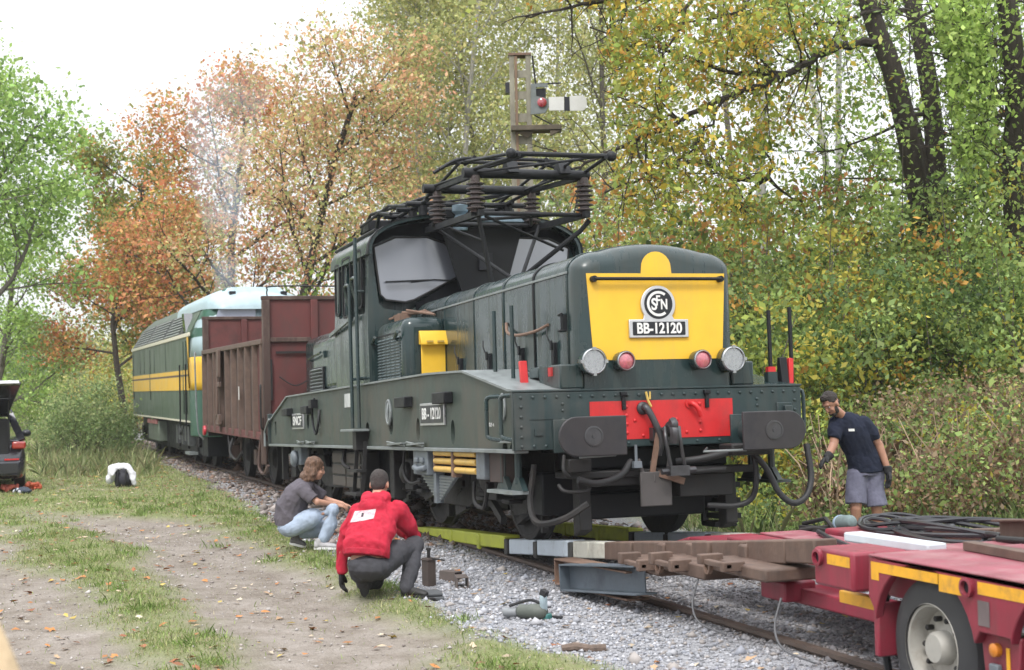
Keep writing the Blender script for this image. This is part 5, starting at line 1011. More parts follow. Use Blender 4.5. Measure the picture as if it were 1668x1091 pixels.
# -- B: grey t-shirt, pale jeans, squatting side on
gp = at(505,893,17.3); pb = thing('person','person with shoulder-length brown hair, grey t-shirt and pale jeans squatting by the track','person',(gp.x,gp.y,ground_z(gp.x,gp.y)),VIEW_RZ)
b = MB(); etube(b,[(-.22,0,.28),(-.20,0,.45),(-.12,0,.62),(-.03,0,.73)],[(.14,.12),(.13,.11),(.13,.10),(.08,.06)],side=(0,1,0)); limb(b,[(-.03,0,.74),(.04,.0,.83)],[.058,.054])
MBh = head(b,(.075,.0,.895),(.93,.25,-.22)); hs = (-.01,)
limb(b,[(-.02,-.17,.665),(.12,-.22,.54),(.31,-.10,.50)],[.040,.040,.028]); limb(b,[(-.01,.16,.665),(.17,.2,.53),(.36,.10,.49)],[.040,.040,.028]); hand(b,(.31,-.10,.50),(.9,.3,-.25),(.2,-.3,.9),(0,.9,.2)); hand(b,(.36,.10,.49),(.9,-.2,-.3),(.2,.3,.9),(0,-.9,.2))
limb(b,[(-.19,-.1,.26),(.29,-.14,.45),(.17,-.13,.10)],[.09,.06,.042]); limb(b,[(-.19,.1,.26),(.22,.16,.26),(-.18,.10,.11)],[.09,.06,.042]); remesh(b,'body',M_SKIN,pb,.007,4)
h = MB(); etube(h,[(-.235,0,.275),(-.24,0,.34),(-.215,0,.46),(-.14,0,.60),(-.05,0,.71),(.0,0,.775)],[(.185,.155),(.195,.165),(.195,.165),(.20,.15),(.18,.115),(.075,.07)],side=(0,1,0))
limb(h,[(-.04,-.16,.68),(.01,-.20,.63),(.085,-.22,.565)],[.082,.074,.068],flat=True); limb(h,[(-.02,.16,.68),(.04,.18,.63),(.12,.20,.56)],[.082,.074,.068],flat=True); remesh(h,'t_shirt',cloth('washed_grey_cotton',(.105,.095,.11)),pb,.008,3,.022,7,5)
t = MB(); t.ell((-.20,0,.26),(.165,.185,.12)); limb(t,[(-.17,-.10,.26),(.06,-.13,.37),(.28,-.14,.445),(.25,-.135,.29),(.175,-.13,.13)],[.115,.10,.080,.072,.065]); limb(t,[(-.17,.10,.26),(.05,.14,.27),(.22,.16,.255),(.05,.13,.18),(-.12,.10,.15)],[.11,.095,.075,.068,.06]); remesh(t,'jeans',cloth('pale_blue_denim',(.36,.43,.54)),pb,.008,3,.017,7,6)
hr = MB(); hr.ell((-.022,0,.046),(.108,.090,.092),18,12,MBh); hr.ell((-.065,0,-.03),(.065,.085,.095),14,9,MBh); hr.ell((-.10,.0,-.10),(.055,.085,.065),14,9,MBh)
for k in (-1,1): hr.ell((-.03,k*.072,-.05),(.05,.028,.10),12,8,MBh); hr.ell((-.075,k*.05,-.13),(.045,.04,.05),12,8,MBh)
remesh(hr,'hair',pm('brown_hair',(.13,.072,.045),.6,var=.6,scale=14,stretch=(5,5,1),bump=1.0,bscale=16),pb,.007,3,.014,16,3,stretch=(1.6,1.6,.35)); eyes(MBh,pb,M_SKIN)
M_SNEAK = pm('grey_sneaker',(.42,.41,.42),.7,var=.2,scale=20); shoe('sneaker',(.07,-.14,.015),(.325,-.16,.015),M_SNEAK,pb,M_WHITE); shoe('sneaker',(-.235,.08,.06),(-.06,.07,.015),pm('dark_sneaker',(.14,.135,.14),.7,var=.2),pb,M_WHITE,up=(-.2,0,1))
# -- C: navy t-shirt, standing beyond the trailer
gp = at(1400,905,15.9); pc = thing('person','bearded person in navy t-shirt, grey shorts and black gloves walking beyond the trailer','person',(gp.x,gp.y,-.03),VIEW_RZ)
zc = .03
b = MB(); etube(b,[(.03,.04,.86),(.02,.02,1.02),(-.03,-.01,1.2),(-.09,-.05,1.40)],[(.14,.10),(.13,.10),(.16,.11),(.10,.08)]); limb(b,[(-.10,-.05,1.42),(-.185,-.125,1.51)],[.06,.055]); MC = head(b,(-.235,-.16,1.585),(-.70,-.48,-.55))
limb(b,[(.10,-.02,1.37),(.215,.0,1.12),(.25,-.04,.84)],[.056,.047,.032]); limb(b,[(-.21,-.09,1.36),(-.285,-.17,1.15),(-.39,-.27,1.02)],[.056,.045,.031])
limb(b,[(-.05,.03,.85),(-.09,-.03,.46),(-.085,.06,.10)],[.095,.058,.042]); limb(b,[(.11,.05,.85),(.13,.0,.46),(.19,.10,.10)],[.095,.058,.042]); limb(b,[(-.085,.0,.40),(-.082,.05,.30)],[.055,.060]); limb(b,[(.145,.03,.40),(.155,.05,.30)],[.055,.060])
hand(b,(.25,-.04,.84),(.05,-.1,-1),(1,.2,0),(0,-1,0),curl=.35); hand(b,(-.39,-.27,1.02),(-.75,-.4,-.55),(-.4,.1,.8),(.3,-.8,0),curl=.3); remesh(b,'body',M_SKIN2,pc,.007,4)
h = MB(); etube(h,[(.04,.04,.845),(.035,.03,.93),(.01,.01,1.06),(-.03,-.01,1.2),(-.06,-.03,1.31),(-.085,-.05,1.405),(-.115,-.06,1.47)],[(.182,.145),(.172,.135),(.162,.127),(.178,.13),(.185,.128),(.145,.10),(.068,.065)])
limb(h,[(.09,-.02,1.365),(.15,-.01,1.27),(.185,.0,1.19)],[.085,.078,.072],flat=True); limb(h,[(-.19,-.08,1.36),(-.245,-.13,1.265),(-.265,-.15,1.21)],[.082,.074,.066],flat=True); ts = remesh(h,'t_shirt',cloth('navy_cotton',(.014,.018,.034)),pc,.008,3,.018,7,7)
project_patch('chest_logo', ts, [(-.105,0,1.285),(-.045,0,1.285),(-.045,0,1.312),(-.105,0,1.312)], M_WHITE, pc, .004, 4, 3)
t = MB(); etube(t,[(.03,.04,.80),(.035,.04,.92)],[(.165,.135),(.165,.13)]); limb(t,[(-.05,.03,.82),(-.075,.0,.64),(-.085,-.02,.51)],[.112,.104,.106],flat=True); limb(t,[(.115,.05,.82),(.125,.03,.64),(.14,.01,.48)],[.112,.106,.108],flat=True); remesh(t,'cargo_shorts',cloth('slate_grey_twill',(.135,.135,.185)),pc,.008,2,.013,8,8)
hr = MB(); hr.ell((-.024,0,.050),(.096,.080,.083),18,12,MC); hr.ell((.030,0,.098),(.052,.055,.032),14,9,MC); hr.ell((-.06,0,.0),(.048,.066,.07),14,9,MC); M_DKH = pm('dark_brown_hair',(.026,.019,.016),.7,var=.5,scale=40,bump=1.0,bscale=70); remesh(hr,'hair',M_DKH,pc,.007,2,.007,40,1)
bd = MB(); bd.ell((.045,0,-.088),(.048,.050,.034),14,9,MC)
for k in (-1,1): bd.ell((.022,k*.052,-.055),(.03,.016,.045),12,8,MC)
bd.ell((.088,0,-.048),(.012,.026,.008),10,6,MC); remesh(bd,'beard',M_DKH,pc,.006,2); eyes(MC,pc,M_SKIN2)
for args in (((.25,-.04,.84),(.05,-.1,-1),(1,.2,0),(0,-1,0),.35),((-.39,-.27,1.02),(-.75,-.4,-.55),(-.4,.1,.8),(.3,-.8,0),.3)):
    g_ = MB(); hand(g_,*args[:4],curl=args[4]); w0 = Vector(args[0]); d0 = Vector(args[1]).normalized(); etube(g_,[w0-d0*.05,w0+d0*.02],[.040,.034]); o = remesh(g_,'glove',M_GLOVE,pc,.006,2); md = o.modifiers.new('d','DISPLACE'); md.strength = .007; md.mid_level = 0
for x,y in ((-.085,.10),(.19,.14)): shoe('work_shoe',(x,y,.015),(x-.16,y-.2,.015),bpy.data.materials['black_boot'],pc,M_RUBBER)

for o in [c for c in pc.children_recursive if c.type == 'MESH']:      # he stoops forward to the left from the hips
    n_ = len(o.data.vertices); co = np.empty(n_*3,np.float32); o.data.vertices.foreach_get('co',co); co = co.reshape(-1,3); k_ = np.clip(co[:,2]-.86,0,None); top_k = (o.name.split('.')[0] not in ('cargo_shorts','work_shoe','sole'))
    if top_k: co[:,0] -= .16*k_; co[:,1] -= .05*k_; co[:,2] -= .05*k_
    o.data.vertices.foreach_set('co',co.ravel()); o.data.update()
pc.location = Vector(pc.location)+RIGHT*.06
# ------------------------------------------------------------------ SMALL THINGS ON THE GROUND
def put(px, py, d, dz=0): p = at(px,py,d); return (p.x, p.y, float(ground_z(p.x,p.y))+dz)
def gput(px, py, dz=0):
    d = CAM_R @ Vector(((px-834)/2500, -(py-545.5)/2500, -1)); k = (-.05-CAM_T.z)/d.z; p = CAM_T+d*k; return (p.x, p.y, float(ground_z(p.x,p.y))+dz)
def rtube(L, w_, h_, tk=.01):
    m = MB(); o = [(-w_/2,0),(w_/2,0),(w_/2,h_),(-w_/2,h_)]; i = [(-w_/2+tk,tk),(w_/2-tk,tk),(w_/2-tk,h_-tk),(-w_/2+tk,h_-tk)]
    S = [[(x,p[0],p[1]) for p in q] for x,q in ((0,i),(0,o),(L,o),(L,i),(0,i))]; m.loft(S, caps=False); return m
M_BOXT = pm('brown_box_tube',(.095,.075,.066),.7,var=.25,scale=6,dirt=(.16,.13,.11),dirt_amt=.4)
o = lay(rtube(.24,.11,.105),'box_tube','hollow brown square steel tube lying on the gravel with its open end to the camera','steel tube',M_BOXT,gput(750,952),(0,0,R(-12)),bevel=.003)
o = lay(rtube(.22,.10,.10),'box_tube','brown square steel tube lying just behind the open-ended one on the gravel','steel tube',M_BOXT,gput(722,944),(0,0,R(24)),bevel=.003)
m = MB(); m.box(-.05,.05,-.045,.045,0,.26); m.box(-.058,.058,-.053,.053,.235,.25); o = lay(m,'screw_jack','upright dark rusty box-section jack standing on the gravel beside the kneeling person','jack',pm('jack_brown',(.062,.045,.038),.75,var=.3,dirt=(.12,.09,.07),dirt_amt=.4),gput(699,953),(0,0,R(20)))
m = MB(); m.lathe([(.016,.26),(.016,.33),(.024,.33),(.024,.35)],(0,0,0),(0,0,1),10); m.tube([(.02,0,.255),(.2,.03,.25)],.008,6); m.build('jack_screw', M_DARKM, o)
m = MB(); m.box(-.15,.13,-.11,.11,0,.035); m.box(-.14,.12,-.10,.10,.037,.068); o = lay(m,'bearing_pad','two dark grey rubber pads stacked on the gravel by the kneeling person\'s boot','pad',pm('grey_rubber_pad',(.075,.08,.085),.75,var=.2),gput(700,974),(0,0,R(-8)),bevel=.012)
m = MB(); m.tube([(.16+.045*math.cos(R(a)),-.02+.045*math.sin(R(a)),.015+.02*math.cos(R(a))) for a in range(0,361,20)],.010,6); m.build('ring_handle', M_DARKM, o)
it = thing('impact_wrench','grey-green cordless power tool with pale blue handle lying on the gravel','power tool',gput(862,1008),R(35))
m = MB(); m.lathe([(.03,0),(.052,.02),(.055,.10),(.06,.11),(.06,.20),(.045,.24),(.03,.25)],(-.10,-.02,.06),(1,.25,0),18); m.build('motor_housing', pm('tool_grey_green',(.085,.095,.08),.55,var=.25), it)
m = MB(); m.lathe([(.018,0),(.035,.01),(.038,.11),(.03,.12)],(-.21,-.06,.05),(1,.35,.0),14); m.build('nose', pm('tool_silver_grey',(.22,.23,.24),.45), it)
m = MB(); m.tube(smooth_path([(.09,.05,.03),(.12,.03,.09),(.14,.0,.16),(.15,-.01,.20)]),[.03+.0*i for i in range(19)],10); m.build('handle', pm('tool_pale_blue',(.42,.52,.56),.5), it)
m = MB(); m.cbox((.10,.06,.02),(.11,.08,.05)); m.build('battery', pm('tool_teal',(.04,.16,.15),.5), it, .012)
m = MB(); m.cbox((.155,-.01,.215),(.06,.05,.05),(0,.4,0)); m.cbox((.20,.10,.015),(.09,.03,.025)); m.tube(smooth_path([(-.15,-.06,.1),(-.03,.05,.14),(.10,.04,.12)]),.014,6); m.build('strap', M_GLOVE, it, .01)
m = MB(); m.tube([(0,0,0),(.09,.02,.01),(.2,.0,.0),(.30,.03,.0)],[.025,.032,.028,.03],9); lay(m,'log','short bark-brown stick lying where gravel meets grass','stick',pm('bark_stick',(.13,.095,.075),.9,var=.35,scale=20,bump=.3),gput(915,1060,.02),(0,0,R(62)),bevel=0)
# backpack under a white jacket
bk = thing('backpack','black backpack standing in the grass under a white jacket','backpack',gput(200,797),VIEW_RZ)
m = MB(); etube(m,[(.03,0,.0),(.03,0,.12),(.02,0,.30),(.0,.02,.40)],[(.17,.13),(.18,.15),(.17,.13),(.09,.08)]); m.ell((.05,-.12,.14),(.12,.07,.12)); remesh(m,'bag',pm('black_nylon',(.018,.018,.026),.7,var=.3,scale=10),bk,.012,4,.012,8,2)
for x in (-.05,.10):
    m = MB(); m.tube(smooth_path([(x,-.13,.34),(x,-.17,.25),(x,-.18,.10),(x,-.15,.02)]),.014,6); m.build('strap', M_GLOVE, bk)
jk = MB(); jk.ell((-.05,.02,.37),(.22,.15,.075)); jk.ell((-.18,.0,.27),(.10,.13,.15)); jk.ell((-.24,-.02,.15),(.07,.10,.10)); limb(jk,[(.10,-.04,.38),(.20,-.06,.24),(.25,-.08,.06)],[.075,.062,.05]); limb(jk,[(-.12,-.13,.36),(-.15,-.16,.24)],[.05,.04])
o = remesh(jk,'jacket',cloth('white_jacket',(.66,.66,.70),dirt=(.10,.10,.13),amt=.12),None,.012,3,.022,8,3); o.location = bk.location; o.rotation_euler = bk.rotation_euler; tag(o,'white jacket with dark patches thrown over the black backpack','jacket')
# straps and gloves by the car
r_ = random.Random(4)
for i,(px,py,cn,cc,lb) in enumerate(((15,802,'orange_strap',(.50,.13,.09),'heap of orange-red lashing strap on the grass behind the car'),(52,800,'orange_strap',(.52,.12,.06),'smaller tangle of orange strap right of the car bumper'))):
    m = MB()
    for k in range(7): m.tube(smooth_path([(r_.uniform(-.25,.25),r_.uniform(-.16,.16),r_.uniform(.02,.12)) for _ in range(5)],5),.028,5)
    o = m.build('lashing_strap', pm(cn+str(i),cc,.8,var=.3,scale=8)); o.location = gput(px,py); tag(o,lb,'strap')
m = MB(); m.ell((0,0,.06),(.16,.12,.06)); m.ell((.15,.05,.05),(.1,.1,.05)); limb(m,[(-.1,-.1,.05),(-.25,-.12,.03)],[.05,.03]); o = remesh(m,'work_gloves',pm('dark_blue_grey_cloth',(.035,.045,.065),.8,var=.3),None,.012,3,.012,12,1); o.location = gput(38,806); tag(o,'dark blue-grey gloves dropped in front of the orange straps','gloves')
m = MB(); etube(m,[(-.25,0,.02),(-.1,.1,.06),(.1,.05,.06),(.25,.1,.02)],[(.05,.03)]*4); o = remesh(m,'rag',pm('pale_cloth',(.5,.5,.52),.8),None,.012,3,.012,12,1); o.location = gput(24,806); tag(o,'crumpled pale rag lying among the orange straps','rag')
# beige coat at the lower left corner of the view
p = at(-22,1160,3.1); m = MB(); etube(m,[(0,0,-.20),(0,0,.0),(0,0,.12),(.01,.0,.22)],[(.055,.05),(.052,.05),(.040,.04),(.02,.02)]); m.ell((0,0,.20),(.035,.03,.04))
cb = MB()
pz = float(ground_z(p.x,p.y)); H_ = at(0,985,3.1).z-pz
etube(cb,[(0,0,.0),(0,0,H_*.35),(0,0,H_*.7),(0,0,H_*.9),(0,0,H_)],[(.17,.14),(.15,.13),(.13,.12),(.09,.09),(.03,.03)]); o = remesh(cb,'beige_coat',cloth('beige_wool',(.55,.42,.27)),None,.012,5,.012,6,2); q = at(-38,1000,3.1); o.location = (q.x,q.y,pz); tag(o,'beige coat bulging in at the bottom left corner of the photo','coat')

# ------------------------------------------------------------------ PARKED CAR with open tailgate (rear towards the photographer)
p = at(44,745,28.6); car = thing('parked_car','dark grey estate car with its tailgate open at the edge of the grass','car',(p.x-.1,p.y-.92,float(ground_z(p.x,p.y))),0)
M_CAR = pm('dark_car_paint',(.028,.028,.036),.22,metal=.3,var=.08,scale=3,spec=.6,coat=.6,dirt=(.09,.085,.08),dirt_amt=.15)
m = MB()
def csec(x, hw, z0, z1, r=.13):
    return [(x,-hw+.06,z0),(x,-hw,z0+.12),(x,-hw-.0,z0+(z1-z0)*.55),(x,-hw+.035,z1-.03),(x,-hw+.09,z1),(x,hw-.09,z1),(x,hw-.035,z1-.03),(x,hw,z0+(z1-z0)*.55),(x,hw,z0+.12),(x,hw-.06,z0)]
m.loft([csec(0.06,.78,.34,.62),csec(.0,.86,.28,.70),csec(-.25,.90,.24,.98),csec(-1.5,.91,.22,.98),csec(-3.2,.90,.22,.96),csec(-4.1,.86,.24,.85),csec(-4.5,.72,.32,.68)]); m.build('body', M_CAR, car, .07, 4)
for s in (-1,1):
    for a_,b_,w_,h_ in (((-.10,s*.84,.96),(-.46,s*.64,1.44),.13,.07),((-1.3,s*.86,.97),(-1.25,s*.70,1.43),.05,.06),((-2.3,s*.87,.97),(-2.2,s*.70,1.43),.05,.06),((-3.3,s*.83,.96),(-2.75,s*.66,1.42),.06,.05)): m = MB(); m.bar(a_,b_,w_,h_,(1,0,0)); m.build('pillar', M_CAR, car)
m = MB(); m.loft([[(x,-.72,1.40),(x,-.68,1.44),(x,-.3,1.47+dz),(x,.3,1.47+dz),(x,.68,1.44),(x,.72,1.40)] for x,dz in ((-.42,-.01),(-1.2,.02),(-2.2,.02),(-2.8,-.03))]); m.build('roof', M_CAR, car)
for s in (-1,1):
    for xa,xb,xc,xd in ((-.25,-1.26,-1.22,-.55),(-1.34,-2.24,-2.17,-1.30),(-2.34,-3.2,-2.74,-2.24)):
        m = MB(); m.add([(xa,s*.845,.99),(xb,s*.855,.99),(xc,s*.705,1.40),(xd,s*.71,1.40)],[(0,1,2,3)]); m.build('side_window', M_GLASS, car)
    m = MB(); m.tube([(-.6,s*.68,1.47),(-.65,s*.66,1.52),(-2.4,s*.64,1.53),(-2.5,s*.66,1.47)],.018,6); m.build('roof_rail', M_PLATE, car)
    m = MB(); m.box(-.30,-.015,s*.66,s*.905,.80,.94); m.build('tail_light', pm('tail_light_red',(.36,.022,.014),.2,var=.2,scale=18,spec=.8,coat=1), car, .03)
    m = MB(); m.ell((-3.0,s*1.0,1.02),(.10,.10,.075)); m.bar((-3.0,s*.86,.98),(-3.0,s*.98,1.0),.05,.04); m.build('wing_mirror', M_PLATE, car)
    for x in (-.92,-3.65):
        m = MB(); m.lathe([(.20,0),(.29,-.005),(.315,-.03),(.315,-.18),(.29,-.2)],(x,s*.91,.315),(0,s,0),26); w_ = m.build('wheel', M_TYRE, car); m = MB(); m.lathe([(.21,.003),(.19,-.02),(.05,.0),(.0,.0)],(x,s*.91,.315),(0,s,0),20,caps=False); m.build('rim', M_SILVER, w_)
m = MB(); m.box(-.05,.075,-.82,.82,.30,.60); m.build('rear_bumper', M_CAR, car, .11, 5)
m = MB(); m.box(.074,.079,.52,.78,.60,.63); m.build('bumper_reflector', M_RED, car)
m = MB(); m.box(-1.1,-.01,-.62,.62,.62,1.36); m.build('boot_interior', pm('boot_trim',(.016,.016,.018),.9), car, .04)
def flap(x0,z0,w0,x1,z1,w1,th): return MB().add([(x0,-w0,z0),(x0,w0,z0),(x1,w1,z1),(x1,-w1,z1),(x0+.03,-w0,z0-th),(x0+.03,w0,z0-th),(x1+.03,w1,z1-th),(x1+.03,-w1,z1-th)],[(0,1,2,3),(7,6,5,4),(0,4,5,1),(1,5,6,2),(2,6,7,3),(3,7,4,0)])
to = flap(-.46,1.47,.60,.52,2.06,.82,.07).build('tailgate', M_CAR, car, .02); flap(-.34,1.545,.55,.12,1.825,.66,.085).build('rear_window', M_GLASS, to); m = flap(.47,2.035,.80,.63,2.075,.78,.05); m.build('spoiler_edge', pm('silver_trim',(.5,.5,.52),.3,metal=.5), to)
m = MB(); m.tube([(-.2,.62,1.0),(.05,.60,1.70)],.012,6); m.build('gas_strut', M_PLATE, car)

# ------------------------------------------------------------------ SIGNAL MAST
q = at(860,640,26.0); sg = thing('signal_mast','old steel signal mast with white semaphore arm and rusty landing rising behind the locomotive','signal',(q.x,q.y,float(ground_z(q.x,q.y))),VIEW_RZ)
S_ = 2500/26.0
def lx(px): return (px-860)/S_
def lz(py): return at(860,py,26.0).z-sg.location.z
M_POST = pm('faded_cream_post',(.27,.255,.20),.8,var=.25,scale=4,dirt=(.10,.085,.065),dirt_amt=.6,stretch=(1,1,.3)); M_POSTR = pm('rusty_post',(.20,.135,.09),.8,var=.25,scale=4,dirt=(.15,.09,.06),dirt_amt=.4)
T_ = lz(92)
m = MB(); m.box(lx(841),lx(849),-.13,.13,0,T_); m.build('post_channel', M_POST, sg); m = MB(); m.box(lx(849.5),lx(854),-.14,.0,0,T_-.02); m.build('post_channel', M_POSTR, sg)
m = MB(); m.box(lx(868),lx(876),-.13,.13,0,T_); m.build('post_channel', M_POST, sg); m = MB(); m.box(lx(840),lx(877),-.15,.15,T_,T_+.04); m.build('mast_cap', M_RUST, sg)
for py0,py1 in ((116,128),(150,163),(186,200),(222,236),(258,300),(330,345),(380,400),(450,470),(520,540)):
    m = MB(); m.box(lx(849),lx(868),-.10,-.07,lz(py1),lz(py0)); m.build('batten', M_POST, sg)
m = MB(); m.box(lx(834),lx(841),-.1,.1,lz(152),lz(135)); m.build('junction_box', M_PLATE, sg)
m = MB(); m.box(lx(842),lx(924),-.30,.12,lz(216),lz(208)); m.prism([(lx(850),lz(217)),(lx(880),lz(217)),(lx(868),lz(228))],'xz',-.2,-.17); m.prism([(lx(905),lz(217)),(lx(924),lz(217)),(lx(905),lz(226))],'xz',-.28,-.2); m.build('landing', pm('mossy_plank',(.115,.095,.07),.9,var=.3,scale=8), sg, .006)
m = MB(); m.tube([(lx(878),-.1,lz(139)),(lx(925),-.1,lz(138))],.014,6); m.tube([(lx(880),-.15,lz(190)),(lx(912),-.15,lz(208))],.012,6); m.build('stay_rod', M_DARKM, sg)
m = MB(); m.prism([(lx(874),lz(190)),(lx(898),lz(188)),(lx(904),lz(178)),(lx(904),lz(165)),(lx(884),lz(160)),(lx(884),lz(146)),(lx(903),lz(146)),(lx(903),lz(140)),(lx(876),lz(140))],'xz',-.20,-.17); m.build('spectacle_plate', pm('spectacle_grey',(.16,.18,.18),.6,var=.2), sg, .004)
m = MB(); m.lathe([(.075,0),(.08,.03),(.06,.045),(.0,.05)],(lx(893),-.20,lz(171)),(0,-1,0),20); m.build('red_lens', M_REDL, sg)
m = MB(); m.box(lx(884),lx(900),-.1,-.02,lz(160),lz(146)); m.build('lamp_box', M_PLATE, sg)
m = MB(); m.box(lx(904),lx(929),-.19,-.175,lz(184),lz(162)); m.build('arm', M_WHITE, sg, .003); m = MB(); m.box(lx(929.2),lx(938),-.19,-.175,lz(185),lz(162)); m.build('arm_black_band', M_PLATE, sg, .003)
m = MB(); m.prism([(lx(938.2),lz(185)),(lx(938.2),lz(161))]+[(lx(958)+.085*math.sin(R(a)),(lz(160)+lz(186))/2+.130*math.cos(R(a))) for a in range(0,181,20)],'xz',-.19,-.175); m.build('arm_tip', M_WHITE, sg, .003)
m = MB(); m.bar((lx(879),-.05,lz(92)),(lx(884),-.05,lz(140)),.03,.03,(0,1,0)); m.build('ladder_stile', M_DARKM, sg)
# ------------------------------------------------------------------ VEGETATION
M_LEAF = leafmat('leaf', .42, .55); M_GRASS = leafmat('grass_blade', .3, .6); M_DRY = leafmat('dry_fern', .2, .8)
def bark(name, c, b=.4): return pm(name, c, .92, var=.35, scale=5, dirt=(c[0]*.5,c[1]*.5,c[2]*.5), dirt_amt=.45, dirt_scale=3, stretch=(4,4,.8), bump=b, bscale=14, spec=.2)
B_DARK = bark('dark_bark',(.050,.042,.036)); B_GREY = bark('grey_bark',(.13,.115,.10)); B_PALE = bark('pale_birch_bark',(.34,.33,.31),.2); B_RUSS = bark('russet_bark',(.105,.075,.055))
def leaf_arrays(C, per, sig, size, pal, r, droop=.2, patch=None):
    C = np.asarray(C,float); k = len(C); n = k*per; P = np.repeat(C,per,0)+r.normal(0,1,(n,3))*np.array([sig,sig,sig*.62])
    a = r.normal(0,1,(n,3)); a[:,2] -= droop; a /= np.linalg.norm(a,axis=1)[:,None]; b_ = np.cross(a, r.normal(0,1,(n,3))+np.array([0,0,.6])); b_ /= np.linalg.norm(b_,axis=1)[:,None]+1e-9
    s = size*np.exp(r.normal(0,.31,n))[:,None]; V = np.stack([P-a*s*.5, P+b_*s*.30-a*s*.05, P+a*s*.5, P-b_*s*.30-a*s*.05],1)
    cols = np.array([p[0] for p in pal]); w_ = np.array([p[1] for p in pal],float); w_ /= w_.sum()
    base = r.choice(len(pal),k,p=w_); own = r.choice(len(pal),n,p=w_); idx = np.where(r.random(n)<.78, np.repeat(base,per), own)
    if patch is not None: idx = patch(P, idx, r)
    K = cols[idx]*np.exp(r.normal(0,.20,n))[:,None]*np.repeat(np.exp(r.normal(0,.16,k)),per)[:,None]
    return V, np.clip(K,0,.9)
def grow(mb, tips, r, p, d, L, rad, lev, mx, cfg):
    n = 5 if lev < mx else 3; pts = [Vector(p)]; rs = [rad]; d = Vector(d).normalized()
    end = rad*(.40 if lev == 0 else .30 if lev < mx else .22)
    for i in range(n):
        d = (d+Vector(r.normal(0,cfg['gn'],3))+Vector((0,0,cfg['up'] if lev else 0))).normalized(); pts.append(pts[-1]+d*(L/n)); rs.append(rad+(end-rad)*(i+1)/n)
    mb.tube(pts, rs, 7 if lev == 0 else 5 if lev == 1 else 4, caps=False)
    if lev >= mx-1:
        for q in pts[2 if lev == mx-1 else 1:]: tips.append(tuple(q))
    if lev < mx:
        k = cfg['n'][lev]; st = cfg['st'] if lev == 0 else .25
        for j in range(k):
            t = st+(1-st)*(j+r.random()*.8)/k; f = min(t*n,n-1e-6); i = int(f); q = pts[i].lerp(pts[i+1],f-i); ax = (pts[i+1]-pts[i]).normalized(); o = ax.orthogonal().normalized()
            o = Matrix.Rotation(j*2.4+r.random()*1.2,3,ax) @ o; an = R(cfg['an'][lev]+r.normal(0,9)); dd = ax*math.cos(an)+o*math.sin(an)
            grow(mb,tips,r,q,dd,L*cfg['ratio'][lev]*(1.1-.55*(t-st)/(1-st+1e-6))*r.uniform(.8,1.15),max(.006,(rs[i]*.62)*(.9 if lev else .75)),lev+1,mx,cfg)
def tree(name, label, px, depth, H, rad, pal, brk, seed, per=14, sig=.35, size=.11, n=(9,6,4), an=(48,45,45), ratio=(.42,.5,.5), st=.3, up=.05, gn=.09, lean=(0,0), group=None, thin=1.0, patch=None, zoff=0, keep=None):
    r = np.random.default_rng(seed); p = at(px,600,depth); z = float(ground_z(p.x,p.y))+zoff; t = thing(name, label, 'tree', (p.x,p.y,z-.05), 0, group); mb = MB(); tips = []
    d = RIGHT*lean[0]+AWAY*lean[1]+Vector((0,0,1)); grow(mb,tips,r,(0,0,0),d,H*.93,rad,0,3,dict(n=n,an=an,ratio=ratio,st=st,up=up,gn=gn))
    mb.build('trunk', brk, t)
    T = np.array(tips); 
    if thin < 1: T = T[r.random(len(T))<thin]
    if keep is not None: T = T[keep(T+np.array(t.location)[None], r)]
    V,K = leaf_arrays(T, per, sig, size, pal, r, patch=patch); link('crown', arr_mesh('crown',V,4,K,M_LEAF), t); return t
G1 = [((.20,.30,.055),3),((.27,.35,.07),2),((.12,.20,.045),2)]
GR_ASH = [((.31,.46,.12),4),((.40,.54,.17),3),((.20,.33,.09),2)]
OLIVE = [((.24,.28,.06),4),((.18,.24,.055),3),((.42,.28,.06),2),((.52,.24,.06),1)]
ORANGE = [((.60,.29,.12),4),((.55,.20,.10),3),((.56,.36,.11),2),((.30,.31,.09),3)]
SALMON = [((.66,.42,.25),4),((.62,.31,.19),2),((.56,.48,.21),3),((.40,.43,.17),3)]
BIRCH = [((.42,.43,.17),4),((.34,.38,.15),3),((.52,.47,.20),2)]
OAKY = [((.56,.42,.07),3),((.34,.38,.08),4),((.56,.29,.06),1),((.26,.35,.08),3)]
OAKG = [((.23,.34,.085),4),((.32,.43,.11),3),((.15,.23,.06),2),((.46,.38,.08),1)]
SHG = [((.21,.30,.085),4),((.31,.39,.12),3),((.10,.16,.05),2),((.42,.38,.06),1)]
SHY = [((.46,.40,.07),3),((.30,.36,.08),4),((.46,.25,.05),1),((.18,.25,.06),3)]
SHO = [((.46,.22,.07),3),((.36,.15,.06),2),((.42,.34,.08),2),((.22,.28,.07),4)]
SHD = [((.07,.125,.04),4),((.11,.18,.05),3),((.19,.25,.07),1)]
# left and centre, beyond the train
tree('ash_tree','tall light green ash tree at the left edge, branches drooping over the grass',-45,42,12.6,.22,GR_ASH,B_GREY,17,per=20,sig=.44,size=.13,n=(15,7,5),an=(54,48,45),ratio=(.40,.5,.5),st=.30,up=.03)
tree('ash_tree','smaller green ash tree at the left edge behind the parked car',-20,60,8.0,.17,GR_ASH,B_GREY,12,per=11,sig=.40,size=.13,n=(9,6,4),st=.12)
tree('maple_tree','olive green maple turning orange, directly behind the far end of the diesel locomotive',275,68,12.0,.22,OLIVE,B_DARK,13,per=22,sig=.5,size=.16,n=(13,6,4),an=(55,48,45),ratio=(.40,.5,.5),st=.12)
tree('maple_tree','low orange-red maple left of the diesel locomotive',205,60,8.4,.15,ORANGE,B_DARK,14,per=18,sig=.45,size=.14,n=(9,6,4),an=(60,48,45),ratio=(.42,.5,.5),st=.34)
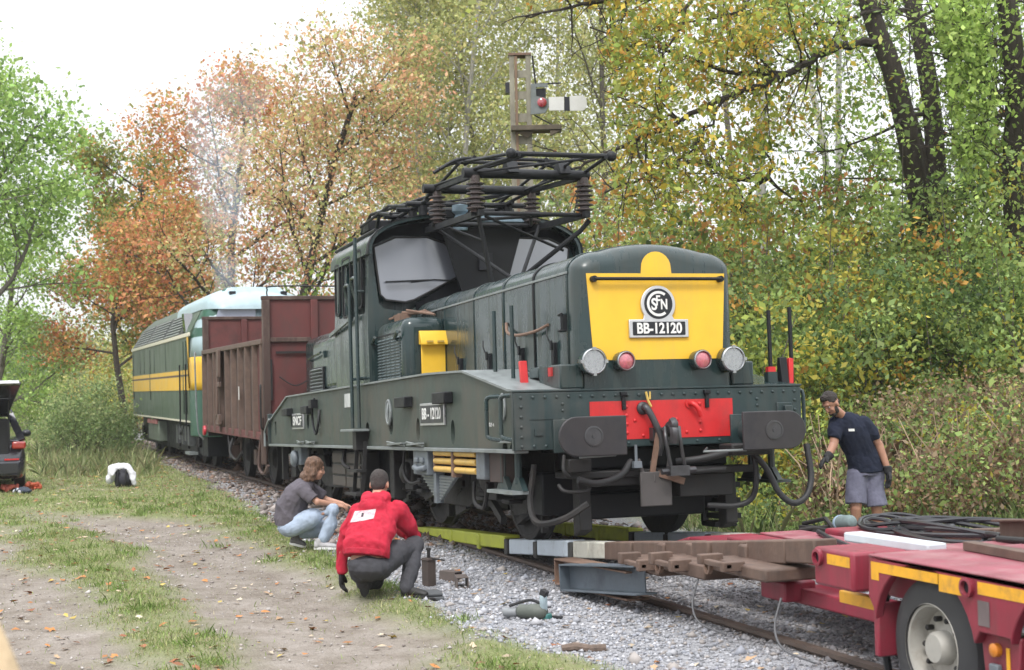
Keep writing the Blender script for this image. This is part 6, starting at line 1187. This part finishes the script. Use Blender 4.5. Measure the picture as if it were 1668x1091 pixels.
tree('maple_tree','red-orange maple rising above the cab of the diesel locomotive',395,57,13.4,.22,ORANGE,B_DARK,15,per=20,sig=.50,size=.14,n=(12,6,4),an=(55,48,45),ratio=(.44,.5,.5),st=.18)
tree('maple_tree','tallest salmon-orange maple with a dark trunk, behind the brown wagon',462,47,12.2,.19,SALMON,B_DARK,16,per=20,sig=.5,size=.115,n=(14,6,4),an=(56,48,45),ratio=(.38,.5,.5),st=.22,thin=.9)
BL = ['slender pale birch right of the salmon-orange maple','pale birch behind the locomotive cab roof','grey birch behind the rear pantograph','pale birch just left of the signal mast','slim birch behind the signal mast arm','birch right of the signal mast, thin yellow leaves']
for i,(px,d,H,sd) in enumerate(((668,52,18,21),(705,58,19,22),(745,49,18,23),(800,56,18,24),(905,60,18,25),(1010,50,18,26))):
    tree('birch_tree',BL[i],px,d,H,.13,BIRCH,B_GREY if i%2 else B_PALE,sd,per=15,sig=.46,size=.12,n=(15,6,4),an=(40,42,45),ratio=(.27,.5,.5),st=.16,up=.0,gn=.06,lean=((-.05,.08,.02,-.06,.05,.1)[i],0))
# bushy understorey behind the train
def bush(name, label, px, depth, H, Rw, pal, seed, n=70, per=80, sig=.30, size=.07, cat='shrub', group=None, zoff=0, fill=.35, base=.08, droop=.25, stem=B_GREY):
    r = np.random.default_rng(seed); p = at(px,600,depth); z = float(ground_z(p.x,p.y))+zoff; t = thing(name,label,cat,(p.x,p.y,z),0,group)
    u = r.normal(0,1,(n,3)); u[:,2] = np.abs(u[:,2])*.9; u /= np.linalg.norm(u,axis=1)[:,None]; rad = r.uniform(fill,1,n)**.7; lump = 1+.28*np.sin(u[:,0]*4+seed)*np.cos(u[:,1]*5+seed*2)
    C = u*rad[:,None]*lump[:,None]*np.array([Rw,Rw,H*.92]); C[:,2] += base*H
    mb = MB()
    for c in C[::max(1,n//22)]:
        q = Vector(c)*.55+Vector(r.normal(0,.08,3)); q.z = c[2]*.62; mb.tube([(c[0]*.08,c[1]*.08,-.05),q,tuple(c)],[.022,.014,.005],4,caps=False)
    mb.build('stem', stem, t); V,K = leaf_arrays(C,per,sig,size,pal,r,droop=droop); link('foliage',arr_mesh('foliage',V,4,K,M_LEAF),t); return t
for i,(px,d,H,Rw,pal,lb) in enumerate(((590,44,6.0,2.6,G1,'bright green bush between the maple trunk and the locomotive cab'),(690,46,6.5,2.8,BIRCH,'pale olive bush behind the folded rear pantograph'),(475,50,4.5,2.6,G1,'green bush showing above the red end wall of the wagon'),(790,44,5.6,2.4,SHG,'mixed green bush at the foot of the signal mast'),(330,70,5.0,3.0,ORANGE,'orange bush behind the diesel locomotive roof'),(225,74,4.2,3.2,SHY,'yellowish bush at the far end of the diesel locomotive'))):
    bush('bush',lb,px,d,H,Rw,pal,40+i,n=110,per=60,sig=.45,size=.12)
for i,(px,d,H,Rw,pal,sz,lb) in enumerate(((128,43,2.3,1.55,[((.26,.34,.14),4),((.18,.26,.10),3),((.36,.40,.19),2)],.075,'loose grey-green shrub in the grass left of the diesel locomotive'),(165,47,2.0,1.2,[((.27,.35,.13),4),((.19,.27,.10),3),((.44,.44,.18),1)],.075,'smaller leafy shrub right behind the loose grey-green one'),(140,82,5.6,3.6,BIRCH,.15,'large pale yellow-green bush beyond the shrubs on the left'),(60,95,5.2,3.2,SHD,.16,'dark blue-green bush far behind the parked car'),(195,100,7.5,4.2,BIRCH,.18,'distant pale bush beside the far bend of the track'),(15,74,4.2,2.6,G1,.13,'green bush behind the open tailgate'),(95,130,8.5,5,[((.30,.33,.16),3),((.22,.28,.15),3)],.22,'far hazy willow bush in the gap between the trees'))):
    bush('bush',lb,px,d,H,Rw,pal,60+i,n=95 if i > 1 else 130,per=70,sig=.5 if i > 1 else .22,size=sz,fill=.3)
# right bank: wall of shrubs from the signal to the right edge
rr = np.random.default_rng(5)
rows = [('y',955,30,5.6,2.0),('o',1000,28,5.0,1.7),('o',1065,29,5.2,1.9),('g',1120,27,4.6,1.7),('y',1180,29,5.0,1.9),('g',1225,25,4.2,1.5),('y',1240,21.5,2.7,1.1),('o',1290,27,4.8,1.7),('g',1300,22.5,3.4,1.3),('y',1345,24.5,4.2,1.5),('d',1380,28,4.8,1.8),('g',1400,22.5,3.6,1.3),('o',1425,25.5,4.3,1.4),('y',1455,22.8,3.5,1.3),('g',1490,27,4.9,1.8),('d',1520,22.5,3.2,1.2),('g',1560,24.5,4.5,1.6),('o',1585,27,4.8,1.5),('g',1620,22.5,3.9,1.4),('y',1655,25,4.6,1.6),('g',1695,22.0,3.9,1.4),('g',1330,32,6.0,2.2),('g',1450,33,6.4,2.4),('g',1560,32,6.6,2.4),('g',1670,30,6.6,2.4),('y',1220,34,6.2,2.2),('o',1110,34,6.0,2.2),('g',1020,36,6.0,2.4)]
PALS = dict(g=SHG,y=SHY,o=SHO,d=SHD)
SLAB = ['yellow bush closest to the signal mast on its right', 'russet bush showing under the pantograph arm tip', 'orange-brown bush just above the dark cab roof edge', 'tall green shrub above the left part of the locomotive nose', 'yellow shrub above the right corner of the locomotive nose', 'green shrub touching the right side of the locomotive nose', 'low yellow shrub behind the thin black marker rods', 'russet shrub under the pale grey trunk', 'green shrub between the marker rods and the standing person', 'yellowing shrub above the head of the standing person', 'dark green bush deep in the bank above the standing person', 'green shrub at the shoulder of the standing person on the right', 'russet shrub in the middle of the bank under the leaning oak', 'yellow shrub right below the leaning oak trunk', 'tall green bush between the two dark oak trunks', 'dark low shrub over the brown bracken', 'green shrub below the upright oak trunk', 'russet bush high on the bank near the right edge', 'bushy green shrub near the right edge of the photo', 'yellow shrub high at the right edge of the photo', 'green shrub cut by the right edge of the photo', 'large green bush at the back behind the pale trunks', 'large green bush at the back behind the leaning oak', 'large green bush at the back between the upright oak and the edge oak', 'large green bush at the back at the right edge', 'tall yellow bush at the back above the locomotive nose', 'tall russet bush at the back left of the pale trunks', 'tall green bush at the back just right of the signal mast']
for i,(k,px,d,H,Rw) in enumerate(rows):
    near = d < 26
    bush('shrub',SLAB[i],px,d,H,Rw,PALS[k],100+i,n=85 if near else 80,per=72 if near else 52,sig=.22 if near else .32,size=.080 if near else .118,group='shrubs on the overgrown right bank',fill=.45)
# oaks with dark leaning trunks behind the shrubs
def trunk_tree(name,label,paths,limbs,pal,seed,per,size,brk,leaf_from=(1,2),lev=2,group=None,sub=(7,4),subL=1.3,sig=.22,thin=1,push=0,clear=False,clouds=()):
    """trunk and main limbs along given points, side twigs grown from them"""
    mv = lambda q: at(q[0],q[1],q[2]+push)
    r = np.random.default_rng(seed); o0 = mv(paths[0][0][0]); gz_ = float(ground_z(o0.x,o0.y)); t = thing(name,label,'tree',(o0.x,o0.y,gz_-.1),0,group); org = t.location; mb = MB(); tips = []
    for pts,r0,r1 in paths:
        P = smooth_path([mv(q)-org for q in pts],5); 
        if pts is paths[0][0]: P = [Vector((0,0,0))]+[q for q in P if q.z > .3]
        mb.tube(P,[r0+(r1-r0)*i/(len(P)-1) for i in range(len(P))],10,caps=False)
    cfg = dict(n=(5,sub[1],0),an=(55,50,45),ratio=(.5,.55,.5),st=.2,up=.02,gn=.14)
    for pts,r0,r1 in limbs:
        P = smooth_path([mv(q)-org for q in pts],5); P = [q+Vector(r.normal(0,.02,3)) for q in P]; mb.tube(P,[r0+(r1-r0)*i/(len(P)-1) for i in range(len(P))],7,caps=False); m_ = len(P)
        for j in range(int(m_*sub[0]/7)):
            i = int(r.uniform(.12,1)*(m_-1)); i = min(i,m_-2); ax = (P[i+1]-P[i]).normalized(); dd = Vector(r.normal(0,1,3)); dd = (dd-ax*dd.dot(ax)).normalized()+ax*.5+Vector((0,0,-.05)); grow(mb,tips,r,P[i],dd,subL*r.uniform(.6,1.25),max(.008,r0*.25),1,lev+1,cfg)
    trunk_pts = [at(*q[:2],q[2]+push)-org for pts,_a,_b in list(paths)+list(limbs) for q in pts]
    for cx,cy,cd_,rp,nn in clouds:                              # leafy sprays further out on the crown, each on its own branch
        c0 = at(cx,cy,cd_+push)-org; src = min(trunk_pts, key=lambda p: (p-c0).length+max(0,p.z-c0.z)); rad_ = rp/2500*(cd_+push); md_ = (src+c0)*.5+Vector(r.normal(0,.12,3)); mb.tube(smooth_path([src,md_,c0],4),[.045-.035*i/8 for i in range(9)],5,caps=False)
        for j in range(nn):
            u = r.normal(0,1,3); u /= np.linalg.norm(u); e = c0+Vector(u*r.uniform(.3,1)*rad_*np.array([1,1,.75])); mb.tube([c0,(c0+e)*.5+Vector(r.normal(0,.06,3)),e],[.014,.009,.004],4,caps=False)
            for f in (.55,.8,1.0): tips.append(tuple(c0.lerp(e,f)))
    mb.build('trunk',brk,t); T = np.array(tips)
    if thin < 1: T = T[r.random(len(T))<thin]
    V,K = leaf_arrays(T,per,sig,size,pal,r,droop=.5)
    W_ = V.mean(1)+np.array(org)-np.array(CAM_T); dp = W_@np.array(AWAY); lt = W_@np.array(RIGHT)/dp; zz_ = W_[:,2]/dp; k = np.ones(len(V),bool)
    for tr_ in (((1512,420,26.6),(1490,280,26.6),(1458,130,26.4),(1425,40,26.4),(1395,-60,26.4)),((1532,420,27),(1525,270,27),(1512,130,27),(1485,0,27)),((1660,420,25),(1652,280,25),(1655,150,25),(1640,0,25))):   # most leaves in front of the dark trunks dropped so they stay visible
        tp = [at(*q)-CAM_T for q in tr_]; zt_ = [q.z/q.dot(AWAY) for q in tp]; lt_ = [q.dot(RIGHT)/q.dot(AWAY) for q in tp]; k &= ~((np.abs(lt-np.interp(zz_,zt_,lt_)) < .0125)&(dp < tr_[0][2])&(r.random(len(V)) < .86))
    V = V[k]; K = K[k]
    if clear:                                       # no twigs grow within reach of the signal mast and its arm
        d_ = V.mean(1)+np.array(org)-np.array(sg.location); lat = d_[:,0]*RIGHT.x+d_[:,1]*RIGHT.y; aw = d_[:,0]*AWAY.x+d_[:,1]*AWAY.y; k = ~((lat>-.6)&(lat<1.35)&(d_[:,2]<7.9)&(aw<1.0)); V = V[k]; K = K[k]
    link('crown',arr_mesh('crown',V,4,K,M_LEAF),t); return t
trunk_tree('oak_tree','leaning dark oak whose long limbs carry yellow leaves over the locomotive',
  [([(1530,640,24.5),(1512,420,24.5),(1490,280,24.3),(1458,130,24),(1425,40,24),(1395,-60,24)],.24,.15)],
  [([(1438,70,24),(1380,72,23.5),(1330,92,23),(1265,125,22.6),(1170,165,22),(1090,205,21.5),(1000,245,21.5),(930,275,21.5)],.085,.02),
   ([(1290,115,22.8),(1200,120,22.5),(1120,90,22),(1040,70,22),(960,45,22)],.05,.012),
   ([(1400,-30,24),(1320,-60,23.5),(1220,-50,23),(1120,-20,22.5),(1020,-5,22),(930,10,22),(850,30,22)],.08,.015),
   ([(1250,288,23.5),(1200,292,23),(1172,275,22.6),(1130,262,22.4),(1060,285,22),(985,312,21.8)],.055,.015),
   ([(1180,160,22),(1150,210,21.8),(1120,250,21.6),(1060,270,21.5)],.03,.01),([(1130,-20,22.5),(1110,40,22),(1080,95,21.8),(1075,150,21.6)],.03,.01),([(1240,-40,23),(1210,20,22.6),(1190,70,22.4)],.03,.01)],
  OAKY,201,8,.088,B_DARK,sub=(7,3),subL=1.15,sig=.17,push=2.6,clear=True,clouds=[(1230,230,23.5,45,11),(1300,330,24.0,50,14),(1210,340,24.0,50,13),(1390,370,24.5,45,12),(1000,90,24.0,42,9),(1090,40,24.0,45,10),(1260,10,24.5,45,10)])
trunk_tree('oak_tree','upright dark oak trunk to the right of the leaning one',
  [([(1545,640,25),(1532,420,25),(1525,270,25),(1512,130,24.8),(1485,0,24.8),(1465,-80,24.8)],.20,.14),([(1512,300,25),(1490,200,25),(1465,150,25)],.09,.05)],
  [([(1490,20,24.8),(1420,20,24.2),(1340,40,23.8),(1260,30,23.5)],.05,.012),([(1500,60,24.8),(1560,30,24.4),(1620,40,24)],.05,.012),([(1520,240,25),(1570,200,24.5),(1620,190,24)],.04,.012),([(1515,180,25),(1460,200,24.2),(1400,230,23.8),(1330,250,23.6)],.04,.01)],
  OAKG,202,7,.088,B_DARK,sub=(8,3),subL=1.3,sig=.22,push=2.2,clouds=[(1450,10,26.0,50,14),(1480,190,26.5,42,11),(1560,60,26.5,50,13),(1430,250,26.0,42,12),(1345,290,26.0,45,13),(1560,250,27.0,45,12),(1400,320,26.0,50,14),(1500,340,26.5,50,14)])
trunk_tree('oak_tree','bright green oak whose dark trunk stands at the right edge of the photo',
  [([(1672,640,23.5),(1660,420,23.5),(1652,280,23.5),(1655,150,23.4),(1640,0,23.3),(1625,-80,23.3)],.22,.15)],
  [([(1650,60,23.4),(1590,80,22.9),(1540,110,22.6)],.05,.012),([(1655,180,23.4),(1600,200,22.8),(1560,240,22.6)],.045,.012),([(1640,0,23.3),(1590,-20,22.8),(1530,10,22.5),(1470,50,22.3)],.05,.012),([(1655,120,23.4),(1700,90,22.9),(1740,100,22.8)],.04,.012),([(1655,260,23.4),(1610,290,22.8),(1580,330,22.7)],.04,.01),([(1650,140,23.3),(1620,150,22.6),(1600,130,22.2)],.04,.012)],
  [((.33,.46,.11),4),((.42,.54,.15),3),((.22,.33,.08),2)],203,10,.09,B_DARK,sub=(12,4),subL=1.3,sig=.30,push=1.5,clouds=[(1600,40,24.6,52,15),(1650,90,24.6,50,14),(1570,130,24.6,45,12),(1620,170,24.6,48,14),(1660,230,24.6,50,14),(1580,240,24.6,45,12),(1610,300,24.6,52,15),(1540,310,25.1,45,12),(1660,330,24.6,50,14),(1530,30,25.1,40,9),(1690,10,24.6,55,14)])
for i,(a,lb) in enumerate((([(1240,480,33),(1242,370,33),(1238,240,33),(1250,100,33),(1262,-40,33)],'thick pale grey trunk behind the yellow oak leaves'),([(1352,440,35),(1345,260,35),(1320,140,35),(1290,50,35),(1272,-40,35)],'thin pale trunk bending left above the bank'),([(1368,440,36),(1366,260,36),(1366,120,36),(1372,-40,36)],'straight pale birch trunk between the leaning trunks'),([(1205,470,38),(1195,300,38),(1180,150,38),(1168,-40,38)],'slim grey trunk left of the thick pale one'))):
    trunk_tree('birch_tree',lb,[(a,.13 if i == 0 else .085,.09 if i == 0 else .06)],[([a[2],(a[2][0]+40,a[2][1]-70,a[2][2]),(a[2][0]+70,a[2][1]-150,a[2][2])],.035,.01),([a[3],(a[3][0]-50,a[3][1]-60,a[3][2]),(a[3][0]-90,a[3][1]-130,a[3][2])],.035,.01)],SHG if i else BIRCH,210+i,9,.10,B_PALE if i != 3 else B_GREY,sub=(6,3),subL=1.6,sig=.35)
# far wood closing the view behind everything on the right and centre
def mass(name, px0, px1, depth, H, n, pal, seed, size, kind='stuff', z0=0):
    r = np.random.default_rng(seed); C = []
    for i in range(n):
        px = r.uniform(px0,px1); p = at(px,600,depth+r.uniform(-4,6)); h = H*(.65+.5*fbm(np.array([px*.012]),np.array([depth*.1]),1,seed%6)[0]); C.append((p.x,p.y,z0+h*r.random()**.8))
    V,K = leaf_arrays(C,36,.8,size,pal,r); o = link(name,arr_mesh(name,V,4,K,M_LEAF)); o['kind'] = kind; return o
mass('far_wood',-60,330,170,9,420,[((.22,.26,.13),3),((.30,.30,.14),2),((.15,.20,.11),3)],31,.42)
mass('far_wood',880,1760,48,6.5,520,[((.16,.20,.06),3),((.28,.25,.07),2),((.10,.14,.05),3)],32,.17)
# brambles, dead bracken and tall grass along the bank
def blades(name, P, L, W, cols, r, lean=.45, mat=None, curve=.35):
    n = len(P); a = r.uniform(0,6.283,n); tilt = np.abs(r.normal(0,lean,n)); d = np.stack([np.cos(a)*np.sin(tilt),np.sin(a)*np.sin(tilt),np.cos(tilt)],1); s = np.stack([-np.sin(a+r.normal(0,.6,n)),np.cos(a),0*a],1)
    l = (L*np.exp(r.normal(0,.35,n)))[:,None]; w_ = (W*np.exp(r.normal(0,.25,n)))[:,None]; mid = P+d*l*.55; tip = mid+(d+np.stack([np.cos(a),np.sin(a),-.4+0*a],1)*curve)*l*.45
    V = np.stack([P-s*w_*.5,P+s*w_*.5,mid+s*w_*.38,tip,mid-s*w_*.38],1); C = np.array(cols)[r.integers(0,len(cols),n)]*np.exp(r.normal(0,.22,n))[:,None]
    return arr_mesh(name,V,5,C,mat or M_GRASS)
def region(px, dep, n, r):
    p0 = np.array(at(0,600,1)); out = np.empty((n,3)); x = r.uniform(*px,n); d = r.uniform(*dep,n)
    lat = (x-834)/2500*d; out[:,0] = CAM_T.x+RIGHT.x*lat+AWAY.x*d; out[:,1] = CAM_T.y+RIGHT.y*lat+AWAY.y*d; out[:,2] = ground_z(out[:,0],out[:,1]); return out
r = np.random.default_rng(77)
P = region((1300,1760),(17.6,23),26000,r); P = P[:9000]; P[:,2] += r.uniform(-.05,.7,len(P))*np.clip((P[:,1]-1.5)/3,.3,1); link('dead_bracken',blades('dead_bracken',P,.20,.022,[(.30,.19,.12),(.37,.26,.18),(.22,.135,.09),(.42,.33,.24),(.28,.21,.14)],r,1.0,M_DRY,.6),kind='stuff')
P = region((1310,1800),(16.6,22.5),1900,r); P[:,2] += r.uniform(.0,1.25,1900)*np.clip((P[:,1]-2.6)/2.6,.12,1)*(.45+1.0*fbm(P[:,0],P[:,1],.9,4)); P = P[fbm(P[:,0]*1.0+P[:,2],P[:,1]+P[:,2]*.7,1.5,2)>.40]; V,K = leaf_arrays(P,34,.17,.055,[((.27,.165,.09),3),((.20,.14,.09),4),((.35,.26,.165),2),((.17,.22,.07),4),((.36,.36,.11),1)],r); o = link('bramble_leaves',arr_mesh('bramble_leaves',V,4,K,M_LEAF),kind='stuff')
mb = MB()
for i in range(330):
    q = region((1310,1760),(17.2,23),1,r)[0]; h = r.uniform(.4,1.35); dx = r.normal(0,.35); dy = r.normal(0,.3); mb.tube([(q[0],q[1],q[2]),(q[0]+dx*.4,q[1]+dy*.4,q[2]+h*.6),(q[0]+dx,q[1]+dy,q[2]+h)],[.010,.008,.005],3,caps=False)
mb.build('dry_stalks', pm('straw',(.30,.21,.145),.9,var=.3), None, kind='stuff')
P = region((1100,1700),(15.5,25),13000,r); P = P[P[:,1]>2.1]; link('tall_grass',blades('tall_grass',P,.22,.012,[(.22,.30,.10),(.29,.36,.14),(.36,.35,.18),(.16,.23,.08)],r,.6),kind='stuff')
P = region((1150,1740),(16.4,23),620,r); P[:,2] += r.uniform(.05,1.3,620)*np.clip((P[:,1]-2.4)/2.4,.15,1); V,K = leaf_arrays(P[P[:,1]>2.2],30,.18,.06,SHG,r); link('bank_weeds',arr_mesh('bank_weeds',V,4,K,M_LEAF),kind='stuff')
# short grass of the track side: denser and finer near the photographer
def grass_pts(n, xr, yr, r, lim=.55):
    x = r.uniform(*xr,n); y = r.uniform(*yr,n); g,d = weights(x,y); k = (r.random(n) < np.clip((1-g)**1.5*(1-d)**2*(.35+1.1*sst(.38,.62,fbm(x,y,1.6,5))),0,1))|(r.random(n)<.012*(1-g)); x = x[k]; y = y[k]; return np.stack([x,y,ground_z(x,y)-.005],1)
GCOL = [(.22,.30,.085),(.29,.36,.12),(.18,.25,.075),(.38,.37,.18),(.33,.38,.15),(.42,.37,.24)]
P = grass_pts(230000,(-8,8.5),(-7.2,-1.9),r); link('grass',blades('grass',P,.030,.0055,GCOL,r,.8),kind='stuff')
P = grass_pts(110000,(-34,-7),(-11,-1.2),r); link('grass',blades('grass',P,.045,.011,GCOL,r,.8),kind='stuff')
P = grass_pts(60000,(-75,-30),(-26,0),r); link('grass',blades('grass',P,.13,.04,GCOL,r,.7),kind='stuff')
P = np.concatenate([region((60,250),(33,48),9000,r)]); P = P[P[:,1]<-1.6]; link('tall_grass',blades('tall_grass',P,.24,.016,[(.26,.33,.14),(.34,.38,.18),(.42,.40,.22)],r,.5),kind='stuff')
# tufts
C = grass_pts(420,(-14,7.5),(-7,-2.2),r); P = np.repeat(C,55,0)+r.normal(0,1,(len(C)*55,3))*np.array([.07,.07,.0]); link('grass_tufts',blades('grass_tufts',P,.065,.006,[(.19,.30,.07),(.25,.36,.10),(.30,.37,.13)],r,.6),kind='stuff')
# fallen leaves: the largest as single leaves, the rest as one scatter
LCOL = [(.42,.28,.17),(.50,.40,.28),(.36,.16,.06),(.46,.20,.07),(.30,.12,.06),(.55,.47,.35),(.48,.36,.10),(.25,.13,.08)]
LM = [pm('fallen_leaf_%s'%nm,c,.75,var=.2,scale=30,spec=.25) for nm,c in zip(('tan','straw','orange','amber','brown','cream','ochre','umber'),LCOL)]
def leafshape(seed):
    q = random.Random(seed); m = MB(); n = 9; o = [(0,0,.010)]
    for k in range(n):
        a = 2*math.pi*k/n; rr_ = (.5 if k%2 else .85)*q.uniform(.8,1.15)*(1.15 if k == 0 else 1); o.append((rr_*math.cos(a),rr_*.72*math.sin(a),q.uniform(-.02,.26)*abs(math.sin(a))+.02))
    m.add(o,[(0,k+1,(k+1)%n+1) for k in range(n)]); return m
lmesh = []
for k in range(8): me = leafshape(k).mesh('fallen_leaf'); me.materials.append(LM[k]); lmesh.append(me)
q = random.Random(12); cnt = 0
while cnt < 290:
    x = q.uniform(-9,8); y = q.uniform(-7,1.3); v = Vector((x,y,0))-CAM_T; lat = v.dot(RIGHT); dp = v.dot(AWAY)
    if dp < 6 or abs(lat/dp) > .36 or (y > -.9 and x < 2): continue
    g,d = weights(np.array([x]),np.array([y]))
    if q.random() > (.45 if g[0] > .5 else .8): continue
    o = link('fallen_leaf', lmesh[q.randrange(8)], ground); s = q.uniform(.028,.062); o.location = (x,y,float(ground_z(np.array([x]),np.array([y]))[0])+.012); o.scale = (s,s,s); o.rotation_euler = (q.uniform(-.4,.4),q.uniform(-.4,.4),q.uniform(0,6.28)); cnt += 1
x = r.uniform(-36,6,5200); y = r.uniform(-12,2.4,5200); k = (x<-6)|(r.random(5200)<.5); x = x[k]; y = y[k]; n = len(x); a = r.uniform(0,6.28,n); s = r.uniform(.02,.05,n)*(1+np.clip(-x-8,0,30)*.03); c,sn = np.cos(a)*s,np.sin(a)*s; z = ground_z(x,y)+.014; zz = r.uniform(-.3,.8,(n,4))*s[:,None]*.5
V = np.stack([np.stack([x+c,y+sn,z+zz[:,0]],1),np.stack([x-sn*.6,y+c*.6,z+zz[:,1]],1),np.stack([x-c,y-sn,z+zz[:,2]],1),np.stack([x+sn*.6,y-c*.6,z+zz[:,3]],1)],1)
link('fallen_leaves',arr_mesh('fallen_leaves',V,4,np.array(LCOL)[r.integers(0,8,n)]*r.uniform(.8,1.2,(n,1)),M_GRASS),kind='stuff')
# far hills
for nm,dep,h0,col in (('hill',700,24,(.12,.16,.10)),):
    mb = MB(); S0 = []; S1 = []; S2 = []
    for k in range(61):
        px = -900+k*60; p = at(px,600,dep); pq = at(px,600,dep+250); p0 = at(px,600,dep-160); h = h0*(.6+.7*float(fbm(np.array([px*.0035]),np.array([3.]),1,1)[0])); S0.append((p0.x,p0.y,-1)); S1.append((p.x,p.y,h)); S2.append((pq.x,pq.y,h*1.1))
    mb.loft([S0,S1,S2],closed=False,caps=False); mb.build(nm, pm('hill_forest',col,.95,var=.35,scale=.05), None, kind='structure')
# ------------------------------------------------------------------ SMOKE and HAZE
def volmat(name, col, dens, noise=None):
    m = bpy.data.materials.new(name); m.use_nodes = True; n = m.node_tree; n.nodes.remove(n.nodes['Principled BSDF']); v = n.nodes.new('ShaderNodeVolumePrincipled'); v.inputs['Color'].default_value = (*col,1); v.inputs['Density'].default_value = dens; v.inputs['Anisotropy'].default_value = .1
    if noise:
        tc_ = n.nodes.new('ShaderNodeTexCoord'); nz_ = n.nodes.new('ShaderNodeTexNoise'); nz_.inputs['Scale'].default_value = noise; nz_.inputs['Detail'].default_value = 4; mr_ = n.nodes.new('ShaderNodeMapRange'); mr_.inputs['From Min'].default_value = .38; mr_.inputs['From Max'].default_value = .68; mr_.inputs['To Max'].default_value = dens*2
        n.links.new(tc_.outputs['Object'],nz_.inputs['Vector']); n.links.new(nz_.outputs['Fac'],mr_.inputs['Value']); sx_ = n.nodes.new('ShaderNodeSeparateXYZ'); mz_ = n.nodes.new('ShaderNodeMapRange'); mz_.inputs['From Min'].default_value = 4.5; mz_.inputs['From Max'].default_value = 10.8; mz_.inputs['To Min'].default_value = 1; mz_.inputs['To Max'].default_value = 0; ml_ = n.nodes.new('ShaderNodeMath'); ml_.operation = 'MULTIPLY'
        n.links.new(tc_.outputs['Object'],sx_.inputs[0]); n.links.new(sx_.outputs[2],mz_.inputs['Value']); n.links.new(mr_.outputs[0],ml_.inputs[0]); n.links.new(mz_.outputs[0],ml_.inputs[1]); n.links.new(ml_.outputs[0],v.inputs['Density'])
    n.links.new(v.outputs[0], n.nodes['Material Output'].inputs['Volume']); return m
P = [Vector((-26.5,0,4.2)),Vector((-26.6,.0,5.5)),Vector((-26.9,-.1,7.2)),Vector((-27.2,.1,9.2)),Vector((-27.6,.7,10.6)),Vector((-27.9,1.3,11.6))]
mb = MB(); mb.tube(P,[.25,.45,.75,1.05,1.1,.4],16); sm = mb.build('smoke', volmat('exhaust_smoke',(.78,.84,.97),.42,.6), None, kind='stuff', ang=180)
mb = MB(); mb.box(-1060,60,-520,620,-3,40); mb.build('haze', volmat('haze_air',(.93,.95,1.0),.0004), None, kind='stuff')
